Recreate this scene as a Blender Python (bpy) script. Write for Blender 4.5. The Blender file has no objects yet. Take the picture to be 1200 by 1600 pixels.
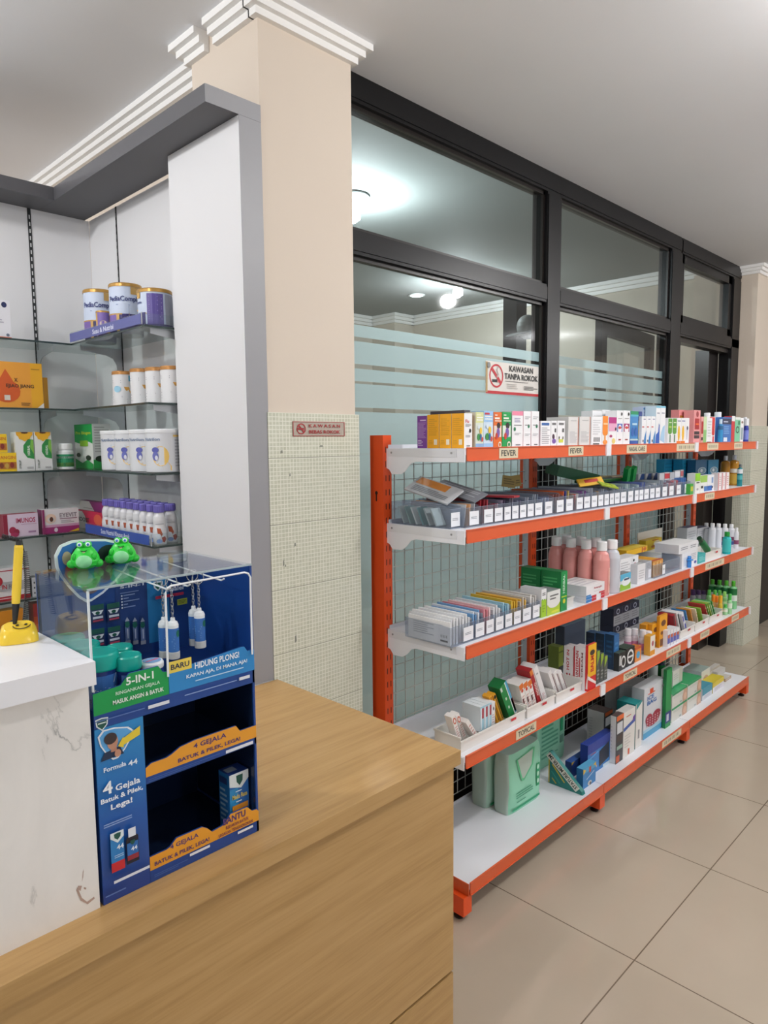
import bpy, math, random
from mathutils import Vector, Matrix
random.seed(7)
SC = bpy.context.scene
COL = SC.collection

# ------------------------------------------------------------------ camera
FPX = 1085.587
CAM = Vector((1.29926, -1.66551, 1.53691))
CR = Vector((0.71171492, 0.70241235, -0.00887505))
CU = Vector((-0.06516892, 0.07860106, 0.99477379))
CF = Vector((-0.69943898, 0.70741697, -0.101717))
cam_data = bpy.data.cameras.new('camera')
cam = bpy.data.objects.new('camera', cam_data)
COL.objects.link(cam)
cam_data.sensor_fit = 'HORIZONTAL'
cam_data.sensor_width = 36.0
cam_data.lens = 36.0 * FPX / 1200.0
cam_data.clip_start = 0.02
cam.matrix_world = Matrix((
    (CR.x, CU.x, -CF.x, CAM.x), (CR.y, CU.y, -CF.y, CAM.y), (CR.z, CU.z, -CF.z, CAM.z), (0, 0, 0, 1)))
SC.camera = cam

# ------------------------------------------------------------------ world, lamps, exposure
world = bpy.data.worlds.new('world')
SC.world = world
world.use_nodes = True
world.node_tree.nodes['Background'].inputs[0].default_value = (0.93, 0.96, 1.0, 1)
world.node_tree.nodes['Background'].inputs[1].default_value = 0.56
SC.view_settings.view_transform = 'Standard'
SC.view_settings.look = 'None'
SC.view_settings.gamma = 1.0
SC.view_settings.use_curve_mapping = False
SC.view_settings.exposure = -0.28
SC.cycles.transparent_max_bounces = 40
SC.cycles.max_bounces = 8
SC.cycles.caustics_reflective = False
SC.cycles.caustics_refractive = False


def area(name, loc, size, power, color=(1, 0.97, 0.93), rot=(0, 0, 0)):
    d = bpy.data.lights.new(name, 'AREA')
    d.shape = 'DISK'
    d.size = size
    d.energy = power
    d.color = color
    o = bpy.data.objects.new(name, d)
    o.location = loc
    o.rotation_euler = rot
    COL.objects.link(o)
    return o


def bulb(loc, power, r=0.05, color=(1, 0.985, 0.975)):
    d = bpy.data.lights.new('bulb_light', 'POINT')
    d.energy = power
    d.shadow_soft_size = r
    d.color = color
    o = bpy.data.objects.new('bulb_light', d)
    o.location = loc
    COL.objects.link(o)


for (lx, ly, lp) in [(1.26, 0.45, 54), (1.26, 2.66, 52), (3.7, -1.2, 38), (3.7, 1.9, 44), (-0.9, -1.85, 42), (2.2, 5.6, 54), (0.6, -3.3, 62), (-2.9, -1.9, 44)]:
    bulb((lx, ly, 2.35 if lx > 3 else 2.62), lp)
for (lx, ly, lp) in [(-1.50, 0.95, 60), (-2.33, 2.88, 44)]:
    bulb((lx, ly, 2.66), lp, 0.045, (0.88, 0.97, 1.0))


# ------------------------------------------------------------------ small camera maths (only used to read sizes off)
def Yc(px, x, z):
    """y of the point (x, y, z) seen in picture column px"""
    a = (px - 600.0) / FPX
    dx, dz = x - CAM.x, z - CAM.z
    return CAM.y + (a * (dx * CF.x + dz * CF.z) - (dx * CR.x + dz * CR.z)) / (CR.y - a * CF.y)


def Xc(px, y, z):
    a = (px - 600.0) / FPX
    dy, dz = y - CAM.y, z - CAM.z
    return CAM.x + (a * (dy * CF.y + dz * CF.z) - (dy * CR.y + dz * CR.z)) / (CR.x - a * CF.x)


def Zr(py, x, y):
    b = (800.0 - py) / FPX
    dx, dy = x - CAM.x, y - CAM.y
    return CAM.z + (b * (dx * CF.x + dy * CF.y) - (dx * CU.x + dy * CU.y)) / (CU.z - b * CF.z)


def PL(px, py, ax, val):
    d = CF + CR * ((px - 600) / FPX) - CU * ((py - 800) / FPX)
    return CAM + d * ((val - CAM[ax]) / d[ax])


# ------------------------------------------------------------------ materials
_M = {}


def lin(h):
    h = h.lstrip('#')
    if len(h) == 3:
        h = ''.join(c * 2 for c in h)
    r = []
    for i in (0, 2, 4):
        c = int(h[i:i + 2], 16) / 255.0
        r.append(c / 12.92 if c <= 0.04045 else ((c + 0.055) / 1.055) ** 2.4)
    return (r[0], r[1], r[2], 1.0)


def M(h, rough=0.45, metal=0.0, kind='paint'):
    key = (h, rough, metal)
    if key in _M:
        return _M[key]
    m = bpy.data.materials.new(kind + '_' + h.lstrip('#'))
    m.use_nodes = True
    b = m.node_tree.nodes['Principled BSDF']
    b.inputs['Base Color'].default_value = lin(h)
    b.inputs['Roughness'].default_value = rough
    b.inputs['Metallic'].default_value = metal
    _M[key] = m
    return m


def clear(name, tint, rough=0.03, ior=1.45, haze=0.0, hazecol='#dfe6e8'):
    m = bpy.data.materials.new(name)
    m.use_nodes = True
    nt = m.node_tree
    nt.nodes.clear()
    out = nt.nodes.new('ShaderNodeOutputMaterial')
    mix = nt.nodes.new('ShaderNodeMixShader')
    fr = nt.nodes.new('ShaderNodeFresnel')
    geo = nt.nodes.new('ShaderNodeNewGeometry')
    pick = nt.nodes.new('ShaderNodeMix')          # a thin sheet reflects the same from both sides
    pick.inputs[2].default_value = ior
    pick.inputs[3].default_value = 1.0 / ior
    nt.links.new(geo.outputs['Backfacing'], pick.inputs[0])
    nt.links.new(pick.outputs[0], fr.inputs['IOR'])
    tr = nt.nodes.new('ShaderNodeBsdfTransparent')
    tr.inputs[0].default_value = lin(tint)
    gl = nt.nodes.new('ShaderNodeBsdfGlossy')
    gl.inputs['Roughness'].default_value = rough
    nt.links.new(fr.outputs[0], mix.inputs[0])
    src = tr
    if haze:
        mx = nt.nodes.new('ShaderNodeMixShader')
        mx.inputs[0].default_value = haze
        df = nt.nodes.new('ShaderNodeBsdfDiffuse')
        df.inputs[0].default_value = lin(hazecol)
        nt.links.new(tr.outputs[0], mx.inputs[1])
        nt.links.new(df.outputs[0], mx.inputs[2])
        src = mx
    nt.links.new(src.outputs[0], mix.inputs[1])
    nt.links.new(gl.outputs[0], mix.inputs[2])
    nt.links.new(mix.outputs[0], out.inputs[0])
    return m


GLASS = clear('window_glass', '#f3f6f6')
ACR = clear('clear_acrylic', '#f8fbfc', 0.04, 1.32, 0.02)
BIN = clear('bin_acrylic', '#f3f6fa', 0.1, 1.3, 0.09, '#c9d0da')
BAGP = clear('thin_film', '#f2f5f5', 0.15, 1.45, 0.12)
SHG = clear('shelf_glass', '#e9f0ee', 0.03, 1.5)
EDGE = M('#2f3f3d', 0.2)


def frost():
    m = bpy.data.materials.new('frosted_film')
    m.use_nodes = True
    nt = m.node_tree
    nt.nodes.clear()
    out = nt.nodes.new('ShaderNodeOutputMaterial')
    a = nt.nodes.new('ShaderNodeMixShader')
    a.inputs[0].default_value = 0.36
    t = nt.nodes.new('ShaderNodeBsdfTranslucent')
    t.inputs[0].default_value = lin('#e6fbff')
    d = nt.nodes.new('ShaderNodeBsdfDiffuse')
    d.inputs[0].default_value = lin('#e0eff2')
    nt.links.new(t.outputs[0], a.inputs[1])
    nt.links.new(d.outputs[0], a.inputs[2])
    b = nt.nodes.new('ShaderNodeMixShader')
    b.inputs[0].default_value = 0.86
    tr = nt.nodes.new('ShaderNodeBsdfTransparent')
    nt.links.new(tr.outputs[0], b.inputs[1])
    nt.links.new(a.outputs[0], b.inputs[2])
    c = nt.nodes.new('ShaderNodeMixShader')
    c.inputs[0].default_value = 0.05
    g = nt.nodes.new('ShaderNodeBsdfGlossy')
    g.inputs['Roughness'].default_value = 0.25
    nt.links.new(b.outputs[0], c.inputs[1])
    nt.links.new(g.outputs[0], c.inputs[2])
    nt.links.new(c.outputs[0], out.inputs[0])
    return m


FROST = frost()


def emit(name, col, s):
    m = bpy.data.materials.new(name)
    m.use_nodes = True
    b = m.node_tree.nodes['Principled BSDF']
    b.inputs['Emission Color'].default_value = lin(col)
    b.inputs['Emission Strength'].default_value = s
    return m


def nodes(name, rough):
    m = bpy.data.materials.new(name)
    m.use_nodes = True
    nt = m.node_tree
    b = nt.nodes['Principled BSDF']
    b.inputs['Roughness'].default_value = rough
    g = nt.nodes.new('ShaderNodeNewGeometry')
    return m, nt, b, g


def N(nt, t, **k):
    n = nt.nodes.new(t)
    for a, v in k.items():
        setattr(n, a, v)
    return n


def ramp(nt, stops):
    r = nt.nodes.new('ShaderNodeValToRGB')
    e = r.color_ramp.elements
    while len(e) < len(stops):
        e.new(0.5)
    for el, (p, c) in zip(e, stops):
        el.position = p
        el.color = lin(c)
    return r


def mapping(nt, src, scale, loc=(0, 0, 0), rot=(0, 0, 0)):
    mp = nt.nodes.new('ShaderNodeMapping')
    mp.inputs['Scale'].default_value = scale
    mp.inputs['Location'].default_value = loc
    mp.inputs['Rotation'].default_value = rot
    nt.links.new(src, mp.inputs[0])
    return mp.outputs[0]


def wood_mat(name, light, mid, dark):
    m, nt, b, g = nodes(name, 0.38)
    v = mapping(nt, g.outputs['Position'], (44, 2.6, 44))
    n1 = N(nt, 'ShaderNodeTexNoise')
    n1.inputs['Scale'].default_value = 1.0
    n1.inputs['Detail'].default_value = 7
    n1.inputs['Roughness'].default_value = 0.6
    nt.links.new(v, n1.inputs[0])
    v2 = mapping(nt, g.outputs['Position'], (150, 5, 150))
    n2 = N(nt, 'ShaderNodeTexNoise')
    n2.inputs['Scale'].default_value = 1.5
    n2.inputs['Detail'].default_value = 4
    nt.links.new(v2, n2.inputs[0])
    mx = N(nt, 'ShaderNodeMath', operation='MULTIPLY_ADD')
    mx.inputs[1].default_value = 0.35
    nt.links.new(n2.outputs[0], mx.inputs[0])
    nt.links.new(n1.outputs[0], mx.inputs[2])
    r = ramp(nt, [(0.5, dark), (0.66, mid), (0.85, light)])
    nt.links.new(mx.outputs[0], r.inputs[0])
    nt.links.new(r.outputs[0], b.inputs['Base Color'])
    return m


WOOD = wood_mat('light_oak_laminate', '#bf9a66', '#b7925d', '#ab8652')


def marble_mat():
    m, nt, b, g = nodes('white_marble_laminate', 0.3)
    v = mapping(nt, g.outputs['Position'], (2.2, 2.2, 1.5), rot=(0.5, 0, 0.3))
    w = N(nt, 'ShaderNodeTexNoise')
    w.inputs['Scale'].default_value = 2.2
    w.inputs['Detail'].default_value = 9
    w.inputs['Roughness'].default_value = 0.62
    w.inputs['Distortion'].default_value = 1.3
    nt.links.new(v, w.inputs[0])
    s = N(nt, 'ShaderNodeMath', operation='SUBTRACT')
    s.inputs[1].default_value = 0.5
    nt.links.new(w.outputs[0], s.inputs[0])
    a = N(nt, 'ShaderNodeMath', operation='ABSOLUTE')
    nt.links.new(s.outputs[0], a.inputs[0])
    # break the veins up
    n2 = N(nt, 'ShaderNodeTexNoise')
    n2.inputs['Scale'].default_value = 5
    nt.links.new(g.outputs['Position'], n2.inputs[0])
    mul = N(nt, 'ShaderNodeMath', operation='MULTIPLY_ADD')
    mul.inputs[1].default_value = 0.09
    mul.inputs[2].default_value = -0.042
    nt.links.new(n2.outputs[0], mul.inputs[0])
    ad = N(nt, 'ShaderNodeMath', operation='ADD')
    nt.links.new(a.outputs[0], ad.inputs[0])
    nt.links.new(mul.outputs[0], ad.inputs[1])
    r = ramp(nt, [(0.0, '#a9a7a5'), (0.007, '#cfcdc9'), (0.022, '#e9e6e2'), (0.2, '#efece8')])
    nt.links.new(ad.outputs[0], r.inputs[0])
    nt.links.new(r.outputs[0], b.inputs['Base Color'])
    return m


MARBLE = marble_mat()


def floor_mat():
    m, nt, b, g = nodes('polished_beige_tile', 0.12)
    v = mapping(nt, g.outputs['Position'], (1 / 0.61,) * 3, loc=(-0.474 / 0.61, -0.207 / 0.61, 0))
    sep = N(nt, 'ShaderNodeSeparateXYZ')
    nt.links.new(v, sep.inputs[0])
    ms = []
    for i in (0, 1):
        f = N(nt, 'ShaderNodeMath', operation='FRACT')
        nt.links.new(sep.outputs[i], f.inputs[0])
        s = N(nt, 'ShaderNodeMath', operation='SUBTRACT')
        s.inputs[1].default_value = 0.5
        nt.links.new(f.outputs[0], s.inputs[0])
        a = N(nt, 'ShaderNodeMath', operation='ABSOLUTE')
        nt.links.new(s.outputs[0], a.inputs[0])
        ms.append(a)
    mx = N(nt, 'ShaderNodeMath', operation='MAXIMUM')
    nt.links.new(ms[0].outputs[0], mx.inputs[0])
    nt.links.new(ms[1].outputs[0], mx.inputs[1])
    gt = N(nt, 'ShaderNodeMath', operation='GREATER_THAN')
    gt.inputs[1].default_value = 0.4968
    nt.links.new(mx.outputs[0], gt.inputs[0])
    n = N(nt, 'ShaderNodeTexNoise')
    n.inputs['Scale'].default_value = 1.7
    n.inputs['Detail'].default_value = 4
    nt.links.new(g.outputs['Position'], n.inputs[0])
    r = ramp(nt, [(0.3, '#b4a694'), (0.7, '#bcae9c')])
    nt.links.new(n.outputs[0], r.inputs[0])
    mix = N(nt, 'ShaderNodeMix', data_type='RGBA')
    nt.links.new(gt.outputs[0], mix.inputs[0])
    nt.links.new(r.outputs[0], mix.inputs[6])
    mix.inputs[7].default_value = lin('#6f6253')
    nt.links.new(mix.outputs[2], b.inputs['Base Color'])
    return m


FLOOR = floor_mat()


def mosaic_mat():
    m, nt, b, g = nodes('pale_green_mosaic_tile', 0.25)
    cell, sheet = 0.0122, 0.195

    def grid(sc, thr, offs):
        v = mapping(nt, g.outputs['Position'], (1 / sc,) * 3, loc=offs)
        sep = N(nt, 'ShaderNodeSeparateXYZ')
        nt.links.new(v, sep.inputs[0])
        outs = []
        for i in (0, 1, 2):
            f = N(nt, 'ShaderNodeMath', operation='FRACT')
            nt.links.new(sep.outputs[i], f.inputs[0])
            s = N(nt, 'ShaderNodeMath', operation='SUBTRACT')
            s.inputs[1].default_value = 0.5
            nt.links.new(f.outputs[0], s.inputs[0])
            a = N(nt, 'ShaderNodeMath', operation='ABSOLUTE')
            nt.links.new(s.outputs[0], a.inputs[0])
            gt = N(nt, 'ShaderNodeMath', operation='GREATER_THAN')
            gt.inputs[1].default_value = thr
            nt.links.new(a.outputs[0], gt.inputs[0])
            outs.append(gt)
        return outs
    o = grid(cell, 0.41, (0.5, 0.3, 0.1))
    # faces that look along x use y/z, faces that look along y use x/z
    sepn = N(nt, 'ShaderNodeSeparateXYZ')
    nt.links.new(g.outputs['Normal'], sepn.inputs[0])
    an = N(nt, 'ShaderNodeMath', operation='ABSOLUTE')
    nt.links.new(sepn.outputs[0], an.inputs[0])
    sel = N(nt, 'ShaderNodeMix', data_type='FLOAT')
    nt.links.new(an.outputs[0], sel.inputs[0])
    nt.links.new(o[0].outputs[0], sel.inputs[2])
    nt.links.new(o[1].outputs[0], sel.inputs[3])
    mx = N(nt, 'ShaderNodeMath', operation='MAXIMUM')
    nt.links.new(sel.outputs[0], mx.inputs[0])
    nt.links.new(o[2].outputs[0], mx.inputs[1])
    n = N(nt, 'ShaderNodeTexNoise')
    n.inputs['Scale'].default_value = 70
    nt.links.new(g.outputs['Position'], n.inputs[0])
    r = ramp(nt, [(0.3, '#c3c5b0'), (0.7, '#d3d4c1')])
    nt.links.new(n.outputs[0], r.inputs[0])
    mix = N(nt, 'ShaderNodeMix', data_type='RGBA')
    nt.links.new(mx.outputs[0], mix.inputs[0])
    nt.links.new(r.outputs[0], mix.inputs[6])
    mix.inputs[7].default_value = lin('#e9e9dc')
    big = grid(sheet, 0.4955, (0, 0, 0.36))
    mix2 = N(nt, 'ShaderNodeMix', data_type='RGBA')
    nt.links.new(big[2].outputs[0], mix2.inputs[0])
    nt.links.new(mix.outputs[2], mix2.inputs[6])
    mix2.inputs[7].default_value = lin('#8f9181')
    nt.links.new(mix2.outputs[2], b.inputs['Base Color'])
    return m


MOSAIC = mosaic_mat()


def plaster(name, c1, c2, rough=0.8):
    m, nt, b, g = nodes(name, rough)
    n = N(nt, 'ShaderNodeTexNoise')
    n.inputs['Scale'].default_value = 1.2
    n.inputs['Detail'].default_value = 5
    nt.links.new(g.outputs['Position'], n.inputs[0])
    r = ramp(nt, [(0.35, c1), (0.65, c2)])
    nt.links.new(n.outputs[0], r.inputs[0])
    nt.links.new(r.outputs[0], b.inputs['Base Color'])
    n2 = N(nt, 'ShaderNodeTexNoise')
    n2.inputs['Scale'].default_value = 60
    nt.links.new(g.outputs['Position'], n2.inputs[0])
    bp = N(nt, 'ShaderNodeBump')
    bp.inputs['Strength'].default_value = 0.04
    nt.links.new(n2.outputs[0], bp.inputs['Height'])
    nt.links.new(bp.outputs[0], b.inputs['Normal'])
    return m


CEIL = plaster('ceiling_paint', '#eceef2', '#eff1f5')
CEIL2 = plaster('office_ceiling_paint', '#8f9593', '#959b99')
BEIGE = plaster('beige_wall_paint', '#d8cabb', '#dbcebf')
BEIGE2 = plaster('office_wall_paint', '#cfc6b8', '#d4cbbe')
TRIM = M('#f1f0ee', 0.5)
BLACK = M('#0f0e10', 0.34, 0.0)
BROWN = M('#1f1a18', 0.3)
BLACK.node_tree.nodes['Principled BSDF'].inputs['Specular IOR Level'].default_value = 0.3
ORANGE = M('#ec5520', 0.32)
ORANGE2 = M('#dc6034', 0.3)
WHITE = M('#eceef4', 0.35)
OFFW = M('#e6e3dd', 0.5)
GREYP = M('#98989c', 0.45)
DGREY = M('#5a5a5d', 0.5)
PANELW = M('#e2e2e4', 0.5)
WIRE = M('#c9ccc9', 0.4)
ALU = M('#b9bcc0', 0.35, 0.5)

# ------------------------------------------------------------------ mesh builder
_T = {}


def text_geo(s):
    if s in _T:
        return _T[s]
    cu = bpy.data.curves.new('t', 'FONT')
    cu.body = s
    cu.resolution_u = 2
    cu.offset = 0.022
    ob = bpy.data.objects.new('t', cu)
    me = ob.to_mesh()
    vs = [(v.co.x, v.co.y) for v in me.vertices]
    fs = [tuple(p.vertices) for p in me.polygons]
    ob.to_mesh_clear()
    bpy.data.objects.remove(ob)
    bpy.data.curves.remove(cu)
    x0, x1 = min(v[0] for v in vs), max(v[0] for v in vs)
    y0, y1 = min(v[1] for v in vs), max(v[1] for v in vs)
    vs = [((x - x0) / (x1 - x0), (y - y0) / (y1 - y0)) for x, y in vs]
    _T[s] = (vs, fs, (x1 - x0) / (y1 - y0))
    return _T[s]


def wm(o):
    m = o.matrix_parent_inverse @ o.matrix_basis
    return wm(o.parent) @ m if o.parent else m


class MB:
    def __init__(s):
        s.v, s.f, s.mi, s.mats, s.sm = [], [], [], [], []

    def mat(s, m):
        if isinstance(m, str):
            m = M(m)
        if m not in s.mats:
            s.mats.append(m)
        return s.mats.index(m)

    def faces(s, vs, fs, m, smooth=False):
        b = len(s.v)
        s.v += [tuple(v) for v in vs]
        k = s.mat(m)
        for f in fs:
            s.f.append(tuple(b + i for i in f))
            s.mi.append(k)
            s.sm.append(smooth)
        return s

    def box(s, x0, x1, y0, y1, z0, z1, m, mf=None, ml=None, mt=None):
        vs = [(x0, y0, z0), (x1, y0, z0), (x1, y1, z0), (x0, y1, z0), (x0, y0, z1), (x1, y0, z1), (x1, y1, z1), (x0, y1, z1)]
        s.faces(vs, [(0, 3, 2, 1)], m)
        s.faces(vs, [(4, 5, 6, 7)], mt or m)
        s.faces(vs, [(0, 1, 5, 4)], ml or m)
        s.faces(vs, [(1, 2, 6, 5)], mf or m)
        s.faces(vs, [(2, 3, 7, 6)], ml or m)
        s.faces(vs, [(3, 0, 4, 7)], m)
        return s

    def prism(s, pts, d, m, m2=None):
        """polygon of 3-d points swept by vector d"""
        n = len(pts)
        a = [Vector(p) for p in pts]
        d = Vector(d)
        vs = a + [p + d for p in a]
        s.faces(vs, [tuple(range(n))], m2 or m)
        s.faces(vs, [tuple(range(2 * n - 1, n - 1, -1))], m2 or m)
        s.faces(vs, [(i, i + n, (i + 1) % n + n, (i + 1) % n) for i in range(n)], m)
        return s

    def lathe(s, prof, c=(0, 0, 0), m='#ffffff', seg=20, M4=None, mats=None, sx=1.0, sy=1.0, smooth=True):
        """prof: list of (r, z); mats: one material per profile segment"""
        vs = []
        for r, z in prof:
            for k in range(seg):
                a = 2 * math.pi * k / seg
                p = Vector((r * sx * math.cos(a), r * sy * math.sin(a), z))
                if M4:
                    p = M4 @ p
                vs.append((p.x + c[0], p.y + c[1], p.z + c[2]))
        for i in range(len(prof) - 1):
            mm = mats[i] if mats else m
            s.faces(vs, [(i * seg + k, i * seg + (k + 1) % seg, (i + 1) * seg + (k + 1) % seg, (i + 1) * seg + k) for k in range(seg)], mm, smooth)
        s.faces(vs, [tuple(range(seg))[::-1]], mats[0] if mats else m)
        s.faces(vs, [tuple((len(prof) - 1) * seg + k for k in range(seg))], mats[-1] if mats else m)
        return s

    def ball(s, c, r, m, seg=16, rings=10, M4=None):
        prof = []
        for i in range(rings + 1):
            a = -math.pi / 2 + math.pi * i / rings
            prof.append((max(0.0001, math.cos(a)), math.sin(a)))
        S = Matrix.Diagonal((r[0], r[1], r[2], 1)) if not isinstance(r, (int, float)) else Matrix.Diagonal((r, r, r, 1))
        if M4:
            S = M4 @ S
        return s.lathe(prof, c, m, seg, S)

    def tube(s, pts, r, m, seg=8, closed=False):
        P = [Vector(p) for p in pts]
        n = len(P)
        vs = []
        up = Vector((0.13, 0.21, 0.97))
        for i, p in enumerate(P):
            if closed:
                t = P[(i + 1) % n] - P[i - 1]
            else:
                t = P[min(i + 1, n - 1)] - P[max(i - 1, 0)]
            t.normalize()
            a = t.cross(up)
            if a.length < 0.05:
                a = t.cross(Vector((1, 0, 0)))
            a.normalize()
            b = t.cross(a)
            for k in range(seg):
                an = 2 * math.pi * k / seg
                vs.append(p + a * (r * math.cos(an)) + b * (r * math.sin(an)))
        fs = []
        for i in range(n if closed else n - 1):
            j = (i + 1) % n
            fs += [(i * seg + k, i * seg + (k + 1) % seg, j * seg + (k + 1) % seg, j * seg + k) for k in range(seg)]
        s.faces(vs, fs, m, True)
        if not closed:
            s.faces(vs, [tuple(range(seg))[::-1], tuple((n - 1) * seg + k for k in range(seg))], m)
        return s

    # ---- print on a face: mp(u, v, off) -> point
    def ops(s, mp, ops, base=0.0004, step=0.00025, cyl=False):
        for i, o in enumerate(ops):
            off = base + step * i
            t = o[0]
            if t == 'r':
                _, u0, v0, u1, v1, c = o
                if cyl:
                    n = max(2, int(abs(u1 - u0) * 12))
                    vs = []
                    for k in range(n + 1):
                        u = u0 + (u1 - u0) * k / n
                        vs += [mp(u, v0, off), mp(u, v1, off)]
                    s.faces(vs, [(2 * k, 2 * k + 2, 2 * k + 3, 2 * k + 1) for k in range(n)], c)
                else:
                    s.faces([mp(u0, v0, off), mp(u1, v0, off), mp(u1, v1, off), mp(u0, v1, off)], [(0, 1, 2, 3)], c)
            elif t == 't':
                _, txt, u0, v0, u1, v1, c = o
                vs, fs, _a = text_geo(txt)
                s.faces([mp(u0 + (u1 - u0) * x, v0 + (v1 - v0) * y, off) for x, y in vs], fs, c)
            elif t == 'tv':          # text that runs upward
                _, txt, u0, v0, u1, v1, c = o
                vs, fs, _a = text_geo(txt)
                s.faces([mp(u1 - (u1 - u0) * y, v0 + (v1 - v0) * x, off) for x, y in vs], fs, c)
            elif t == 'g':           # lines of small print
                _, n, u0, v0, u1, v1, c = o
                rr = random.Random(n * 31 + int(u0 * 100))
                for k in range(n):
                    va = v1 - (v1 - v0) * (k + 0.2) / n
                    vb = v1 - (v1 - v0) * (k + 0.65) / n
                    ue = u1 - (u1 - u0) * rr.choice((0, 0, 0.1, 0.3))
                    s.faces([mp(u0, vb, off), mp(ue, vb, off), mp(ue, va, off), mp(u0, va, off)], [(0, 1, 2, 3)], c)
            elif t == 'b':
                _, n, u0, v0, u1, v1, c = o
                for k in range(n):
                    ua = u0 + (u1 - u0) * (k + 0.1) / n
                    ub = u0 + (u1 - u0) * (k + (0.45, 0.7, 0.3)[k % 3]) / n
                    s.faces([mp(ua, v0, off), mp(ub, v0, off), mp(ub, v1, off), mp(ua, v1, off)], [(0, 1, 2, 3)], c)
            elif t == 'o':
                _, cu, cv, ru, rv, c = o
                n = 18
                s.faces([mp(cu + ru * math.cos(2 * math.pi * k / n), cv + rv * math.sin(2 * math.pi * k / n), off) for k in range(n)], [tuple(range(n))], c)
            elif t == 'q':
                _, cu, cv, ru, rv, th, c = o
                n = 24
                vs = []
                for k in range(n):
                    a = 2 * math.pi * k / n
                    vs += [mp(cu + ru * math.cos(a), cv + rv * math.sin(a), off), mp(cu + ru * (1 - th) * math.cos(a), cv + rv * (1 - th) * math.sin(a), off)]
                s.faces(vs, [(2 * k, (2 * k + 2) % (2 * n), (2 * k + 3) % (2 * n), 2 * k + 1) for k in range(n)], c)
            elif t == 'p':
                _, pts, c = o
                s.faces([mp(u, v, off) for u, v in pts], [tuple(range(len(pts)))], c)
        return s

    def build(s, name, parent=None, bevel=0.0):
        me = bpy.data.meshes.new(name)
        me.from_pydata(s.v, [], s.f)
        for m in s.mats:
            me.materials.append(m)
        me.polygons.foreach_set('material_index', s.mi)
        me.polygons.foreach_set('use_smooth', s.sm)
        me.update()
        o = bpy.data.objects.new(name, me)
        COL.objects.link(o)
        if parent:
            o.parent = parent
            o.matrix_parent_inverse = wm(parent).inverted()
        if bevel:
            bm = o.modifiers.new('bevel', 'BEVEL')
            bm.width = bevel
            bm.segments = 2
            bm.limit_method = 'ANGLE'
        return o


def plane(O, U, V):
    O, U, V = Vector(O), Vector(U), Vector(V)
    Nn = U.cross(V).normalized()
    return lambda u, v, off=0.0: O + U * u + V * v + Nn * off


def cylmap(c, r, z0, z1, ang, span):
    """u runs left to right as seen from direction ang"""
    def mp(u, v, off=0.0):
        a = ang + (u - 0.5) * span
        return Vector((c[0] + (r + off) * math.cos(a), c[1] + (r + off) * math.sin(a), c[2] + z0 + (z1 - z0) * v))
    return mp


def tag(o, label, cat, group=None, kind=None):
    if label:
        o['label'] = label
    if cat:
        o['category'] = cat
    if group:
        o['group'] = group
    if kind:
        o['kind'] = kind
    return o


def thing(name, loc, label, cat, group=None, rz=0.0):
    o = bpy.data.objects.new(name, None)
    o.empty_display_size = 0.05
    COL.objects.link(o)
    o.location = loc
    o.rotation_euler = (0, 0, rz)
    return tag(o, label, cat, group)


def struct(o):
    o['kind'] = 'structure'
    return o


def dup(o, loc=None, label=None, group=None, rz=None):
    c = o.copy()
    COL.objects.link(c)
    if loc is not None:
        c.location = loc
    if rz is not None:
        c.rotation_euler = (0, 0, rz)
    if label:
        c['label'] = label
    if group:
        c['group'] = group
    for ch in [k for k in COL.objects if k.parent == o]:
        d = ch.copy()
        COL.objects.link(d)
        d.parent = c
        for g in [k for k in COL.objects if k.parent == ch]:
            e = g.copy()
            COL.objects.link(e)
            e.parent = d
    return c

# ================================================================== the setting
ZC = 2.745          # shop ceiling
ZC2 = 2.83          # office ceiling behind the glass
struct(MB().box(-5.2, 4.0, -4.0, 8.0, -0.05, 0.0, FLOOR).build('floor'))
b = MB()
b.box(-5.2, 4.0, -4.0, -0.36, ZC, ZC + 0.05, CEIL)
b.box(-0.56, 4.0, -0.36, 8.0, ZC, ZC + 0.05, CEIL)
struct(b.build('ceiling'))
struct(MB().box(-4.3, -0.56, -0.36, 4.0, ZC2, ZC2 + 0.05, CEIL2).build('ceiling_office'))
struct(MB().box(-5.2, -5.1, -4.0, -0.25, 0, ZC, BEIGE).build('wall_left'))
struct(MB().box(-5.2, -0.70, -0.38, -0.26, 0, ZC2, BEIGE).build('wall_pharmacy_back'))
struct(MB().box(-4.3, -0.56, 3.9, 4.0, 0, ZC2, BEIGE2).build('wall_office_back'))
struct(MB().box(-4.3, -4.08, -0.26, 3.9, 0, ZC2, BEIGE2).build('wall_office_left'))
struct(MB().box(-0.62, -0.47, 4.125, 8.0, 0, ZC, BEIGE).build('wall_far_side'))
struct(MB().box(-0.62, 4.0, 7.9, 8.0, 0, ZC, BEIGE).build('wall_back'))
PX = -0.356
struct(MB().box(-0.70, PX, -0.465, -0.12, 0, ZC, BEIGE).build('wall_pillar_near'))
t = MB()
t.box(PX, PX + 0.009, -0.470, -0.111, 0, 1.622, MOSAIC)
t.box(-0.50, PX + 0.0, -0.12, -0.111, 0, 1.622, MOSAIC)
for (px_, py_, w_, h_) in [(461, 851, 0.004, 0.012), (443, 880, 0.003, 0.020), (446, 884, 0.003, 0.008), (502, 697, 0.008, 0.006), (462, 998, 0.004, 0.024), (440, 706, 0.005, 0.010), (453, 742, 0.003, 0.01)]:
    q_ = PL(px_, py_, 0, PX + 0.0094)
    t.faces([(q_.x, q_.y - w_, q_.z - h_ / 2), (q_.x, q_.y + w_, q_.z - h_ / 3), (q_.x, q_.y + w_ * 0.6, q_.z + h_ / 2), (q_.x, q_.y - w_ * 0.7, q_.z + h_ / 3)], [(0, 1, 2, 3)], '#85887c')
struct(t.build('wall_pillar_near_tiles'))
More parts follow.
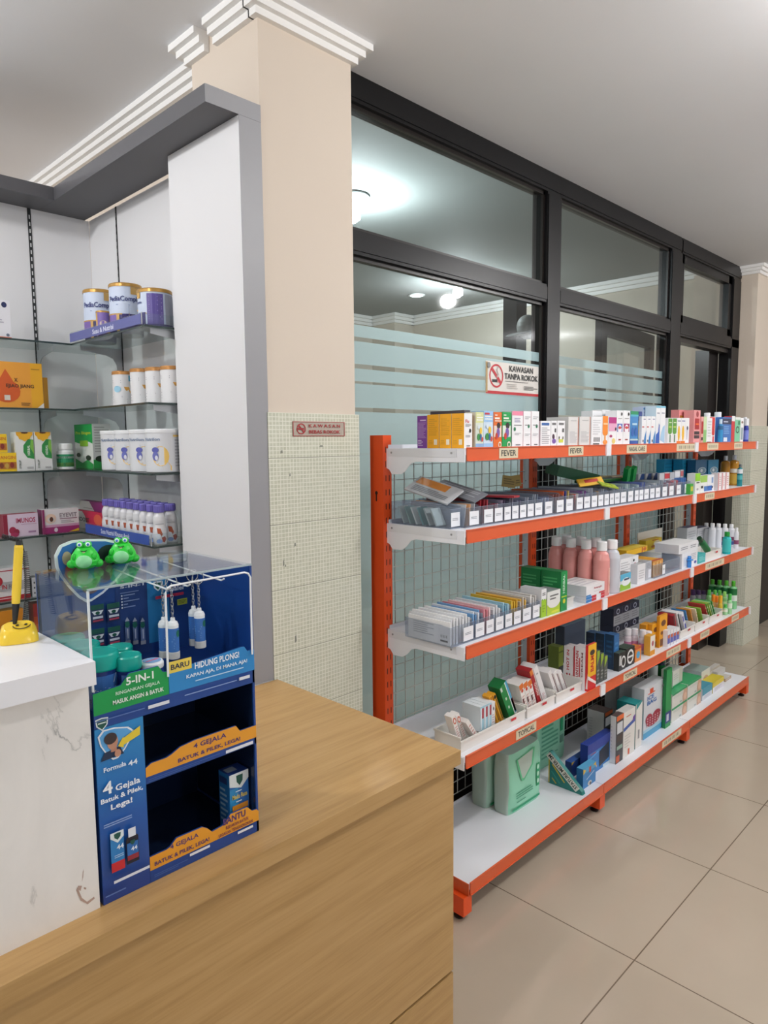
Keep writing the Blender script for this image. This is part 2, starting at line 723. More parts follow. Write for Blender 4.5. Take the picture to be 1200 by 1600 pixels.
struct(MB().box(-0.80, PX, 3.78, 4.125, 0, ZC, BEIGE).build('wall_pillar_far'))
t = MB()
t.box(PX, PX + 0.009, 3.771, 4.134, 0, 1.622, MOSAIC)
t.box(-0.80, PX, 3.771, 3.78, 0, 1.622, MOSAIC)
struct(t.build('wall_pillar_far_tiles'))


def cornice(name, segs, z, m=TRIM, dr=0.058, pr=0.05, n=3):
    """segs: (x0, x1, y0, y1, gx0, gx1, gy0, gy1) base footprint and which sides grow"""
    b = MB()
    for (x0, x1, y0, y1, a, c, d, e) in segs:
        for k in range(n):
            g = pr * (k + 1) / n
            z1 = z - dr + dr * (k + 1) / n
            z0 = z - dr + dr * k / n
            b.box(x0 - a * g, x1 + c * g, y0 - d * g, y1 + e * g, z0, z1 - 0.0001, m)
    return struct(b.build(name))


cornice('trim_1', [(-0.375, PX, -0.465, -0.12, 0, 1, 1, 1), (-0.555, -0.37, -0.465, -0.40, 0, 0, 1, 0)], ZC)
cornice('trim_2', [(-0.70, -0.60, -0.465, -0.40, 1, 0, 1, 0)], ZC)
cornice('trim_3', [(-5.1, -0.70, -0.38, -0.30, 0, 0, 1, 0)], ZC)
cornice('trim_4', [(-0.46, PX, 3.78, 4.125, 1, 1, 1, 1)], ZC)
cornice('trim_5', [(-4.1, -0.6, 3.9, 3.95, 0, 0, 1, 0)], ZC2, dr=0.085, pr=0.09)
cornice('trim_6', [(-4.2, -4.08, -0.2, 3.9, 0, 1, 0, 0)], ZC2, dr=0.085, pr=0.09)
# small concealed column in the office corner
struct(MB().box(-4.08, -3.75, 3.62, 3.9, 0, ZC2, BEIGE2).build('wall_office_corner_pier'))
cornice('trim_7', [(-4.08, -3.75, 3.62, 3.9, 0, 1, 1, 0)], ZC2, dr=0.085, pr=0.09)

# ---- glazed partition
FX, BX, GX = -0.465, -0.545, -0.497
ZT0, ZT1, ZH = 2.165, 2.245, 2.655
MU = [(-0.12, -0.06), (1.193, 1.31), (2.57, 2.72), (3.62, 3.77)]


def frame_beam(b, y0, y1, z0, z1, m=BLACK):
    b.box(BX, FX, y0, y1, z0, z1, m)
    b.box(FX, FX + 0.004, y0 + 0.004 if y1 - y0 < 0.3 else y0, y1 - 0.004 if y1 - y0 < 0.3 else y1, z0 + 0.012, z1 - 0.012, m)


def pane(name, y0, y1, z0, z1, parent, film=None):
    g = MB().box(GX - 0.003, GX + 0.003, y0, y1, z0, z1, GLASS).build(name, parent)
    if film:
        f = MB()
        for (a, c) in film:
            f.faces([(GX - 0.0042, y0, a), (GX - 0.0042, y1, a), (GX - 0.0042, y1, c), (GX - 0.0042, y0, c)], [(0, 1, 2, 3)], FROST)
        f.build('frosted_film', g)
    return g


FILM = [(0.42, 1.640), (1.655, 1.738), (1.747, 1.790), (1.806, 1.884), (1.899, 1.940)]
for i, (a, c) in enumerate([(MU[0][1], MU[1][0]), (MU[1][1], MU[2][0])]):
    w = struct(thing('window_%d' % (i + 1), (FX, (a + c) / 2, 0), None, None))
    f = MB()
    y0 = a - (0.06 if i == 0 else 0.0)
    frame_beam(f, y0, c + 0.12 if i == 0 else c + 0.135, ZH, ZC)
    frame_beam(f, y0, c, ZT0, ZT1)
    frame_beam(f, MU[i + 1][0], MU[i + 1][1], 0, ZH)
    if i == 0:
        frame_beam(f, MU[0][0], MU[0][1], 0, ZH)
    frame_beam(f, a, c, 0, 0.42, BLACK)
    for (z0, z1) in ((0.42, ZT0), (ZT1, ZH)):      # inner glazing beads
        f.box(GX + 0.004, GX + 0.016, a, a + 0.014, z0, z1, BROWN)
        f.box(GX + 0.004, GX + 0.016, c - 0.014, c, z0, z1, BROWN)
        f.box(GX + 0.004, GX + 0.016, a, c, z1 - 0.014, z1, BROWN)
        f.box(GX + 0.004, GX + 0.016, a, c, z0, z0 + 0.014, BROWN)
    f.build('window_frame', w)
    pane('window_pane', a, c, 0.42, ZT0, w, FILM)
    pane('window_pane', a, c, ZT1, ZH, w)
d = struct(thing('door_1', (FX, 3.2, 0), None, None))
f = MB()
frame_beam(f, 2.72, 3.77, ZH, ZC)
frame_beam(f, 2.72, 3.77, ZT0, ZT1)
frame_beam(f, MU[3][0], MU[3][1], 0, ZH)
f.box(BX, FX - 0.01, 2.72, 2.76, 0, ZT0, BLACK)
f.box(BX, FX - 0.02, 2.72, 3.62, ZT0 - 0.03, ZT0, BROWN)
f.box(BX + 0.01, FX - 0.01, 2.72, 2.78, ZT1, ZH, BLACK)
f.box(BX + 0.01, FX - 0.01, 3.56, 3.62, ZT1, ZH, BLACK)
f.box(BX + 0.01, FX - 0.01, 2.72, 3.62, ZH - 0.05, ZH, BLACK)
f.box(BX + 0.01, FX - 0.01, 2.72, 3.62, ZT1, ZT1 + 0.05, BLACK)
f.build('door_frame', d)
pane('transom_pane', 2.78, 3.56, ZT1 + 0.05, ZH - 0.05, d)


def leaf(name, x0, y0, x1, y1, z1, parent, m=BLACK, panes=True):
    """door leaf standing from (x0,y0) to (x1,y1)"""
    A, B_ = Vector((x0, y0, 0)), Vector((x1, y1, 0))
    L = (B_ - A).length
    ang = math.atan2(y1 - y0, x1 - x0)
    T = Matrix.Translation(A) @ Matrix.Rotation(ang, 4, 'Z')
    b = MB()
    for (u0, u1, z0, zz) in ((0, 0.075, 0, z1), (L - 0.075, L, 0, z1), (0.075, L - 0.075, z1 - 0.085, z1), (0.075, L - 0.075, 0, 0.12), (0.075, L - 0.075, 0.95, 1.03)):
        b.box(u0, u1, -0.02, 0.02, z0, zz, m)
    if panes:
        b.box(0.0, 0.075, -0.022, -0.02, 1.0, 1.16, ALU)
        for z0, zz in ((0.12, 0.95), (1.03, z1 - 0.085)):
            b.box(0.075, L - 0.075, -0.003, 0.003, z0, zz, GLASS)
    b.v = [tuple(T @ Vector(v)) for v in b.v]
    return b.build(name, parent)


leaf('door_leaf', -0.70, 2.85, -0.60, 1.95, 2.2, d)
MB().box(-0.64, BX - 0.002, 3.44, 3.615, 0, 2.15, BROWN).build('door_leaf', d)
# dark stile behind the first pane
struct(MB().box(-0.80, -0.72, 1.33, 1.42, 0, 2.25, BLACK).build('door_2'))

# ---- far entrance beyond the second pillar: dark frame and dark glass
e = struct(thing('door_3', (-0.45, 6.0, 0), None, None))
f = MB()
f.box(-0.47, -0.45, 4.14, 7.8, 0, 2.15, BLACK)
f.box(-0.45, -0.44, 4.14, 4.25, 0, 2.15, BROWN)
f.box(-0.45, -0.44, 5.4, 5.5, 0, 2.15, BROWN)
f.build('door_panel', e)

# ---- ceiling lamps of the office
for (x, y, lab) in [(-1.50, 0.95, 'bright bulb ceiling lamp behind the glass, beside the cream pillar edge'),
                    (-2.33, 2.88, 'bare bulb in a white ceiling ring, lit, behind the lower window')]:
    L = thing('ceiling_lamp', (x, y, ZC2 - 0.03), lab, 'lamp')
    MB().lathe([(0.085, ZC2 - 0.001), (0.09, ZC2 - 0.012), (0.07, ZC2 - 0.03), (0.045, ZC2 - 0.03)], (x, y, 0), '#cfd2d2', 24).build('lamp_base', L)
    MB().lathe([(0.022, ZC2 - 0.031), (0.028, ZC2 - 0.055), (0.042, ZC2 - 0.085), (0.04, ZC2 - 0.12), (0.012, ZC2 - 0.14)], (x, y, 0), emit('bulb_glow', '#f4ffff', 9.0), 20).build('bulb', L)
L = thing('downlight', (-2.957, 3.078, ZC2 - 0.006), 'small round white downlight in the office ceiling, left of the bulb', 'lamp')
MB().lathe([(0.075, ZC2 - 0.0005), (0.075, ZC2 - 0.006), (0.06, ZC2 - 0.007)], (-2.957, 3.078, 0), '#e8ecec', 24).build('lamp_ring', L)
MB().lathe([(0.058, ZC2 - 0.0062), (0.056, ZC2 - 0.009)], (-2.957, 3.078, 0), emit('downlight_glow', '#f2ffff', 4.0), 24).build('diffuser', L)
# grey cap hanging on the dark post in the office
c = PL(824, 511, 0, -0.66)
k = thing('baseball_cap', c, 'grey baseball cap hung behind the glass on the dark post', 'cap')
b = MB()
b.ball((c.x, c.y, c.z), (0.05, 0.06, 0.06), '#8b8e8c')
b.build('crown', k)
b = MB()
b.lathe([(0.05, -0.005), (0.06, 0.0), (0.05, 0.004)], (0, 0, 0), '#6f7270', 20, Matrix.Translation((c.x - 0.0, c.y - 0.075, c.z - 0.04)) @ Matrix.Rotation(0.25, 4, 'X') @ Matrix.Diagonal((1.0, 1.25, 1, 1)))
b.build('brim', k)
b = MB()
b.ops(plane((c.x + 0.051, c.y - 0.03, c.z - 0.02), (0, 0.06, 0), (0, 0, 0.05)), [('q', 0.5, 0.5, 0.5, 0.5, 0.25, '#c9cccb'), ('r', 0.3, 0.35, 0.7, 0.6, '#c9cccb')])
b.build('emblem', k)

# ================================================================== signs
y0, y1, z0, z1 = 0.765, 1.174, 1.735, 1.872
X = GX + 0.0045
s = MB().box(X, X + 0.002, y0, y1, z0, z1, '#e8e1d8')
s.ops(plane((X + 0.002, y0, z0), (0, y1 - y0, 0), (0, 0, z1 - z0)), [
    ('r', 0, 0, 1, 0.09, '#c4262c'), ('r', 0, 0.04, 0.03, 0.97, '#b99a66'),
    ('q', 0.185, 0.56, 0.125, 0.37, 0.16, '#c62430'),
    ('r', 0.11, 0.36, 0.2, 0.45, '#1c1c1c'), ('r', 0.2, 0.36, 0.23, 0.45, '#d88'),
    ('p', [(0.09, 0.74), (0.11, 0.82), (0.28, 0.38), (0.26, 0.30)], '#c62430'),
    ('p', [(0.18, 0.5), (0.2, 0.62), (0.18, 0.75), (0.21, 0.86), (0.225, 0.86), (0.2, 0.74), (0.225, 0.62), (0.2, 0.5)], '#b9a9a3'),
    ('t', 'KAWASAN', 0.42, 0.74, 0.88, 0.93, '#191919'),
    ('t', 'TANPA ROKOK', 0.33, 0.49, 0.98, 0.68, '#191919'),
    ('g', 1, 0.34, 0.4, 0.97, 0.45, '#8c8580'),
    ('g', 3, 0.38, 0.18, 0.58, 0.36, '#c1b9b2'), ('g', 3, 0.7, 0.18, 0.97, 0.32, '#6c6763'),
    ('o', 0.045, 0.87, 0.028, 0.09, '#8b8a88')], cyl=False)
tag(s.build('no_smoking_sign'), 'cream KAWASAN TANPA ROKOK no-smoking sign stuck on the window glass', 'sign')
y0, y1, z0, z1 = -0.383, -0.177, 1.553, 1.597
X = PX + 0.0095
s = MB().box(X, X + 0.0015, y0, y1, z0, z1, '#b3a89b')
s.ops(plane((X + 0.0015, y0, z0), (0, y1 - y0, 0), (0, 0, z1 - z0)), [
    ('r', 0.0, 0.0, 1, 0.05, '#a02c30'), ('r', 0.0, 0.95, 1, 1, '#a02c30'), ('r', 0, 0, 0.012, 1, '#a02c30'), ('r', 0.988, 0, 1, 1, '#a02c30'),
    ('q', 0.15, 0.5, 0.085, 0.37, 0.2, '#a32026'), ('r', 0.09, 0.44, 0.2, 0.56, '#a32026'),
    ('p', [(0.085, 0.75), (0.1, 0.82), (0.215, 0.28), (0.2, 0.2)], '#a32026'),
    ('t', 'K A W A S A N', 0.29, 0.6, 0.9, 0.82, '#a32026'), ('t', 'BEBAS ROKOK', 0.29, 0.18, 0.9, 0.42, '#a32026')])
tag(s.build('no_smoking_sign'), 'small red KAWASAN BEBAS ROKOK plate on the tiled pillar', 'sign')

# ================================================================== wooden counter
ct = thing('service_counter', (-0.0, -1.8, 0), 'light oak service counter with long worktop in the foreground', 'counter')
MB().box(-0.344, 0.350, -3.4, -0.463, 0.800, 0.833, WOOD).build('worktop', ct, 0.0015)
MB().box(-0.30, 0.337, -3.4, -0.473, 0.293, 0.7995, WOOD).build('front_panel', ct)
MB().box(-0.30, 0.329, -3.4, -0.475, 0.0, 0.2925, '#3a3028').build('shadow_gap', ct)
MB().box(-0.29, 0.337, -3.4, -0.473, 0.0, 0.285, WOOD).build('lower_panel', ct)
mc = thing('marble_ledge', (0.19, -2.2, 0.8332), 'white marble-look raised ledge with thick white top on the oak counter', 'counter')
b = MB().box(0.095, 0.290, -3.3, -1.2675, 0.8332, 1.1875, MARBLE)
for pts in ([(119, 1391), (121, 1386), (128, 1403), (136, 1409), (147, 1401), (148, 1404), (137, 1413), (126, 1407)], [(122, 1384), (128, 1384), (126, 1392), (121, 1390)], [(128, 1378), (129.5, 1362), (131, 1358), (130, 1370)], [(131, 1386), (135, 1387), (134, 1390), (131, 1389)]):
    q_ = [PL(a_, c_, 0, 0.2904) for a_, c_ in pts]
    b.faces(q_, [tuple(range(len(q_)))[::-1]], '#b59c90')      # chipped corner mark
b.build('marble_body', mc)
MB().box(0.085, 0.310, -3.3, -1.2635, 1.1876, 1.2225, M('#f0f0f4', 0.28)).build('ledge_top', mc, 0.001)

# ================================================================== wall cabinet with glass shelves
HEAD = M('#505054', 0.5)
cb = thing('wall_cabinet', (-0.95, -0.5, 0), 'white wall cabinet with grey header and glass shelves in the corner', 'cabinet')
b = MB()
b.box(-1.56, -0.3505, -0.639, -0.466, 2.412, 2.457, HEAD)
b.box(-0.3505, -0.350, -0.639, -0.466, 2.412, 2.457, GREYP)
b.build('header', cb)
MB().box(-1.558, -1.375, -3.2, -0.6395, 2.412, 2.457, HEAD).build('header', cb)
MB().box(-1.5299, -0.7355, -0.4499, -0.440, 0.02, 2.4115, PANELW).build('back_panel', cb)
MB().box(-1.545, -1.530, -3.2, -0.451, 0.02, 2.4115, PANELW).build('back_panel', cb)
b = MB()
b.box(-0.735, -0.3512, -0.538, -0.466, 0.834, 2.4115, PANELW)
b.box(-0.3512, -0.350, -0.538, -0.466, 0.834, 2.4115, GREYP)
b.box(-0.735, -0.352, -0.536, -0.466, 0.02, 0.833, PANELW)
b.build('side_panel', cb)
for (y, nm) in ((-0.675, 'l'), (-1.35, 'l')):
    b = MB()
    b.box(-1.530, -1.5275, y - 0.006, y + 0.006, 0.9, 2.4115, '#26292b')
    for k in range(58):
        b.box(-1.5275, -1.5271, y - 0.002, y + 0.002, 0.92 + k * 0.0255, 0.934 + k * 0.0255, '#d8dadb')
    b.build('slotted_rail', cb)
for x in (-1.29, -0.757):
    b = MB()
    b.box(x - 0.004, x + 0.004, -0.4525, -0.450, 0.9, 2.4115, '#26292b')
    for k in range(58):
        b.box(x - 0.0012, x + 0.0012, -0.453, -0.4525, 0.92 + k * 0.0255, 0.934 + k * 0.0255, '#9a9c9d')
    b.build('slotted_rail', cb)
SZ = [1.898, 1.663, 1.443, 1.212, 0.990]
LZ = SZ + [0.775]


def cabinet_bracket(kind, c, z):
    pr = [(0, 0), (0.155, 0), (0.155, -0.016), (0.06, -0.028), (0.035, -0.038), (0.022, -0.06), (0.018, -0.11), (0, -0.11)]
    b = MB()
    if kind == 'x':
        b.prism([(c - 0.0015, -0.4535 - u, z + w) for u, w in pr], (0.003, 0, 0), ALU)
    else:
        b.prism([(-1.527 + u, c - 0.0015, z + w) for u, w in pr], (0, 0.003, 0), ALU)
    b.build('shelf_bracket', cb)


for z in SZ:
    b = MB().box(-1.305, -0.740, -0.634, -0.4545, z - 0.007, z, SHG)
    b.box(-1.305, -0.740, -0.6345, -0.6335, z - 0.0065, z - 0.0005, EDGE)
    b.box(-0.7405, -0.7395, -0.634, -0.4545, z - 0.0065, z - 0.0005, EDGE)
    b.build('glass_shelf', cb)
    for x in (-1.29, -0.757):
        cabinet_bracket('x', x, z - 0.0072)
for z in LZ:
    b = MB().box(-1.5265, -1.3055, -2.6, -0.4545, z - 0.007, z, SHG)
    b.box(-1.306, -1.305, -2.6, -0.634, z - 0.0065, z - 0.0005, EDGE)
    b.build('glass_shelf', cb)
    for y in (-0.675, -1.35):
        cabinet_bracket('y', y, z - 0.0072)

# ================================================================== orange display rack
HT = [1.5154, 1.2640, 0.8997, 0.5439, 0.1267]
S = [h - 0.003 for h in HT]
rk = thing('display_rack', (-0.18, 1.35, 0), 'orange and white metal display rack with five shelves in front of the window', 'shelf')
YP = [0.0, 0.9, 1.8, 2.7]
for i, y in enumerate(YP):
    b = MB()
    b.box(-0.391, -0.330, y - 0.020, y + 0.020, 0.02, 1.556, ORANGE)
    for k in range(30):
        z = 0.12 + k * 0.0475
        for dy in (-0.009, 0.007):
            b.box(-0.3302, -0.3296, y + dy, y + dy + 0.0035, z, z + 0.02, '#3a1208')
    if i == 0:
        b.ops(plane((-0.385, y - 0.0201, 1.335), (0.05, 0, 0), (0, 0, 0.035)), [
            ('o', 0.45, 0.8, 0.13, 0.18, '#201010'), ('r', 0.39, 0.0, 0.51, 0.75, '#201010')])
    else:
        b.box(-0.372, -0.345, y - 0.024, y - 0.020, 0.13, 1.5, '#c9ccd2')
        for k in range(14):
            b.box(-0.36, -0.356, y - 0.0245, y - 0.024, 0.16 + k * 0.1, 0.165 + k * 0.1, '#55585c')
    b.build('upright', rk)
    b = MB()
    b.box(-0.391, 0.014, y - 0.021, y + 0.021, 0.022, 0.0845, ORANGE)
    ft = b.build('foot', rk, 0.002)
    b = MB()
    for x in (-0.34, -0.02):
        b = MB()
        b.lathe([(0.016, 0.0003), (0.018, 0.006), (0.008, 0.012), (0.008, 0.022)], (x, y, 0), '#161616', 12)
        b.build('leveller', ft)
for i in range(3):
    y0, y1 = YP[i] + 0.021, YP[i + 1] - 0.0245
    b = MB()
    r = 0.0014
    ny = int((y1 - y0) / 0.05)
    for k in range(ny + 1):
        y = y0 + (y1 - y0) * k / ny
        b.box(-0.366 - r, -0.366 + r, y - r, y + r, 0.13, 1.505, WIRE)
    for k in range(28):
        z = 0.135 + k * 0.0507
        b.box(-0.3632 - r, -0.3632 + r, y0, y1, z - r, z + r, WIRE)
    b.build('wire_panel', rk)
PR = [(-0.33, 0), (0.0, 0), (0.0, -0.042), (-0.20, -0.043), (-0.222, -0.050), (-0.243, -0.072), (-0.262, -0.084), (-0.305, -0.086), (-0.318, -0.07), (-0.33, -0.066)]
CARDS = {
    0: [(779.6, 808.8, 'FEVER'), (888, 911, 'FEVER'), (979, 1010, 'NASAL CARE'), (1057, 1089, ''), (1105, 1122, ''), (1147, 1160, '')],
    1: [(1101, 1116, '')],
    2: [(1102, 1131, '')],
    3: [(806, 837.5, 'TOPICAL'), (974, 995, 'TOPICAL'), (1041, 1063, ''), (1094, 1108, ''), (1143, 1154, '')],
    4: [(1034.5, 1064, '')],
}
for si in range(5):
    h = HT[si]
    fx = 0.0193 if si == 4 else 0.0
    for i in range(3):
        y0, y1 = YP[i] + 0.002, YP[i + 1] - 0.002
        b = MB()
        b.box(-0.328, fx - 0.004, y0, y1, S[si] - 0.020, S[si], WHITE)
        b.box(-0.328, -0.325, y0, y1, S[si], S[si] + 0.012, WHITE)
        sh = b.build('shelf', rk)
        # orange price rail in front
        b = MB()
        b.box(fx - 0.004, fx, y0 + (0.006 if i == 0 else 0.0), y1, h - 0.042, h, ORANGE2)
        b.box(fx, fx + 0.003, y0 + (0.006 if i == 0 else 0.0), y1, h - 0.042, h - 0.039, ORANGE2)
        b.box(fx, fx + 0.003, y0 + (0.006 if i == 0 else 0.0), y1, h - 0.003, h, ORANGE2)
        b.build('price_rail', sh)
        for (pa, pb, txt) in CARDS.get(si, []):
            ya, yb = Yc(pa, fx, h - 0.02), Yc(pb, fx, h - 0.02)
            if y0 < ya < y1:
                c = MB().box(fx + 0.0002, fx + 0.0014, ya, yb, h - 0.0375, h - 0.0045, '#e0d2b4')
                mp = plane((fx + 0.0014, ya, h - 0.0375), (0, yb - ya, 0), (0, 0, 0.033))
                c.ops(mp, [('t', txt, 0.1, 0.22, 0.9, 0.8, '#4a4a44')] if txt else [('b', 12, 0.1, 0.3, 0.9, 0.75, '#8d8672')])
                c.build('shelf_label', sh)
    for i, y in enumerate(YP):
        if si == 4:
            continue
        b = MB()
        yy = y - 0.004 if i < 3 else y + 0.001
        b.prism([(x, yy, S[si] + z) for x, z in PR], (0, 0.003, 0), WHITE)
        if i == 0:
            b.box(-0.322, -0.03, yy - 0.002, yy, S[si] - 0.027, S[si] - 0.001, M('#dfe1e6', 0.35))
            for x in (-0.305, -0.05):
                b.lathe([(0.0035, 0), (0.0035, 0.0012)], (0, 0, 0), '#8d8f92', 10, Matrix.Translation((x, yy - 0.002, S[si] - 0.014)) @ Matrix.Rotation(math.pi / 2, 4, 'X'))
        if i:
            b.box(-0.001, 0.0065, y - 0.019 if i < 3 else y + 0.001, y + 0.019, h - 0.044, h + 0.001, WHITE)
        b.build('bracket', rk)
b = MB()
b.box(-0.328, 0.0185, -0.001, 0.0015, 0.085, 0.126, ORANGE2)
b.build('end_plate', rk)

# ================================================================== goods on the display rack
PLACED = []          # footprints already taken on the rack: x0, x1, y0, y1, z0, z1
def carton(name, cat, label, x0, x1, y0, y1, z0, h, front='#f2f2f2', side=None, top=None, F=(), L=(), T=(), group=None, rz=0.0, tilt=None, R=()):
    """box with print; x1 is the front (towards the aisle), y0 the left end"""
    cx, cy = (x0 + x1) / 2, (y0 + y1) / 2
    dx, dy = (x1 - x0) / 2, (y1 - y0) / 2
    side = side or front
    PLACED.append((x0, x1, y0, y1, z0, z0 + h))
    b = MB().box(-dx, dx, -dy, dy, 0, h, side, front, side, top or side)
    if F:
        b.ops(plane((dx, -dy, 0), (0, 2 * dy, 0), (0, 0, h)), F)
    if L:
        b.ops(plane((-dx, -dy, 0), (2 * dx, 0, 0), (0, 0, h)), L)
    if T:
        b.ops(plane((dx, -dy, h), (0, 2 * dy, 0), (-2 * dx, 0, 0)), T)
    o = b.build(name)
    m = Matrix.Translation((cx, cy, z0)) @ Matrix.Rotation(rz, 4, 'Z')
    if tilt:
        m = m @ tilt
    o.matrix_world = m
    return tag(o, label, cat, group)




def clash(x0, x1, y0, y1, z0, z1, t=0.0015):
    for q in PLACED:
        if min(x1, q[1]) - max(x0, q[0]) > t * 0.3 and min(y1, q[3]) - max(y0, q[2]) > t and min(z1, q[5]) - max(z0, q[4]) > t:
            return q
    return None


def SB(name, cat, label, s, xf, pa, pb, pt, d, front='#f2f2f2', side=None, top=None, F=(), L=(), T=(), group=None, zb=None, gap=0.0012):
    """carton on shelf s whose front stands at x = xf between picture columns pa, pb and rises to row pt"""
    z = S[s] + 0.0004 if zb is None else zb
    for it in range(8):
        y0, y1 = Yc(pa, xf, z + 0.05), Yc(pb, xf, z + 0.05)
        if y1 > 2.69:                      # keep it on the shelf: stand it nearer to the front edge
            y0, y1 = 2.69 - (y1 - y0) * 0.85, 2.69
            xf = min(-0.018, Xc(pb, 2.69, z + 0.05))
            d = min(d, 0.03)
        h = max(0.012, Zr(pt, xf, (y0 + y1) / 2) - z)
        q = clash(xf - d, xf, y0, y1, z, z + h)
        if q is None:
            break
        over = min(y1, q[3]) - max(y0, q[2])
        if over < 0.012 and over < (y1 - y0) * 0.35:          # shave the side that touches
            if y0 + y1 > q[2] + q[3]:
                y0 += over + 0.0005
            else:
                y1 -= over + 0.0005
            if clash(xf - d, xf, y0, y1, z, z + h) is None:
                break
        if xf - q[1] > 0.010:                                  # it stands in front: shallower box
            d = xf - q[1] - 0.0008
            continue
        if q[0] - 0.014 > -0.325 and xf <= q[1] + 0.012:       # it stands behind: move it back
            xf = q[0] - 0.0010
            d = max(0.010, min(d, xf + 0.325))
            continue
        break
    return carton(name, cat, label, xf - d, xf, y0 + gap / 2, y1 - gap / 2, z, h, front, side, top, F, L, T, group)


W = '#f0f0f2'
# ---------------- shelf 1, left to right
fl = [('g', 9, 0.12, 0.36, 0.85, 0.88, '#dd9f1c'), ('g', 3, 0.12, 0.1, 0.45, 0.24, '#dd9f1c'), ('r', 0.58, 0.1, 0.86, 0.26, '#f3ead5')]
z1 = S[0] + 0.0004
xs = [-0.022, -0.072, -0.122, -0.172]
for k, lab in enumerate(['front yellow medicine box at the left end of the top shelf', 'middle yellow medicine box at the left end of the top shelf', 'rear yellow medicine box beside the purple one, top shelf']):
    carton('medicine_box', 'box', lab, xs[k + 1] + 0.001, xs[k] - 0.001, 0.022, 0.062, z1, 0.106, W, '#f7b01a', '#e8b94e',
           F=[('t', 'Flu', 0.15, 0.72, 0.6, 0.82, '#c44'), ('g', 3, 0.15, 0.6, 0.85, 0.7, '#888'), ('o', 0.72, 0.5, 0.13, 0.06, '#1c1c1c'), ('g', 2, 0.15, 0.3, 0.8, 0.38, '#999'), ('r', 0.25, 0.05, 0.7, 0.08, '#777')], L=fl)
carton('medicine_box', 'box', 'purple medicine box at the far left end of the top shelf', -0.214, -0.173, 0.022, 0.062, z1, 0.103, W, '#7c3f9c', '#6f3a8c',
       L=[('g', 12, 0.08, 0.3, 0.92, 0.8, '#b592c8'), ('r', 0.3, 0.84, 0.9, 0.88, '#d9c6e3'), ('g', 4, 0.08, 0.06, 0.6, 0.26, '#d9c6e3')])
carton('medicine_box', 'box', 'dark grey box standing behind the yellow medicine boxes, top shelf', -0.20, -0.06, 0.070, 0.1, z1, 0.118, '#4a4650', '#45424c')


def kid(c1, c2, band):
    return [('r', 0, 0.7, 1, 1, c1), ('r', 0, 0, 1, 0.12, c2), ('g', 2, 0.1, 0.74, 0.9, 0.88, '#f4f4ee'), ('r', 0.1, 0.9, 0.6, 0.95, band),
            ('o', 0.35, 0.3, 0.2, 0.1, '#3b8c48'), ('o', 0.62, 0.48, 0.15, 0.1, '#e6bf3c'), ('o', 0.62, 0.3, 0.12, 0.1, '#356b9c'), ('o', 0.8, 0.24, 0.12, 0.07, '#c24a3a'), ('o', 0.35, 0.58, 0.14, 0.06, '#dfe8ef')]


SB('syrup_box', 'box', 'pale yellow childrens syrup box with cartoon art, top shelf', 0, -0.018, 743, 755.5, 644, 0.05, '#dbe3d6', '#d5dbd0', F=kid('#d9dda0', '#8fb0d8', '#e9ecc4'))
SB('syrup_box', 'box', 'light blue childrens syrup box between pale yellow and orange', 0, -0.018, 755.5, 770.5, 642, 0.05, '#cfe0f0', '#9cbfdf', F=kid('#9cc3ea', '#9cc3ea', '#c23a4a'))
mom = [('o', 0.6, 0.62, 0.22, 0.09, '#2a1c1a'), ('o', 0.55, 0.42, 0.2, 0.14, '#7a5aa8'), ('o', 0.35, 0.32, 0.15, 0.1, '#c33a2a'), ('q', 0.75, 0.08, 0.2, 0.09, 0.4, '#f0ead8'), ('r', 0.1, 0.8, 0.7, 0.85, '#f4f1e6'), ('r', 0.1, 0.74, 0.9, 0.765, '#f4f1e6'), ('r', 0.1, 0.9, 0.4, 0.93, '#f4f1e6')]
SB('syrup_box', 'box', 'orange syrup box with woman and child picture, top shelf', 0, -0.018, 771, 784, 644, 0.05, '#de6a22', F=[('r', 0.05, 0.3, 0.95, 0.62, '#ead7c8')] + mom)
SB('syrup_box', 'box', 'green syrup box with woman and child picture, top shelf', 0, -0.018, 784.5, 798.5, 644, 0.05, '#159a4c', F=[('r', 0.05, 0.3, 0.95, 0.62, '#dfe6da')] + mom)
wh = [('g', 2, 0.2, 0.76, 0.9, 0.86, '#9a9a9e'), ('r', 0.2, 0.6, 0.75, 0.62, '#777'), ('g', 2, 0.2, 0.3, 0.9, 0.38, '#b9b9bd'), ('r', 0.35, 0.05, 0.8, 0.075, '#66666a')]
SB('medicine_box', 'box', 'white box with pink top band and green dot, top shelf', 0, -0.018, 800, 817, 642.5, 0.05, W, F=[('r', 0, 0.88, 1, 1, '#e98aa4'), ('g', 3, 0.2, 0.68, 0.75, 0.82, '#9a93b4'), ('r', 0.15, 0.6, 0.85, 0.62, '#777'), ('o', 0.22, 0.5, 0.1, 0.06, '#1f7a54'), ('g', 2, 0.2, 0.33, 0.8, 0.4, '#b9b9bd'), ('r', 0.3, 0.05, 0.75, 0.075, '#66666a')])
SB('medicine_box', 'box', 'white box with green dot just right of the pink-banded box', 0, -0.018, 817.5, 829.5, 642.5, 0.05, W, '#e7b6c2', F=[('o', 0.7, 0.58, 0.14, 0.055, '#1f7a54')] + wh)
SB('medicine_box', 'box', 'white box with green dot left of the black window post', 0, -0.018, 830, 842, 642.5, 0.05, W, '#e7b6c2', F=[('o', 0.7, 0.58, 0.14, 0.055, '#1f7a54')] + wh)
SB('medicine_box', 'box', 'low white box with blue lettering in front of the black post', 0, -0.02, 844.5, 860.5, 658, 0.04, W, F=[('r', 0.1, 0.83, 0.85, 0.93, '#3a66a8'), ('g', 9, 0.12, 0.08, 0.88, 0.76, '#a8a8ac')])
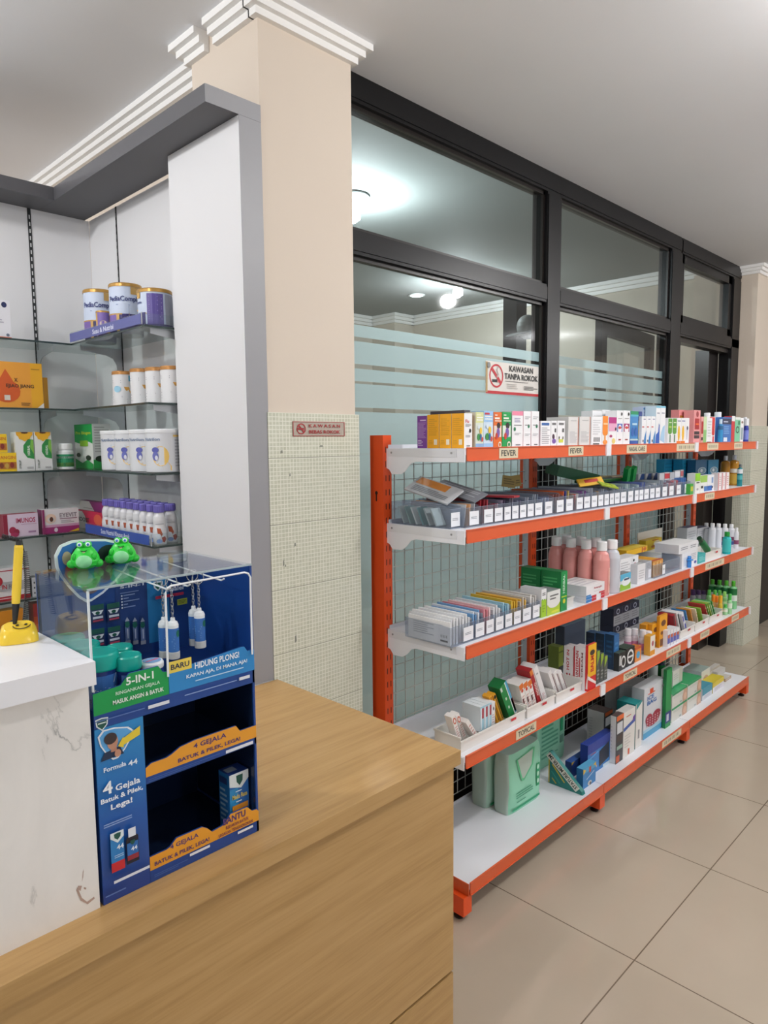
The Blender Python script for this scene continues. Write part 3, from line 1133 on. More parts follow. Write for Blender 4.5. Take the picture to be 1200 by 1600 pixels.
SB('medicine_box', 'box', 'low white box with purple figure, top shelf', 0, -0.02, 861, 870, 657.5, 0.04, W, F=[('r', 0.15, 0.83, 0.85, 0.92, '#777'), ('o', 0.4, 0.38, 0.22, 0.1, '#4a2f3f'), ('o', 0.5, 0.2, 0.35, 0.1, '#7a5aa8'), ('r', 0.6, 0.55, 0.85, 0.7, '#555')])
SB('medicine_box', 'box', 'low white box with yellow-green figures, top shelf', 0, -0.02, 870.5, 882.5, 657.5, 0.04, W, F=[('r', 0.2, 0.83, 0.85, 0.92, '#777'), ('r', 0.2, 0.14, 0.8, 0.27, '#cbd24a'), ('o', 0.25, 0.33, 0.08, 0.06, '#5a5a4a'), ('o', 0.75, 0.33, 0.08, 0.06, '#5a5a4a'), ('r', 0.65, 0.55, 0.85, 0.7, '#555')])
gx = [('g', 9, 0.12, 0.1, 0.88, 0.5, '#b9b9bb'), ('r', 0.96, 0, 1, 1, '#d9672a'), ('r', 0.2, 0.86, 0.8, 0.88, '#aaa')]
SB('medicine_box', 'box', 'grey-white box with orange edge behind the yellow-green figure box', 0, -0.062, 872, 888.5, 652, 0.05, '#dcdad8', F=gx)
SB('medicine_box', 'box', 'first of two grey-white boxes with orange edge above second FEVER card', 0, -0.02, 888, 903.5, 651.5, 0.05, '#dcdad8', F=gx)
SB('medicine_box', 'box', 'second of two grey-white boxes with orange edge above second FEVER card', 0, -0.02, 905.5, 922, 651, 0.05, '#dcdad8', F=gx)
SB('medicine_box', 'box', 'white box with barcode beside the orange-fronted box, top shelf', 0, -0.02, 924, 940.5, 651, 0.05, W, F=[('g', 7, 0.12, 0.35, 0.85, 0.9, '#cfcfd2'), ('b', 12, 0.2, 0.12, 0.85, 0.28, '#444'), ('r', 0.15, 0.03, 0.75, 0.07, '#333')])
SB('medicine_box', 'box', 'tall white box standing behind the barcode box, top shelf', 0, -0.09, 925, 940, 642, 0.05, '#ececee', F=[('g', 4, 0.15, 0.3, 0.85, 0.9, '#d3d3d6')])
SB('medicine_box', 'box', 'tall white box standing behind the orange-fronted box, top shelf', 0, -0.09, 940.5, 953, 640.5, 0.05, '#ececee', F=[('g', 4, 0.15, 0.3, 0.85, 0.9, '#d3d3d6')])
SB('medicine_box', 'box', 'white box with large orange tongue print, top shelf', 0, -0.02, 940.8, 950, 650, 0.05, W, F=[('r', 0.05, 0.42, 0.95, 1, '#f08a1d'), ('o', 0.5, 0.42, 0.45, 0.1, '#f08a1d'), ('o', 0.5, 0.1, 0.4, 0.08, '#ee8f3a'), ('r', 0.35, 0.1, 0.6, 0.35, '#f0a45a'), ('r', 0.15, 0.7, 0.85, 0.76, '#f7c690')])
SB('medicine_box', 'box', 'white box with magenta top half and yellow spoon, top shelf', 0, -0.02, 950.5, 963, 652, 0.05, W, F=[('r', 0.03, 0.78, 1, 1, '#b3257c'), ('r', 0.03, 0.5, 1, 0.78, '#e5a8c6'), ('o', 0.3, 0.32, 0.18, 0.05, '#b0356c'), ('o', 0.65, 0.14, 0.22, 0.1, '#e8d27a'), ('o', 0.9, 0.58, 0.1, 0.06, '#2a1c33')])
for (pa, pb, c, n) in ((963.2, 973, '#5566b4', 'violet'), (973.4, 984, '#a22a6c', 'magenta')):
    SB('medicine_box', 'box', 'tall white box with %s swirl emblem above NASAL CARE card' % n, 0, -0.02, pa, pb, 641.5, 0.05, W, F=[('r', 0.08, 0.38, 0.92, 0.62, c), ('o', 0.5, 0.45, 0.3, 0.14, '#f2eef4'), ('o', 0.5, 0.5, 0.26, 0.04, '#c7402f'), ('r', 0.3, 0.13, 0.7, 0.17, '#933'), ('o', 0.75, 0.9, 0.12, 0.05, '#222'), ('r', 0.15, 0.76, 0.8, 0.78, '#999')])
SB('medicine_box', 'box', 'blue box with green top band above NASAL CARE card', 0, -0.02, 984.3, 996.8, 642.5, 0.05, '#3f86c4', F=[('r', 0, 0.9, 1, 1, '#1f8f5c'), ('r', 0, 0.84, 1, 0.9, '#54b0c8'), ('r', 0, 0.12, 1, 0.17, '#bcd3d0'), ('r', 0, 0, 1, 0.12, '#2f55a4'), ('o', 0.3, 0.38, 0.18, 0.14, '#2c5fae'), ('o', 0.72, 0.38, 0.18, 0.14, '#2c5fae'), ('r', 0.2, 0.58, 0.8, 0.64, '#b4d6ea')])
SB('medicine_box', 'box', 'narrow navy, yellow and green box right of the green-topped blue box', 0, -0.035, 997, 1002.5, 643, 0.05, '#263a80', F=[('r', 0, 0.2, 0.9, 0.72, '#dcc75a'), ('r', 0, 0, 1, 0.2, '#3c9b5a')])
for k, (pa, pb) in enumerate(((1002.6, 1009.6), (1010, 1016.6), (1017, 1023.8))):
    SB('nasal_spray_box', 'box', ['left', 'middle', 'right'][k] + ' of three slim white nasal spray boxes with blue corner', 0, -0.02, pa, pb, 650.5, 0.04, W, F=[('p', [(0.45, 0), (1, 0), (1, 0.5), (0.6, 0.25)], '#2f7fc0'), ('r', 0.05, 0.6, 0.5, 0.64, '#c55'), ('r', 0.3, 0.88, 0.8, 0.91, '#88a'), ('o', 0.3, 0.12, 0.12, 0.05, '#223')])
for k, (pa, pb) in enumerate(((1004, 1012.6), (1013, 1024))):
    SB('nasal_spray_box', 'box', ['left', 'right'][k] + ' of two pale lavender boxes behind the slim nasal spray boxes', 0, -0.075, pa, pb, 636 - k, 0.05, '#c3d0ea', F=[('r', 0, 0.93, 1, 0.97, '#5f9fd0'), ('g', 4, 0.1, 0.6, 0.9, 0.88, '#9fb0d8')])
SB('nasal_spray_box', 'box', 'tall white box with deep blue swirl, top shelf', 0, -0.02, 1024.2, 1031, 634.5, 0.05, W, '#cfe4f2', F=[('r', 0, 0.95, 1, 1, '#7fc3dc'), ('p', [(0, 0.02), (0.9, 0.02), (0.9, 0.5), (0.7, 0.55), (0.6, 0.32), (0.1, 0.25)], '#2a5bb4'), ('r', 0.2, 0.8, 0.8, 0.83, '#99a')])
SB('nasal_spray_box', 'box', 'tall white box with pale blue swirl, top shelf', 0, -0.02, 1031.3, 1039, 634.5, 0.05, W, F=[('r', 0, 0.95, 1, 1, '#7fc3dc'), ('p', [(0, 0.1), (0.9, 0.02), (0.9, 0.5), (0.5, 0.45), (0.2, 0.3)], '#a9cce8'), ('r', 0.2, 0.8, 0.8, 0.83, '#99a')])
for k, (pa, pb) in enumerate(((1043.3, 1050), (1050.3, 1057))):
    SB('medicine_box', 'box', ['left', 'right'][k] + ' of two green and white dropper boxes on the top shelf', 0, -0.02, pa, pb, 653, 0.04, W, F=[('r', 0.05, 0.45, 0.98, 0.98, '#5a9a38'), ('o', 0.5, 0.45, 0.45, 0.08, '#5a9a38'), ('r', 0.4, 0.05, 0.7, 0.35, '#6f8f74'), ('r', 0.2, 0.62, 0.8, 0.68, '#b9cf5a'), ('r', 0.2, 0.8, 0.8, 0.84, '#dfe8c8')])
SB('medicine_box', 'box', 'plain slim white box left of the green dropper boxes', 0, -0.03, 1039.3, 1043, 654, 0.04, '#e6e8ea')
for k, (pa, pb) in enumerate(((1057.5, 1063.6), (1064, 1070.3))):
    SB('medicine_box', 'box', ['left', 'right'][k] + ' of two white boxes with yellow and orange dropper art', 0, -0.02, pa, pb, 653, 0.04, W, F=[('o', 0.5, 0.4, 0.28, 0.3, '#edb51d'), ('r', 0.0, 0, 1, 0.1, '#ec7e24'), ('r', 0.1, 0.86, 0.9, 0.9, '#7a7aa8')])
SB('medicine_box', 'box', 'white box with small purple plant print, top shelf', 0, -0.02, 1070.6, 1076.6, 653, 0.04, W, F=[('r', 0.4, 0.15, 0.5, 0.6, '#6f62a4'), ('o', 0.5, 0.6, 0.2, 0.08, '#4a4a66')])
zz = S[0] + 0.0004
SB('medicine_box', 'box', 'large pink and orange box standing behind on the top shelf', 0, -0.085, 1060, 1084, 641, 0.04, '#e58f8f', F=[('r', 0.06, 0.1, 0.92, 0.83, '#c9821a'), ('r', 0.12, 0.14, 0.7, 0.79, '#e0a52c'), ('r', 0.25, 0.9, 0.7, 0.92, '#8c4a4a')])
SB('medicine_box', 'box', 'tall pink box with red panel near the right end of the top shelf', 0, -0.025, 1083.5, 1093.5, 641, 0.05, '#e79a9a', F=[('r', 0.15, 0.42, 0.85, 0.75, '#a81a22'), ('r', 0.1, 0.14, 0.9, 0.36, '#3a2a30'), ('r', 0.1, 0.24, 0.9, 0.26, '#e79a9a'), ('o', 0.5, 0.88, 0.2, 0.09, '#9c3038'), ('r', 0.25, 0.55, 0.75, 0.6, '#e7672a')])
SB('medicine_box', 'box', 'small pink and red box right of the tall pink box', 0, -0.02, 1094, 1098.8, 651, 0.04, '#e3a7a2', F=[('r', 0.1, 0.35, 0.9, 0.82, '#a81a22'), ('r', 0.1, 0.1, 0.9, 0.22, '#4a3038')])
SB('medicine_box', 'box', 'narrow pale green box near the right end of the top shelf', 0, -0.02, 1099, 1103.8, 651, 0.05, '#c9dcae', F=[('r', 0, 0, 1, 0.5, '#8cbf78')])
SB('medicine_box', 'box', 'white box with red droplet stripe near the right end, top shelf', 0, -0.02, 1104, 1117, 651, 0.04, W, F=[('r', 0.62, 0.35, 0.95, 0.98, '#cf2f2c'), ('o', 0.78, 0.35, 0.16, 0.07, '#cf2f2c'), ('r', 0.72, 0.02, 0.88, 0.25, '#c23'), ('r', 0.02, 0, 0.58, 0.04, '#2a2a3a'), ('g', 6, 0.1, 0.2, 0.5, 0.85, '#d0d0d4'), ('r', 0.3, 0.95, 0.6, 0.98, '#c23')])
SB('medicine_box', 'box', 'navy and blue box with white window print, top shelf', 0, -0.02, 1128.5, 1142.3, 652, 0.04, '#3b6fb8', F=[('r', 0, 0.72, 1, 0.95, '#2b3150'), ('r', 0.1, 0.8, 0.6, 0.84, '#cfd4e6'), ('r', 0.15, 0.04, 0.55, 0.2, '#e4edf6'), ('g', 5, 0.15, 0.32, 0.75, 0.66, '#7fb0de')])
SB('medicine_box', 'box', 'narrow red box with white top, right part of the top shelf', 0, -0.02, 1142.6, 1147.6, 650, 0.04, '#c8373c', F=[('r', 0, 0.8, 1, 1, '#e7e7ea')])
SB('medicine_box', 'box', 'green box with dark C mark, right part of the top shelf', 0, -0.02, 1148, 1156, 652, 0.04, '#7fc8a2', F=[('q', 0.5, 0.5, 0.34, 0.14, 0.35, '#1d4638'), ('r', 0.55, 0.7, 1, 0.85, '#2e8c5c'), ('r', 0, 0.9, 1, 1, '#e7ebe8')])
SB('medicine_box', 'box', 'slim white box with grey dot at the right end, top shelf', 0, -0.02, 1156.6, 1161.5, 653, 0.04, W, F=[('o', 0.5, 0.82, 0.3, 0.05, '#865'), ('r', 0.2, 0.1, 0.8, 0.6, '#93a7b0')])


def bottle(name, cat, label, x, y, z, r, h, body, cap, capr=0.55, caph=0.2, bands=(), group=None, seg=18, sq=1.0, shoulder=0.1, liquid=None, labelpatch=None):
    """bottle: body + neck as the thing's mesh, cap (and print) as parts"""
    t_ = thing(name, (x, y, z), label, cat, group)
    hb = h * (1 - caph)
    b = MB()
    prof = [(r * 0.93, 0), (r, h * 0.015), (r, hb - h * shoulder), (r * 0.8, hb - h * shoulder * 0.35), (r * capr * 0.85, hb - 0.002), (r * capr * 0.85, hb + 0.004)]
    b.lathe([(pr, z + pz) for pr, pz in prof], (x, y, 0), body, seg, sx=sq, smooth=True)
    if bands:
        ang = math.atan2(CAM.y - y, CAM.x - x)
        for (za, zb_, c) in bands:
            b.ops(cylmap((x, y, z), r + 0.0002, h * za, h * zb_, ang, 3.4), [('r', 0, 0, 1, 1, c)], cyl=True)
    if labelpatch:
        ang = 0.15
        b.ops(cylmap((x, y, z), r + 0.0003, 0, h, ang, 2.0), labelpatch, cyl=True)
    b.build('bottle_body', t_)
    c_ = MB()
    rc = r * capr
    c_.lathe([(rc, z + hb), (rc, z + h - 0.003), (rc * 0.9, z + h)], (x, y, 0), cap, seg)
    c_.build('cap', t_)
    return t_


def SBt(name, cat, label, s, x, pc, pt, r, body, cap, zb=None, **k):
    z = S[s] + 0.0004 if zb is None else zb
    y = Yc(pc, x, z + 0.05)
    best = None
    for f in (1.0, 0.92, 0.85):
        for st_ in range(60):
            for sg in (-1, 1):
                xx = x + sg * st_ * 0.005
                if not -0.325 + r * f < xx < -0.003 - r * f:
                    continue
                yy = Yc(pc, xx, z + 0.05)
                if yy + r * f > 2.695:
                    continue
                hh_ = Zr(pt, xx, yy) - z
                if clash(xx - r * f, xx + r * f, yy - r * f, yy + r * f, z, z + hh_) is None:
                    best = (xx, yy, hh_, r * f)
                    break
            if best:
                break
        if best:
            break
    if best:
        x, y, h, r = best
    else:
        y = min(y, 2.694 - r)
        x = min(-0.003 - r, Xc(pc, y, z + 0.05))
        h = Zr(pt, x, y) - z
    PLACED.append((x - r, x + r, y - r, y + r, z, z + h))
    return bottle(name, cat, label, x, y, z, r, h, body, cap, **k)


SBt('bottle', 'bottle', 'white capped bottle behind the narrow pale green box, top shelf', 0, -0.095, 1104, 645, 0.021, '#e8eaec', '#f2f3f5', capr=0.75)
SBt('bottle', 'bottle', 'larger white capped bottle behind the red-striped box, top shelf', 0, -0.075, 1120.5, 644, 0.022, '#e9ebee', '#f4f5f7', capr=0.8)
SBt('bottle', 'bottle', 'slim clear blue bottle with white tip, top shelf', 0, -0.035, 1125.6, 655, 0.0125, '#2f8ec6', '#cfe0ee', capr=0.6, bands=[(0.55, 0.72, '#2a5f8c')])
SBt('tube', 'tube', 'blue and white tube at the right end of the top shelf', 0, -0.03, 1165.6, 654, 0.0135, '#27369c', '#e9eaf0', capr=0.95, caph=0.3, bands=[(0.1, 0.5, '#7a86d4')])
SBt('tube', 'tube', 'white and navy tube behind the blue tube, top shelf right end', 0, -0.075, 1163, 652, 0.012, '#e2e4ea', '#e9eaf0', capr=0.9, caph=0.3)

# ---------------- shelf 2: clear bins with white tags, strips of tablets in them
tags2 = [712, 739.5, 762, 779.5, 792.3, 804, 816.5, 828, 840, 856, 874, 888.5, 904.5, 917, 928, 938, 947.3, 955, 963, 973, 986.3, 994, 1000.8, 1009, 1019.2, 1026.7, 1037.5, 1048, 1059.3, 1071.8]
zs = S[1] + 0.0004
TY = [Yc(p, -0.048, zs + 0.03) for p in tags2]


def order_word(n):
    w = ['first', 'second', 'third', 'fourth', 'fifth', 'sixth', 'seventh', 'eighth', 'ninth', 'tenth', 'eleventh', 'twelfth', 'thirteenth', 'fourteenth', 'fifteenth', 'sixteenth', 'seventeenth', 'eighteenth', 'nineteenth', 'twentieth', 'twenty-first', 'twenty-second', 'twenty-third', 'twenty-fourth', 'twenty-fifth', 'twenty-sixth', 'twenty-seventh', 'twenty-eighth', 'twenty-ninth', 'thirtieth']
    return w[n]


def clear_bin(y0, y1, xf, xb, z, hf, hb, label, group=None, tagc=None, ledge='#8a93a6'):
    """open-topped clear bin, low at the front, with a white paper tag"""
    PLACED.append((xb, xf, y0, y1, z, z + hb))
    t_ = thing('clear_bin', ((xf + xb) / 2, (y0 + y1) / 2, z), label, 'bin', group)
    b = MB()
    w = 0.0014
    for ya in (y0, y1 - w):
        b.prism([(xb, ya, z), (xf, ya, z), (xf, ya, z + hf), (xf - 0.035, ya, z + hb), (xb, ya, z + hb)], (0, w, 0), BIN)
    b.box(xf - w, xf, y0 + w, y1 - w, z, z + hf, BIN)
    b.box(xb, xb + w, y0 + w, y1 - w, z, z + hb, BIN)
    b.box(xb + w, xf - w, y0 + w, y1 - w, z, z + w, BIN)
    b.build('bin_body', t_)
    b = MB()   # opaque rim strips, their tone painted for light the polished edge catches
    b.box(xb, xf - 0.036, y0, y0 + w, z + hb, z + hb + 0.0009, ledge)
    b.box(xf - w, xf, y0, y1, z + hf, z + hf + 0.0009, ledge)
    b.box(xf - w, xf + 0.0002, y0, y1, z + 0.0, z + 0.0022, ledge)
    b.build('rim', t_)
    if tagc is not None:
        ty0, ty1 = tagc
        b = MB().box(xf + 0.0003, xf + 0.0009, ty0, ty1, z + 0.007, z + 0.007 + min(0.044, hf - 0.009), '#eef0f4')
        b.ops(plane((xf + 0.0009, ty0, z + 0.007), (0, ty1 - ty0, 0), (0, 0, 0.042)), [('g', 2, 0.15, 0.42, 0.85, 0.64, '#8f949c')])
        b.build('price_tag', t_)
    return t_


def strips(n, xf, xb, y0, y1, z, h, cols, label, group, lean=0.25, nm='blister_pack', cat='medicine'):
    """n flat tablet strips standing in a row inside a bin"""
    for k in range(n):
        y = y0 + (y1 - y0) * (k + 0.5) / n
        c = cols[k % len(cols)]
        b = MB().box(-(xf - xb) / 2, (xf - xb) / 2, -0.0016, 0.0016, 0, h, c)
        m_ = plane((-(xf - xb) / 2, -0.0016, 0), (xf - xb, 0, 0), (0, 0, h))
        b.ops(m_, [('g', 3, 0.08, 0.62, 0.92, 0.92, '#d7dade' if k % 2 else '#8f959c')])
        o = b.build(nm)
        o.matrix_world = Matrix.Translation(((xf + xb) / 2, y, z)) @ Matrix.Rotation(-lean * min(1, (y1 - y0) / max(0.02, h)) * 0.6, 4, 'X')
        tag(o, label, cat, group)


CONT = [['#7fa7a2', '#cfd6d4', '#5c9494', '#c9cfce'], ['#b9bcc0', '#e2a66f', '#a9adb3'], ['#a8242f', '#8f1f2c', '#b9444c'], ['#a3303c', '#8a2a44', '#b98a96'],
        ['#a392a8', '#6f5f78', '#b8a9bd'], ['#8f8ba0', '#b9b6c4'], ['#9a90a6', '#7a7290'], ['#8e95a4', '#b9bdc9'], ['#7d8796', '#a9b0bd'], ['#8a90b0', '#b0b4c4'],
        ['#8e5f58', '#7f4c48'], ['#d4622a', '#3f4f9c', '#c9b06a'], ['#c9853a', '#cf4a3a', '#e8e2d8'], ['#7a3f86', '#8a8f9c'], ['#a4a8b2', '#8e929e'], ['#9fa4ac', '#c59a6a'],
        ['#888e9c', '#aeb3bd'], ['#a9abb0', '#8f939c'], ['#8f959c', '#b7babf'], ['#8c98a0', '#a7b0b6'], ['#9ab0b2', '#c8d4d4'], ['#a8babc', '#dfe6e6'], ['#9fb3b8', '#c4cfd2'],
        ['#5566a8', '#8f9cb8'], ['#d8d9dc', '#a9adb3'], ['#b4b7bc', '#cfd1d4'], ['#aab1ba', '#8d96a3'], ['#c0626a', '#cfcfd4'], ['#c76a72', '#b8bcc4'], ['#4f79bd', '#5c8acb']]
DESC = {0: 'teal foil strips', 1: 'silver foil packs', 2: 'dark red packs', 3: 'maroon strips', 10: 'brown packs', 11: 'orange and blue strips', 12: 'orange and red strips', 13: 'purple strips', 23: 'blue strips', 27: 'pinkish strips', 28: 'pink packs', 29: 'blue packs'}
for i, y in enumerate(TY):
    ya = (TY[i - 1] + y) / 2 if i else y - 0.030
    yb = (TY[i + 1] + y) / 2 if i < len(TY) - 1 else y + (y - TY[i - 1]) / 2
    if i == 0:
        ya = 0.004
    ya += 0.0012
    yb -= 0.0012
    tw = min(0.046, (yb - ya) * 0.84)
    tc = (ya + 0.002, ya + 0.002 + tw) if i not in (1,) else (yb - tw - 0.002, yb - 0.002)
    if i > 0 and yb - ya > 0.062:
        tc = (y - 0.024, y + 0.024)
    d_ = DESC.get(i, 'pale foil strips')
    clear_bin(ya, yb, -0.062 if i == 0 else -0.045, -0.318, zs, 0.062, 0.074, 'clear bin holding %s, %s from left on the second shelf' % (d_, order_word(i)), 'clear tablet bins on the second shelf', tc)
    n = 2 if yb - ya < 0.05 else 3
    if i == 0:
        for q in range(6):
            xc = -0.262 + q * 0.028
            o = MB().box(-0.011, 0.011, -0.0225, 0.0225, 0, 0.060, ['#c4d2cf', '#7fa7a2', '#d6dedc', '#4f9496', '#aebbb9', '#bccac8'][q]).build('blister_pack')
            o.matrix_world = Matrix.Translation((xc, (ya + yb) / 2, zs + 0.0045)) @ Matrix.Rotation(-0.45, 4, 'Y') @ Matrix.Diagonal((0.25, 1, 1, 1))
            tag(o, 'teal and silver strip slanting in the leftmost bin, second shelf', 'medicine', 'slanting strips in the leftmost bin')
        continue
    strips(n, -0.065, -0.30, ya + 0.006, yb - 0.006, zs + 0.002, 0.062 + 0.008 * (i % 3), CONT[i % len(CONT)], '%s in the %s clear bin from left, second shelf' % (d_, order_word(i)), 'tablet strips in bin %s' % order_word(i))


def flat(name, cat, label, c, size, col, rot, ops=(), group=None, back=None):
    """flat pack centred at c: size (length, width, thickness), rot = Euler"""
    l, w, t = size
    b = MB().box(-l / 2, l / 2, -w / 2, w / 2, -t / 2, t / 2, back or col, None, None, col)
    if ops:
        b.ops(plane((-l / 2, -w / 2, t / 2), (l, 0, 0), (0, w, 0)), ops)
    o = b.build(name)
    from mathutils import Euler
    o.matrix_world = Matrix.Translation(c) @ Euler(rot).to_matrix().to_4x4()
    return tag(o, label, cat, group)


# packs sticking out of the leftmost bins
flat('tablet_pack', 'medicine', 'orange and silver pack leaning out of the leftmost bin, second shelf', (-0.20, 0.085, zs + 0.112), (0.19, 0.085, 0.006), '#c9ccd0', (0.5, 0.22, 0.0),
     [('r', 0.05, 0.55, 0.75, 0.95, '#e0913f'), ('g', 4, 0.1, 0.1, 0.9, 0.45, '#7a7f86')])
flat('tablet_pack', 'medicine', 'dark silver pack leaning beside the orange pack, second shelf left', (-0.16, 0.168, zs + 0.106), (0.19, 0.07, 0.006), '#7d8188', (0.35, 0.22, 0.0),
     [('g', 5, 0.1, 0.15, 0.9, 0.85, '#b4b8be')])
flat('tablet_pack', 'medicine', 'dark red pack lying across the bins, second shelf', (-0.13, 0.30, zs + 0.0835), (0.20, 0.055, 0.006), '#a01f2d', (0.0, 0.0, 0.25), [('g', 4, 0.1, 0.2, 0.9, 0.8, '#7d1824')])
for k, (px_, py_) in enumerate([(795, 762), (803, 764)]):
    p = PL(px_, py_, 0, -0.27)
    flat('sachet', 'medicine', ['left', 'right'][k] + ' gold sachet standing in the bins before the second post', (p.x, p.y, zs + 0.112), (0.055, 0.045, 0.004), '#a58a3a', (1.45, 0.15 - 0.3 * k, 0.9), [('g', 3, 0.1, 0.2, 0.9, 0.8, '#6f5c22')])
# green boxes and trays lying on the bins
flat('medicine_box', 'box', 'dark green herbal box lying tilted on the bins, second shelf', (-0.20, 0.985, zs + 0.130), (0.10, 0.20, 0.045), '#1d5a3a', (-0.22, 0.1, -0.5),
     [('g', 4, 0.2, 0.2, 0.8, 0.5, '#c4a94a'), ('r', 0.0, 0.0, 1.0, 0.06, '#35a06a')])
flat('tablet_pack', 'medicine', 'yellow pack with red lettering leaning on the dark green box', (-0.11, 0.975, zs + 0.1), (0.035, 0.13, 0.006), '#edb92e', (0.12, 0.95, -0.25), [('r', 0.2, 0.25, 0.62, 0.8, '#c6382c')])
flat('tablet_pack', 'medicine', 'lime green pack lying in front of the dark green box', (-0.06, 1.03, zs + 0.085), (0.03, 0.11, 0.005), '#a7bb3a', (-0.2, 0.5, -0.3), [('g', 2, 0.2, 0.2, 0.8, 0.8, '#7f9226')])
gt = SB('medicine_tray', 'tray', 'long dark green carton tray with beige packs, on the bins of the second shelf', 1, -0.19, 922, 977, 757, 0.075, '#1a6a36', '#17552e', '#134826', F=[('r', 0, 0.86, 1, 1, '#6fbf3a')], zb=zs + 0.0815)
for k, (pa, pb) in enumerate([(920, 930), (931, 942.5), (943, 954.5), (956, 975)]):
    SB('medicine_pack', 'box', '%s of four beige packs standing in the green carton tray' % ['leftmost', 'second from left', 'third from left', 'widest and rightmost'][k], 1, -0.27, pa, pb, 743.5, 0.035, '#dcc6a4', '#cbb48f', F=[('r', 0.15, 0.35, 0.85, 0.6, '#a4663a'), ('r', 0, 0, 1, 0.12, '#d8d2c0')], zb=zs + 0.0815)
for k, pc in enumerate((979, 988)):
    p = PL(pc, 758, 0, -0.16)
    flat('medicine_box', 'box', ['left', 'right'][k] + ' of two bright green packs tilted at the right end of the green tray', (p.x, p.y, zs + 0.112), (0.022, 0.035, 0.07), '#17a04a', (0.35, 0.25, 0.1), back='#1aa84e')
for k in range(3):
    SB('tablet_pack', 'medicine', '%s of three blue and silver pouches standing behind the bins, second shelf' % ['left', 'middle', 'right'][k], 1, -0.17, 997 + k * 11, 1006.5 + k * 11, 741 - k * 1.0, 0.012, '#27508f', '#b9bdc4', F=[('p', [(0.0, 0.6), (0.5, 1.0), (0, 1.0)], '#d4d6da'), ('p', [(0.9, 0.0), (1, 0.0), (1, 0.7)], '#d4d6da')], zb=zs + 0.003)
for k, (pa, pb, pt, c) in enumerate([(1030, 1037.5, 739, '#c9cbcf'), (1038, 1046, 738, '#c2323c'), (1046.5, 1053.5, 738, '#b9bcc0'), (1054, 1062, 735, '#e4e4e8'), (1063, 1067.5, 734, '#c4696f')]):
    SB('tablet_pack', 'medicine', '%s foil pouch sticking up from the bins before the turquoise boxes' % ['grey', 'red-topped', 'silver', 'white', 'pink'][k], 1, -0.10, pa, pb, pt, 0.010, '#bfc3c9', '#aeb2b9', F=[('r', 0, 0.72, 1, 0.95, c), ('g', 5, 0.1, 0.1, 0.9, 0.68, '#8f959d')], zb=zs + 0.003)

# right end of shelf 2
for k, (pa, pb) in enumerate([(1037.5, 1051.3), (1051.8, 1065.3)]):
    SB('medicine_box', 'box', ['left', 'middle'][k] + ' of three turquoise boxes standing at the back of the second shelf', 1, -0.265, pa, pb, 717.5, 0.045, '#1d90b8', '#1d90b8', F=[('g', 5, 0.1, 0.3, 0.9, 0.9, '#177ba0')])
SB('medicine_box', 'box', 'right turquoise box with pale right edge, back of the second shelf', 1, -0.205, 1065.8, 1085, 717.5, 0.05, '#1d90b8', '#1d90b8', F=[('g', 5, 0.08, 0.3, 0.62, 0.9, '#177ba0'), ('r', 0.68, 0, 1, 1, '#9fd0dc'), ('g', 5, 0.72, 0.3, 0.95, 0.9, '#6fb0c0')])
ov = [('o', 0.55, 0.62, 0.36, 0.12, '#7f9fb0'), ('q', 0.55, 0.62, 0.36, 0.12, 0.15, '#c9d8de'), ('o', 0.5, 0.62, 0.1, 0.06, '#e8eef0')]
SB('medicine_box', 'box', 'dark teal box with oval emblem, second shelf right part', 1, -0.15, 1086.3, 1104.3, 718.5, 0.045, '#165f86', '#165f86', F=ov)
SB('medicine_box', 'box', 'brighter teal box with oval emblem, second shelf right part', 1, -0.145, 1104.8, 1122, 718.5, 0.045, '#1b7ea6', '#155f80', F=ov)
SB('medicine_box', 'box', 'narrow green and yellow box beside the last blue bin, second shelf', 1, -0.025, 1078.5, 1083.5, 756, 0.04, '#3f9f3f', F=[('r', 0.2, 0.3, 0.9, 0.75, '#c9c43a')])
SB('medicine_box', 'box', 'white box with bright lime top and black mark, second shelf right', 1, -0.03, 1086, 1094, 739.5, 0.04, '#e9ebe6', F=[('r', 0, 0.6, 1, 1, '#8fd02f'), ('r', 0.25, 0.5, 0.85, 0.56, '#222'), ('o', 0.5, 0.2, 0.2, 0.06, '#aaa')])
SB('medicine_box', 'box', 'lime, white and blue box right of the bright lime one', 1, -0.03, 1094.3, 1105, 743, 0.04, '#e9ebe6', F=[('r', 0, 0.6, 1, 1, '#9bc85a'), ('r', 0.1, 0.25, 0.4, 0.4, '#333'), ('r', 0.55, 0.05, 1, 0.35, '#4a7fc4')])
SB('medicine_box', 'box', 'white and blue box left of the three white-red boxes, second shelf', 1, -0.03, 1105.3, 1115.8, 742, 0.04, '#e9ebee', F=[('r', 0, 0.05, 0.7, 0.35, '#2f66b4'), ('r', 0.6, 0.5, 0.85, 0.85, '#7fa0cf'), ('o', 0.75, 0.25, 0.1, 0.06, '#223')])
for k, (pa, pb) in enumerate([(1122, 1127.4), (1128, 1133.2), (1133.8, 1139.2)]):
    SB('medicine_box', 'box', '%s of three slim white and red boxes before the amber bottles' % ['left', 'middle', 'right'][k], 1, -0.025, pa, pb, 739 - k * 0.4, 0.035, '#efeaea', '#e4dcdc', F=[('r', 0.02, 0, 0.2, 1, '#cf5a60'), ('g', 5, 0.35, 0.2, 0.8, 0.8, '#d9a9a9')])
AMB = M('#9a6a1c', 0.12)
AMB2 = M('#b88226', 0.12)
SBt('bottle', 'bottle', 'left amber oil bottle with silver cap, second shelf right end', 1, -0.13, 1133, 712, 0.026, AMB, M('#b9bcc0', 0.25, 0.6), capr=0.42, caph=0.16, bands=[(0.05, 0.4, '#c9a24a')])
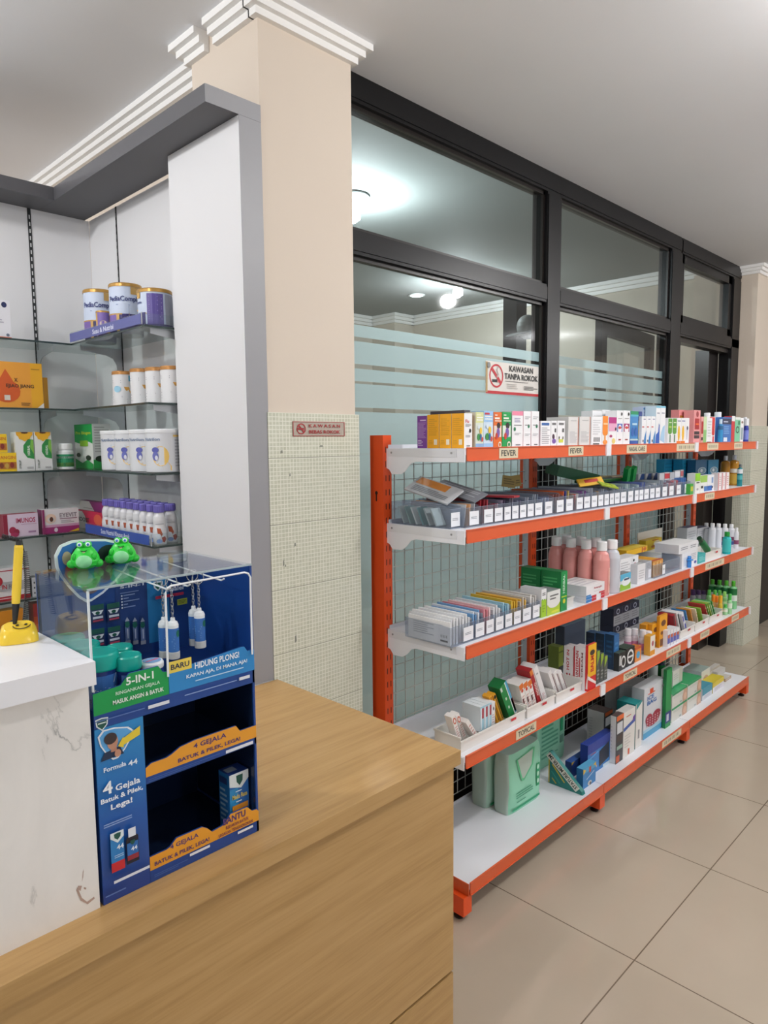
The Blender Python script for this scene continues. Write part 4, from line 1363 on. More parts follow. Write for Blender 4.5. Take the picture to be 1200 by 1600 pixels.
SBt('bottle', 'bottle', 'right amber oil bottle with white label and silver cap', 1, -0.09, 1146.5, 711, 0.027, AMB2, M('#b9bcc0', 0.25, 0.6), capr=0.42, caph=0.16, bands=[(0.42, 0.55, '#e4e0d4'), (0.05, 0.38, '#d8b04a')])
SBt('bottle', 'bottle', 'small teal bottle with white label at the right end, second shelf', 1, -0.05, 1155.8, 725.5, 0.0145, M('#1f7f86', 0.2), '#5c6468', capr=0.5, caph=0.14, bands=[(0.58, 0.78, '#d8dde0'), (0.3, 0.5, '#4fa8a8')])

# ---------------- shelf 3
z3 = S[2] + 0.0004
tags3 = [727, 749, 761.5, 778.5, 791.8, 805.5, 819, 837]
T3 = [Yc(p, -0.035, z3 + 0.03) for p in tags3]
C3 = [['#ebebec', '#dfe0e3'], ['#6d9cc9', '#d9dce2'], ['#d98a94', '#e9c9cc'], ['#d9dade', '#e8e8ea'], ['#8fbcd0', '#a9cfdc'], ['#e0b93f', '#d9a93a'], ['#c9c0b4', '#e2b24a'], ['#e9e6e2', '#ddd8d2']]
D3 = ['white paper packs', 'blue packs', 'red and white packs', 'white packs', 'pale blue pouches', 'yellow packs', 'mixed yellow packs', 'white cartons']
for i, y in enumerate(T3):
    ya = (T3[i - 1] + y) / 2 + 0.001 if i else y - 0.055
    yb = (T3[i + 1] + y) / 2 - 0.001 if i < 7 else y + 0.019
    if i == 0:
        ya, yb = Yc(705, -0.03, z3), (T3[0] + T3[1]) / 2 - 0.001
    tw = min(0.05, (yb - ya) * 0.8)
    clear_bin(ya, yb, -0.03, -0.225, z3, 0.062, 0.064, 'clear bin holding %s, %s from left on the third shelf' % (D3[i], order_word(i)), 'clear bins on the third shelf', (yb - tw - 0.002, yb - 0.002))
    n = max(3, int((yb - ya) / 0.011))
    for q in range(n):
        yy = ya + 0.005 + (yb - ya - 0.010) * (q + 0.5) / n
        hh = 0.074 + 0.006 * ((q * 7 + i) % 3)
        c = C3[i][q % 2]
        b = MB().box(-0.088, 0.088, -0.0030, 0.0030, 0, hh, c)
        if q == 0:
            b.ops(plane((-0.088, -0.003, 0), (0.176, 0, 0), (0, 0, hh)), [('g', 6, 0.12, 0.25, 0.62, 0.8, '#b4b6bb'), ('r', 0.72, 0.08, 0.98, 0.85, '#e4e4e6'), ('b', 9, 0.78, 0.3, 0.95, 0.42, '#777'), ('r', 0.78, 0.12, 0.95, 0.2, '#555')])
        o = b.build('paper_pack')
        o.matrix_world = Matrix.Translation((-0.128 - 0.003 * ((q * 5) % 3), yy, z3 + 0.002))
        tag(o, '%s standing in the %s clear bin from left, third shelf' % (D3[i].rstrip('s'), order_word(i)), 'medicine', 'packs in bin %s, third shelf' % order_word(i))
# lime and green cartons
y = lambda p, x: Yc(p, x, z3 + 0.05)
limeF = [('r', 0, 0, 1, 0.6, '#a3cc33'), ('p', [(0, 0.6), (1, 0.6), (1, 0.64), (0.8, 0.6), (0.6, 0.66), (0.4, 0.6), (0.2, 0.67), (0, 0.62)], '#7fb02a'), ('g', 2, 0.15, 0.76, 0.85, 0.88, '#5a5a5a'), ('g', 3, 0.15, 0.15, 0.7, 0.45, '#86b028')]
carton('medicine_box', 'box', 'front white and lime box with grey top, beside the third shelf bins', -0.115, -0.025, y(846, -0.025), y(853.5, -0.025), z3, 0.103, W, '#e7e7e9', '#bcbcbf', F=limeF,
       L=[('r', 0, 0, 1, 0.38, '#a9cf45'), ('p', [(0, 0.36), (1, 0.36), (0.9, 0.43), (0.7, 0.37), (0.5, 0.44), (0.3, 0.37), (0.1, 0.43)], '#8cb83a'), ('g', 1, 0.2, 0.6, 0.5, 0.64, '#ccc')])
carton('medicine_box', 'box', 'white and lime sweets box with round label, right of the bins', -0.09, -0.022, y(854, -0.022) + 0.004, y(876, -0.022) - 0.004, z3, 0.088, '#b3cf3c', '#bcbec0', '#8d8f92',
       F=[('r', 0, 0.45, 1, 1, '#e6e7e4'), ('o', 0.5, 0.48, 0.45, 0.2, '#e6e7e4'), ('g', 2, 0.2, 0.6, 0.85, 0.86, '#6a6a6a'), ('o', 0.6, 0.12, 0.3, 0.05, '#d8dc4a')])
greenL = [('g', 5, 0.1, 0.45, 0.8, 0.85, '#4aa864'), ('g', 2, 0.1, 0.1, 0.7, 0.3, '#3b9a57')]
ya, yb = y(876.3, -0.02), y(886, -0.02)
for k in range(2):
    carton('medicine_box', 'box', ['front', 'rear'][k] + ' of two tall green boxes with yellow leaf line, third shelf', -0.105 - k * 0.09, -0.02 - k * 0.09, ya, yb, z3, 0.150, '#128a45', '#117a3d', '#0e6a34',
           F=[('tv', 'HERBAL', 0.3, 0.45, 0.6, 0.92, '#cfe6d2'), ('r', 0.1, 0.35, 0.9, 0.38, '#b9cf2f'), ('o', 0.5, 0.25, 0.2, 0.06, '#d5cf3a')], L=greenL)


def tray(name, label, x0, x1, y0, y1, z, h, col='#e8e5df', group=None, mark=True, lowfront=0.0, rz=0.0):
    """white open tray with rounded-off rim"""
    PLACED.append((x0 - 0.003, x1 + 0.003, y0 - 0.003, y1 + 0.003, z, z + h))
    t_ = thing(name, ((x0 + x1) / 2, (y0 + y1) / 2, z), label, 'tray', group, rz)
    b = MB()
    w = 0.0025
    cx, cy = 0, 0
    X0, X1, Y0, Y1 = -(x1 - x0) / 2, (x1 - x0) / 2, -(y1 - y0) / 2, (y1 - y0) / 2
    b.box(X0, X1, Y0, Y1, 0, w, col)
    b.box(X0, X0 + w, Y0, Y1, w, h, col)
    b.box(X1 - w, X1, Y0, Y1, w, h - lowfront, col)
    b.box(X0 + w, X1 - w, Y0, Y0 + w, w, h, col)
    b.box(X0 + w, X1 - w, Y1 - w, Y1, w, h, col)
    for (a, c, d, e) in ((X0 - 0.003, X0, Y0 - 0.003, Y1 + 0.003), (X1, X1 + 0.003, Y0 - 0.003, Y1 + 0.003), (X0, X1, Y0 - 0.003, Y0), (X0, X1, Y1, Y1 + 0.003)):
        b.box(a, c, d, e, h - 0.006 - (lowfront if a == X1 else 0), h - (lowfront if a == X1 else 0), col)
    o = b.build('tray_body')
    o.parent = t_
    if mark:
        m_ = MB()
        m_.ops(plane((X1 + 0.0032, Y1 - 0.09, h - lowfront - 0.016), (0, 0.03, 0), (0, 0, 0.009)), [('r', 0, 0, 1, 1, '#c8323a')])
        p = m_.build('red_mark')
        p.parent = t_
    return t_


tray('white_tray', 'white plastic tray holding a green tube, left of the stacked boxes', -0.14, -0.03, y(886.5, -0.02) + 0.004, y(915, -0.02) - 0.075, z3, 0.04, '#d3d3cf', mark=False)
b = MB()
b.lathe([(0.011, 0), (0.012, 0.02), (0.013, 0.1), (0.011, 0.105)], (0, 0, 0), '#1d8a4c', 14, mats=['#e7ece8', '#1d8a4c', '#1d8a4c'])
o = b.build('ointment_tube')
o.matrix_world = Matrix.Translation((-0.085, y(886.5, -0.02) + 0.045, z3 + 0.016)) @ Matrix.Rotation(-0.55, 4, 'X') @ Matrix.Rotation(-0.5, 4, 'Y')
tag(o, 'green ointment tube leaning in the grey-white tray, third shelf', 'tube')
ya, yb = y(916, -0.018), y(944.5, -0.018)
zz = z3
for k in range(3):
    hh = [0.012, 0.012, 0.042][k]
    st = [('r', 0, 0.05, 0.3, 0.95, '#2f7fc0'), ('r', 0.3, 0.05, 0.55, 0.95, '#c2303a'), ('r', 0.8, 0.05, 1, 0.95, '#c2303a')]
    carton('medicine_box', 'box', ['bottom', 'middle', 'top'][k] + ' of three flat white, blue and red boxes before the pink bottles', -0.150, -0.018, ya, yb, zz, hh - 0.0006, '#ecebed', '#dcdce0', '#f0f0f0',
           F=st if k < 2 else [('t', 'Antangin', 0.4, 0.5, 0.85, 0.75, '#b03040'), ('r', 0, 0, 0.25, 0.14, '#2f7fc0'), ('r', 0.7, 0.0, 1, 0.14, '#c2303a'), ('r', 0.4, 0.3, 0.8, 0.34, '#ccc')],
           T=[('g', 4, 0.05, 0.1, 0.9, 0.9, '#d6d6da')] if k == 2 else ())
    zz += hh
PINK = M('#e59a94', 0.25)
PLAST = M('#e9d7d4', 0.3)
b0 = 0.9735
lab = [('r', 0.35, 0.05, 1.0, 0.52, '#e9b4a8'), ('o', 0.68, 0.22, 0.25, 0.07, '#c8622c'), ('o', 0.7, 0.16, 0.1, 0.05, '#f3dcc8'), ('g', 3, 0.4, 0.36, 0.95, 0.5, '#c98a84')]
names = ['front', 'second', 'third', 'rearmost']
for k in range(4):
    bottle('alcohol_bottle', 'bottle', '%s pink bottle in the left row of pink bottles, third shelf' % names[k], -0.052 - 0.0705 * k, b0 + 0.0, z3, 0.0335, 0.222, PINK, '#f1f1f2', capr=0.62, caph=0.17, group=None, shoulder=0.17, labelpatch=lab, bands=())
for k in range(3):
    bottle('alcohol_bottle', 'bottle', '%s pink bottle in the right row, behind the clear bottle' % names[k], -0.115 - 0.0705 * k, b0 + 0.072, z3, 0.0335, 0.222, PINK, '#f1f1f2', capr=0.62, caph=0.17, shoulder=0.17)
bottle('alcohol_bottle', 'bottle', 'clear white bottle with white cap at the end of the pink bottles', -0.042, b0 + 0.072, z3, 0.0335, 0.222, M('#c9ccd4', 0.2), '#f3f3f4', capr=0.62, caph=0.17, shoulder=0.17,
       labelpatch=[('r', 0.4, 0.1, 0.95, 0.6, '#e6e4ea'), ('o', 0.66, 0.3, 0.18, 0.07, '#2a3f7c'), ('o', 0.75, 0.22, 0.12, 0.06, '#c8622c'), ('g', 2, 0.45, 0.48, 0.9, 0.56, '#7a86a8')])
SB('medicine_box', 'box', 'low blue and lime box in front of the white box with red C', 2, -0.018, 969, 985.5, 896, 0.04, '#d9e6ea', '#9aa', '#6a6d70', F=[('r', 0, 0, 1, 0.4, '#8fbf3a'), ('r', 0, 0.6, 1, 1, '#57b4d8'), ('o', 0.55, 0.5, 0.42, 0.25, '#e9f1f3'), ('g', 1, 0.35, 0.5, 0.85, 0.75, '#3a4a66')])
SB('medicine_box', 'box', 'white box with red C mark beside the clear bottle', 2, -0.062, 967, 997, 871, 0.06, '#ededef', '#dcdcdf', F=[('q', 0.82, 0.55, 0.1, 0.2, 0.4, '#c12a3a'), ('g', 8, 0.08, 0.15, 0.6, 0.88, '#c2c2c6'), ('r', 0.65, 0, 0.66, 1, '#c9c9cc'), ('o', 0.75, 0.85, 0.04, 0.05, '#222')])
SB('medicine_box', 'box', 'small white box between the red C box and the grey one', 2, -0.03, 996, 1008.5, 881, 0.05, '#e6e6e8', '#cfcfd2', '#a9abae', F=[('g', 4, 0.15, 0.2, 0.85, 0.7, '#c4c4c8')])
SB('medicine_box', 'box', 'grey box with white tag left of the golden boxes', 2, -0.04, 1009, 1018, 877, 0.06, '#b4b7be', '#9fa3aa', F=[('r', 0.45, 0.1, 0.95, 0.55, '#e6e8ee'), ('g', 4, 0.1, 0.62, 0.9, 0.92, '#84888f')])
ya, yb = y(1022.6, -0.03), y(1040, -0.03)
clear_bin(ya, yb + 0.0, -0.03, -0.26, z3, 0.06, 0.062, 'clear bin with golden orange boxes near the middle of the third shelf', None, (yb - 0.035, yb - 0.006))
for k in range(3):
    yk = ya + 0.006 + k * (yb - ya - 0.012) / 3
    carton('medicine_box', 'box', ['left', 'middle', 'right'][k] + ' golden orange box inside the clear bin, third shelf', -0.22, -0.04, yk, yk + (yb - ya - 0.014) / 3 - 0.001, z3 + 0.002, 0.075, '#d79a4a', '#cf8f3f', '#dca52f', F=[('r', 0.1, 0.1, 0.4, 0.9, '#efc48a')], T=[('r', 0, 0, 1, 0.1, '#c2502a')])
SB('medicine_box', 'box', 'flat yellow box with red edge lying on the white boxes, third shelf', 2, -0.125, 979, 1012, 856, 0.07, '#e3b51e', '#d9a91c', '#e0c23a', F=[('r', 0.72, 0, 0.76, 1, '#b0402a'), ('r', 0, 0.9, 1, 1, '#b98a18'), ('o', 0.86, 0.5, 0.08, 0.3, '#c86a2a')], zb=z3 + 0.103)
SB('medicine_box', 'box', 'plain brown carton under the flat yellow box, back of third shelf', 2, -0.128, 980, 1008, 876.5, 0.06, '#a98a5c', '#9c7c50')
SB('medicine_box', 'box', 'yellow box with child picture in front of the white card', 2, -0.225, 1009, 1034, 842, 0.035, '#e3c21e', '#d8b21c', F=[('o', 0.7, 0.5, 0.22, 0.3, '#e8dcc0'), ('o', 0.45, 0.3, 0.12, 0.12, '#c8762a'), ('r', 0.4, 0.85, 0.8, 0.93, '#b7541f')], zb=z3 + 0.064)
MB0 = SB('card', 'card', 'blank off-white card standing behind the yellow boxes, third shelf', 2, -0.285, 996, 1034, 828.5, 0.004, '#e9e4d8')
ya, yb = y(1041, -0.03), y(1064, -0.03)
clear_bin(ya, yb, -0.035, -0.26, z3, 0.06, 0.07, 'nearly empty clear bin left of the white stacked boxes, third shelf')
SB('medicine_box', 'box', 'lower white box with blue print under the flat lid box', 2, -0.03, 1065.5, 1090, 862, 0.10, '#ececef', '#dddde0', F=[('r', 0.1, 0.1, 0.5, 0.7, '#d6e0ec'), ('g', 4, 0.55, 0.4, 0.9, 0.85, '#b7bac4'), ('o', 0.85, 0.2, 0.08, 0.1, '#4a4fa8')])
zt = Zr(862, -0.03, y(1078, -0.03)) + 0.0006
SB('medicine_box', 'box', 'flat white box lying on top of the lower white box', 2, -0.035, 1061, 1091, 848, 0.12, '#e9e9ec', '#dcdce0', '#f2f2f2', F=[('g', 2, 0.1, 0.3, 0.45, 0.7, '#8d8f96'), ('g', 2, 0.6, 0.3, 0.9, 0.7, '#8d8f96')], zb=zt)
c_ = Vector((-0.0205, y(1077.5, -0.0205), z3))
b = MB().lathe([(0.009, 0), (0.010, 0.02), (0.0095, 0.035), (0.018, 0.037), (0.018, 0.041), (0.007, 0.043), (0.009, 0.05), (0.007, 0.058)], c_, M('#3f8fdc', 0.25), 14)
o = b.build('eye_dropper')
tag(o, 'small bright blue dropper standing before the white stacked boxes', 'dropper')
SB('medicine_box', 'box', 'small teal see-through box right of the white stack', 2, -0.025, 1091.5, 1102.5, 865, 0.04, '#3fb3b4', F=[('g', 3, 0.1, 0.2, 0.9, 0.7, '#8fd4d0')])
SB('medicine_box', 'box', 'grey box behind the small teal box, third shelf', 2, -0.148, 1091.5, 1102, 852, 0.05, '#8b8d8c', F=[('r', 0, 0.85, 1, 1, '#a2a4a2')])
ty0, ty1 = y(1103.5, -0.025), y(1129, -0.025)
tray('white_tray', 'white tray holding a dark green bottle near the right end, third shelf', -0.14, -0.03, ty0 + 0.004, ty1 - 0.004, z3, 0.042)
b = MB().lathe([(0.016, 0), (0.018, 0.004), (0.018, 0.10), (0.010, 0.115), (0.010, 0.12), (0.013, 0.121), (0.013, 0.15), (0.011, 0.152)], (0, 0, 0), '#1f6a3a', 16, mats=['#1f6a3a', '#2b7d46', '#1f6a3a', '#1f6a3a', '#1f6a3a', '#123f22', '#123f22'])
o = b.build('oil_bottle')
o.matrix_world = Matrix.Translation((-0.085, ty1 - 0.05, z3 + 0.028)) @ Matrix.Rotation(1.0, 4, 'X')
tag(o, 'dark green bottle leaning in the white tray, third shelf right', 'bottle')
for k, (pa, pb) in enumerate([(1073, 1088.5), (1089, 1105.5), (1106, 1122.5)]):
    SB('medicine_box', 'box', ['left', 'middle', 'right'][k] + ' of three large white boxes at the back of the third shelf', 2, -0.215, pa, pb, 823.5 + k * 0.5, 0.055, '#d9dadd', '#c8c9cc', '#5a5f78', F=[('g', 5, 0.12, 0.35, 0.85, 0.85, '#bcbec4')])
SB('medicine_box', 'box', 'large white box with purple mark at the back right, third shelf', 2, -0.165, 1123, 1132, 826, 0.05, '#e4e4e8', '#d0d0d4', '#4f6ab4', F=[('r', 0.3, 0.55, 0.7, 0.75, '#5f5a8c'), ('o', 0.5, 0.3, 0.14, 0.05, '#a86a6a')])
for k, (pc, pt, xx) in enumerate([(1103, 817, -0.29), (1112.5, 817.5, -0.29), (1122, 818, -0.29), (1132, 818.5, -0.17), (1142, 819, -0.10)]):
    SBt('bottle', 'bottle', '%s of five white capped bottles behind the boxes, third shelf right' % ['leftmost', 'second', 'middle', 'fourth', 'rightmost'][k], 2, xx, pc, pt, 0.019, '#dfe1e6', '#f0f1f3', capr=0.6, caph=0.14, bands=[(0.28, 0.45, '#7a3f5f'), (0.1, 0.26, '#4a5a9c')] if k > 2 else ())
SBt('bottle', 'bottle', 'small slim white bottle at the right end of the third shelf', 2, -0.06, 1150.5, 824.5, 0.0125, '#e6e7ea', '#f3f4f6', capr=0.6, caph=0.16, bands=[(0.2, 0.4, '#8a4a6a')])
SBt('bottle', 'bottle', 'teal bottle with green cap before the white bottles, third shelf', 2, -0.032, 1135.5, 831, 0.022, M('#23b2b4', 0.25), '#1f9a3a', capr=0.62, caph=0.2, bands=[(0.1, 0.7, '#3fc0bd')])

# ---------------- shelf 4
z4 = S[3] + 0.0004
y = lambda p, x: Yc(p, x, z4 + 0.03)
TR = [(0.013, 0.392), (0.398, 0.590), (0.596, 0.775)]
TR = [(0.015, y(825, -0.02)), (y(826.5, -0.02), y(871, -0.02)), (y(872, -0.02), y(912.5, -0.02))]
for k, (ya, yb) in enumerate(TR):
    tray('white_tray', ['long white tray of slim boxes at the left end of the fourth shelf', 'white tray of orange and red tablet boxes, fourth shelf', 'white tray of slim white cartons, fourth shelf, beside the red boxes'][k],
         -0.155 if k else -0.14, -0.03, ya + 0.004, yb - 0.004, z4, 0.05, group=None, lowfront=0.012)


def lean(name, cat, label, x, y_, z, size, col, ang, ops=(), side=None, rx=0.0, L=()):
    """slim carton standing on its end and tipped sideways (along the shelf) by ang"""
    l, w, h = size      # x, y, z
    b = MB().box(-l / 2, l / 2, -w / 2, w / 2, 0, h, side or col, col, side or col, side or col)
    if ops:
        b.ops(plane((l / 2, -w / 2, 0), (0, w, 0), (0, 0, h)), ops)
    if L:
        b.ops(plane((-l / 2, -w / 2, 0), (l, 0, 0), (0, 0, h)), L)
    o = b.build(name)
    o.matrix_world = Matrix.Translation((x, y_, z)) @ Matrix.Rotation(ang, 4, 'X') @ Matrix.Rotation(rx, 4, 'Y')
    return tag(o, label, cat)


t0, t1 = TR[0]
zb = z4 + 0.012
sl = [('g', 6, 0.15, 0.1, 0.85, 0.6, '#d9a9a0'), ('q', 0.5, 0.8, 0.4, 0.12, 0.4, '#c85a3a')]
lean('medicine_box', 'box', 'slim white and red carton leaning leftmost in the first tray, fourth shelf', -0.085, t0 + 0.052, zb, (0.03, 0.018, 0.105), '#efeae6', 0.38, sl)
lean('medicine_box', 'box', 'second slim white and red carton in the first tray, fourth shelf', -0.085, t0 + 0.078, zb, (0.03, 0.018, 0.105), '#efeae6', 0.42, sl)
lean('medicine_box', 'box', 'slim white carton leaning lowest in the first tray, fourth shelf', -0.062, t0 + 0.116, zb - 0.002, (0.03, 0.016, 0.095), '#ece7e3', 0.66, [('g', 5, 0.15, 0.1, 0.85, 0.8, '#d4a59c')])
bl = [('r', 0.0, 0, 1, 1, '#a8d0e0'), ('r', 0.5, 0.5, 0.95, 0.92, '#b5303f'), ('r', 0.05, 0.05, 0.4, 0.95, '#e8eef2')]
for k in range(3):
    carton('medicine_box', 'box', ['left', 'middle', 'right'][k] + ' of three light blue and red upright boxes in the first tray', -0.125, -0.05, t0 + 0.132 + k * 0.0215, t0 + 0.152 + k * 0.0215, zb + 0.012, 0.085, '#b9d8e4', '#dde7ec', '#e6ecef', F=bl)
carton('medicine_box', 'box', 'white upright box with black dot, right of the light blue ones', -0.12, -0.05, t0 + 0.197, t0 + 0.216, zb + 0.012, 0.083, '#e8e8ea', '#e8e8ea', '#f0f0f0', F=[('o', 0.55, 0.72, 0.15, 0.08, '#1c1c1c'), ('g', 4, 0.2, 0.1, 0.8, 0.5, '#c9a9a4')])
yl = [('g', 3, 0.2, 0.1, 0.5, 0.9, '#2f2a22')]
lean('medicine_box', 'box', 'left yellow and black tube carton leaning in the first tray', -0.085, t0 + 0.268, zb, (0.03, 0.015, 0.12), '#e0a02a', 0.45, [('r', 0.55, 0.05, 0.8, 0.8, '#2f2a22'), ('o', 0.5, 0.9, 0.4, 0.06, '#b9771c')])
lean('medicine_box', 'box', 'right yellow and black tube carton leaning in the first tray', -0.085, t0 + 0.290, zb, (0.03, 0.015, 0.12), '#e0a02a', 0.45, [('r', 0.55, 0.05, 0.8, 0.8, '#2f2a22'), ('o', 0.5, 0.9, 0.4, 0.06, '#1c1c1c')])
lean('medicine_box', 'box', 'large green carton with white squares leaning in the first tray', -0.080, t0 + 0.334, zb + 0.010, (0.05, 0.045, 0.145), '#14813f', 0.48,
     [('r', 0.78, 0, 1, 1, '#4a9fc4'), ('r', 0.7, 0, 0.78, 1, '#dfe8e4'), ('r', 0.25, 0.28, 0.42, 0.36, '#c9d8c9'), ('r', 0.25, 0.55, 0.42, 0.63, '#c9d8c9'), ('r', 0.05, 0.86, 0.25, 0.98, '#cfd8d2')], side='#0f6b34')
lean('medicine_box', 'box', 'maroon and white carton at the right end of the first tray', -0.07, t1 - 0.018, zb - 0.002, (0.03, 0.014, 0.085), '#ece6e4', 0.44, [('r', 0, 0.3, 1, 1, '#8c2a36'), ('r', 0, 0, 1, 0.14, '#8c2a36')])
u0, u1 = TR[1]
for k in range(3):
    lean('medicine_box', 'box', ['left', 'middle', 'right'][k] + ' of three white and orange cartons leaning in the second tray', -0.085, u0 + 0.040 + k * 0.028, zb, (0.06, 0.024, 0.118), '#efe9e6', 0.36, [('r', 0, 0.82, 1, 1, '#d8702a'), ('o', 0.5, 0.76, 0.28, 0.06, '#c8402a'), ('g', 5, 0.15, 0.08, 0.85, 0.6, '#d9b9b0'), ('r', 0.1, 0.3, 0.4, 0.5, '#5a2a2a')])
lean('medicine_box', 'box', 'long red carton with white letters leaning in the second tray', -0.085, u0 + 0.132, zb + 0.002, (0.06, 0.022, 0.160), '#a81f26', 0.44, [('tv', 'GGGG', 0.3, 0.25, 0.72, 0.62, '#f0e6e2'), ('r', 0, 0.86, 1, 1, '#d8782a'), ('r', 0.82, 0, 1, 1, '#e8d9d4')])
lean('medicine_box', 'box', 'long white carton leaning at the right of the second tray', -0.085, u0 + 0.166, zb + 0.004, (0.06, 0.028, 0.165), '#e7e4e4', 0.46, [('g', 4, 0.2, 0.08, 0.8, 0.25, '#d0a9a9'), ('r', 0.3, 0.8, 0.6, 0.83, '#777')])
v0, v1 = TR[2]
for k in range(3):
    lean('medicine_box', 'box', ['left', 'middle', 'right'][k] + ' of three slim white cartons leaning in the third tray', -0.085, v0 + 0.056 + k * 0.032, zb + 0.002, (0.06, 0.022, 0.125 - 0.012 * k), '#e8e3e2', 0.52, [('r', 0.75, 0.05, 0.92, 0.85, '#6a2a36'), ('g', 4, 0.15, 0.1, 0.65, 0.4, '#bfb9b9')])
b = MB().lathe([(0.011, 0), (0.0115, 0.07), (0.007, 0.078), (0.007, 0.09)], (0, 0, 0), '#d9dade', 12)
o = b.build('ointment_tube')
o.matrix_world = Matrix.Translation((-0.135, v1 - 0.03, zb + 0.016)) @ Matrix.Rotation(0.95, 4, 'X')
tag(o, 'silver tube lying in the third tray, fourth shelf', 'tube')

SB('medicine_box', 'box', 'large dark slate-blue box standing at the back, fourth shelf', 3, -0.26, 881, 914, 973, 0.045, '#42546a', '#33414f', '#6b7f93', F=[('r', 0, 0, 0.02, 1, '#2b3744')])
SB('medicine_box', 'box', 'olive and black box left of the white and red boxes', 3, -0.175, 872.5, 880, 1010, 0.05, '#8a9a2c', '#6f7d2a', F=[('r', 0, 0, 1, 0.35, '#20221c'), ('r', 0, 0.8, 1, 0.85, '#5c6a20')])
rw = [('tv', 'HOT IN', 0.3, 0.4, 0.72, 0.9, '#c4232c'), ('r', 0.28, 0.08, 0.42, 0.36, '#c4232c'), ('r', 0.55, 0.08, 0.68, 0.36, '#c4232c')]
ya = y(881, -0.10)
rwL = [('tv', 'HOT IN', 0.28, 0.42, 0.55, 0.92, '#c4232c'), ('r', 0.28, 0.08, 0.42, 0.34, '#c4232c'), ('r', 0.55, 0.08, 0.68, 0.34, '#c4232c'), ('r', 0.96, 0, 1, 1, '#c9454c')]
yh0, yh1 = 0.792, 0.838
XH = [Xc(p_, yh0, z4 + 0.07) for p_ in (880.5, 896, 914, 922.5)]
hh_ = [Zr(1012, XH[1], yh0) - z4, Zr(1013, XH[2], yh0) - z4, Zr(1010, XH[3], yh0) - z4]
carton('medicine_box', 'box', 'left white box with red lettering, fourth shelf', XH[0] + 0.001, XH[1], yh0, yh1, z4, hh_[0], '#f1ecec', '#f1ecec', '#c9bfbf', L=rwL)
carton('medicine_box', 'box', 'right white box with large red lettering, fourth shelf', XH[1] + 0.001, XH[2], yh0, yh1, z4, hh_[1], '#f1ecec', '#f1ecec', '#c9bfbf', L=[('r', 0, 0, 0.1, 1, '#c4232c'), ('tv', 'COUNTERPAIN', 0.18, 0.1, 0.42, 0.9, '#c4232c'), ('r', 0.48, 0.3, 0.56, 0.75, '#c4232c'), ('tv', 'CREAM', 0.66, 0.3, 0.82, 0.88, '#8a5a5a')])
carton('medicine_box', 'box', 'tall red and yellow balm box at the middle joint, fourth shelf', XH[2] + 0.001, min(-0.006, XH[3]), yh0, Yc(931, min(-0.006, XH[3]), z4 + 0.05), z4, hh_[2], '#f0b41e', '#d3242a', '#c2302c',
       F=[('r', 0, 0, 1, 0.3, '#d3242a'), ('o', 0.5, 0.82, 0.3, 0.06, '#3a2a22'), ('tv', 'BALM', 0.3, 0.4, 0.7, 0.75, '#c4232c'), ('p', [(0, 0.34), (1, 0.14), (1, 0.08), (0, 0.26)], '#f2e6e2')], L=[('p', [(0.2, 0.05), (1, 0.05), (1, 0.4), (0.5, 0.2)], '#f0e2de')])
for k in range(3):
    SB('medicine_box', 'box', ['left', 'middle', 'right'][k] + ' of three small grey-black boxes with lime flame, fourth shelf', 3, -0.02, 931.8 + k * 6.0, 937.2 + k * 6.0, 1017 + k * 4, 0.05, '#4e5450', '#4e5450', F=[('p', [(0.1, 0.55), (0.9, 0.85), (0.9, 1), (0.1, 1)], '#8fae2c'), ('g', 3, 0.15, 0.1, 0.85, 0.45, '#8a908c')])
q0 = PL(958, 1047, 2, z4)
yd0 = q0.y
XD = [Xc(p_, yd0, z4 + 0.08) for p_ in (915, 929.8, 944.8, 959.5)]
for k in range(3):
    xr = min(XD[k + 1], -0.006)
    carton('medicine_box', 'box', ['rear', 'middle', 'front'][k] + ' of three tall dark blue boxes on the fourth shelf', XD[k] + 0.001, xr, yd0, Yc(967, min(XD[3], -0.006), z4 + 0.08), z4, Zr(990 + k * 1.5, xr, yd0) - z4, '#24629c', '#1b3a58' if k == 2 else '#1a2c3e', '#2a5a8c',
           L=[('g', 4, 0.15, 0.3, 0.8, 0.85, '#23527c' if k == 2 else '#24384c'), ('r', 0.93, 0, 1, 1, '#2f6aa4')], F=[('g', 3, 0.2, 0.4, 0.8, 0.8, '#3f7fb8')])
SB('medicine_box', 'box', 'rear black box with round white emblem, fourth shelf', 3, -0.028, 978.5, 991.5, 1011.5, 0.05, '#1b1d1c', '#262826', '#3a4a3e', F=[('q', 0.5, 0.5, 0.4, 0.4, 0.3, '#e2e4e2'), ('r', 0.1, 0.45, 0.9, 0.56, '#e2e4e2')])
SB('medicine_box', 'box', 'front smaller black box with round white emblem, fourth shelf', 3, -0.026, 967, 978, 1019, 0.05, '#1b1d1c', '#262826', '#3a4a3e', F=[('q', 0.65, 0.45, 0.33, 0.33, 0.3, '#e2e4e2'), ('r', 0.05, 0.3, 0.3, 0.85, '#c9cbca')])
SB('medicine_box', 'box', 'small orange box with blue picture beside the black emblem boxes', 3, -0.03, 992.5, 1002, 1010.5, 0.035, '#de8a3a', '#c9702a', F=[('o', 0.5, 0.45, 0.3, 0.25, '#4aa0c8'), ('r', 0, 0.85, 1, 1, '#c4522a')])
ysb = [Yc(958.5 + k * 13.2, -0.235, z4 + 0.1) for k in range(4)]
hs = (Zr(947, -0.235, ysb[1]) - z4) / 2
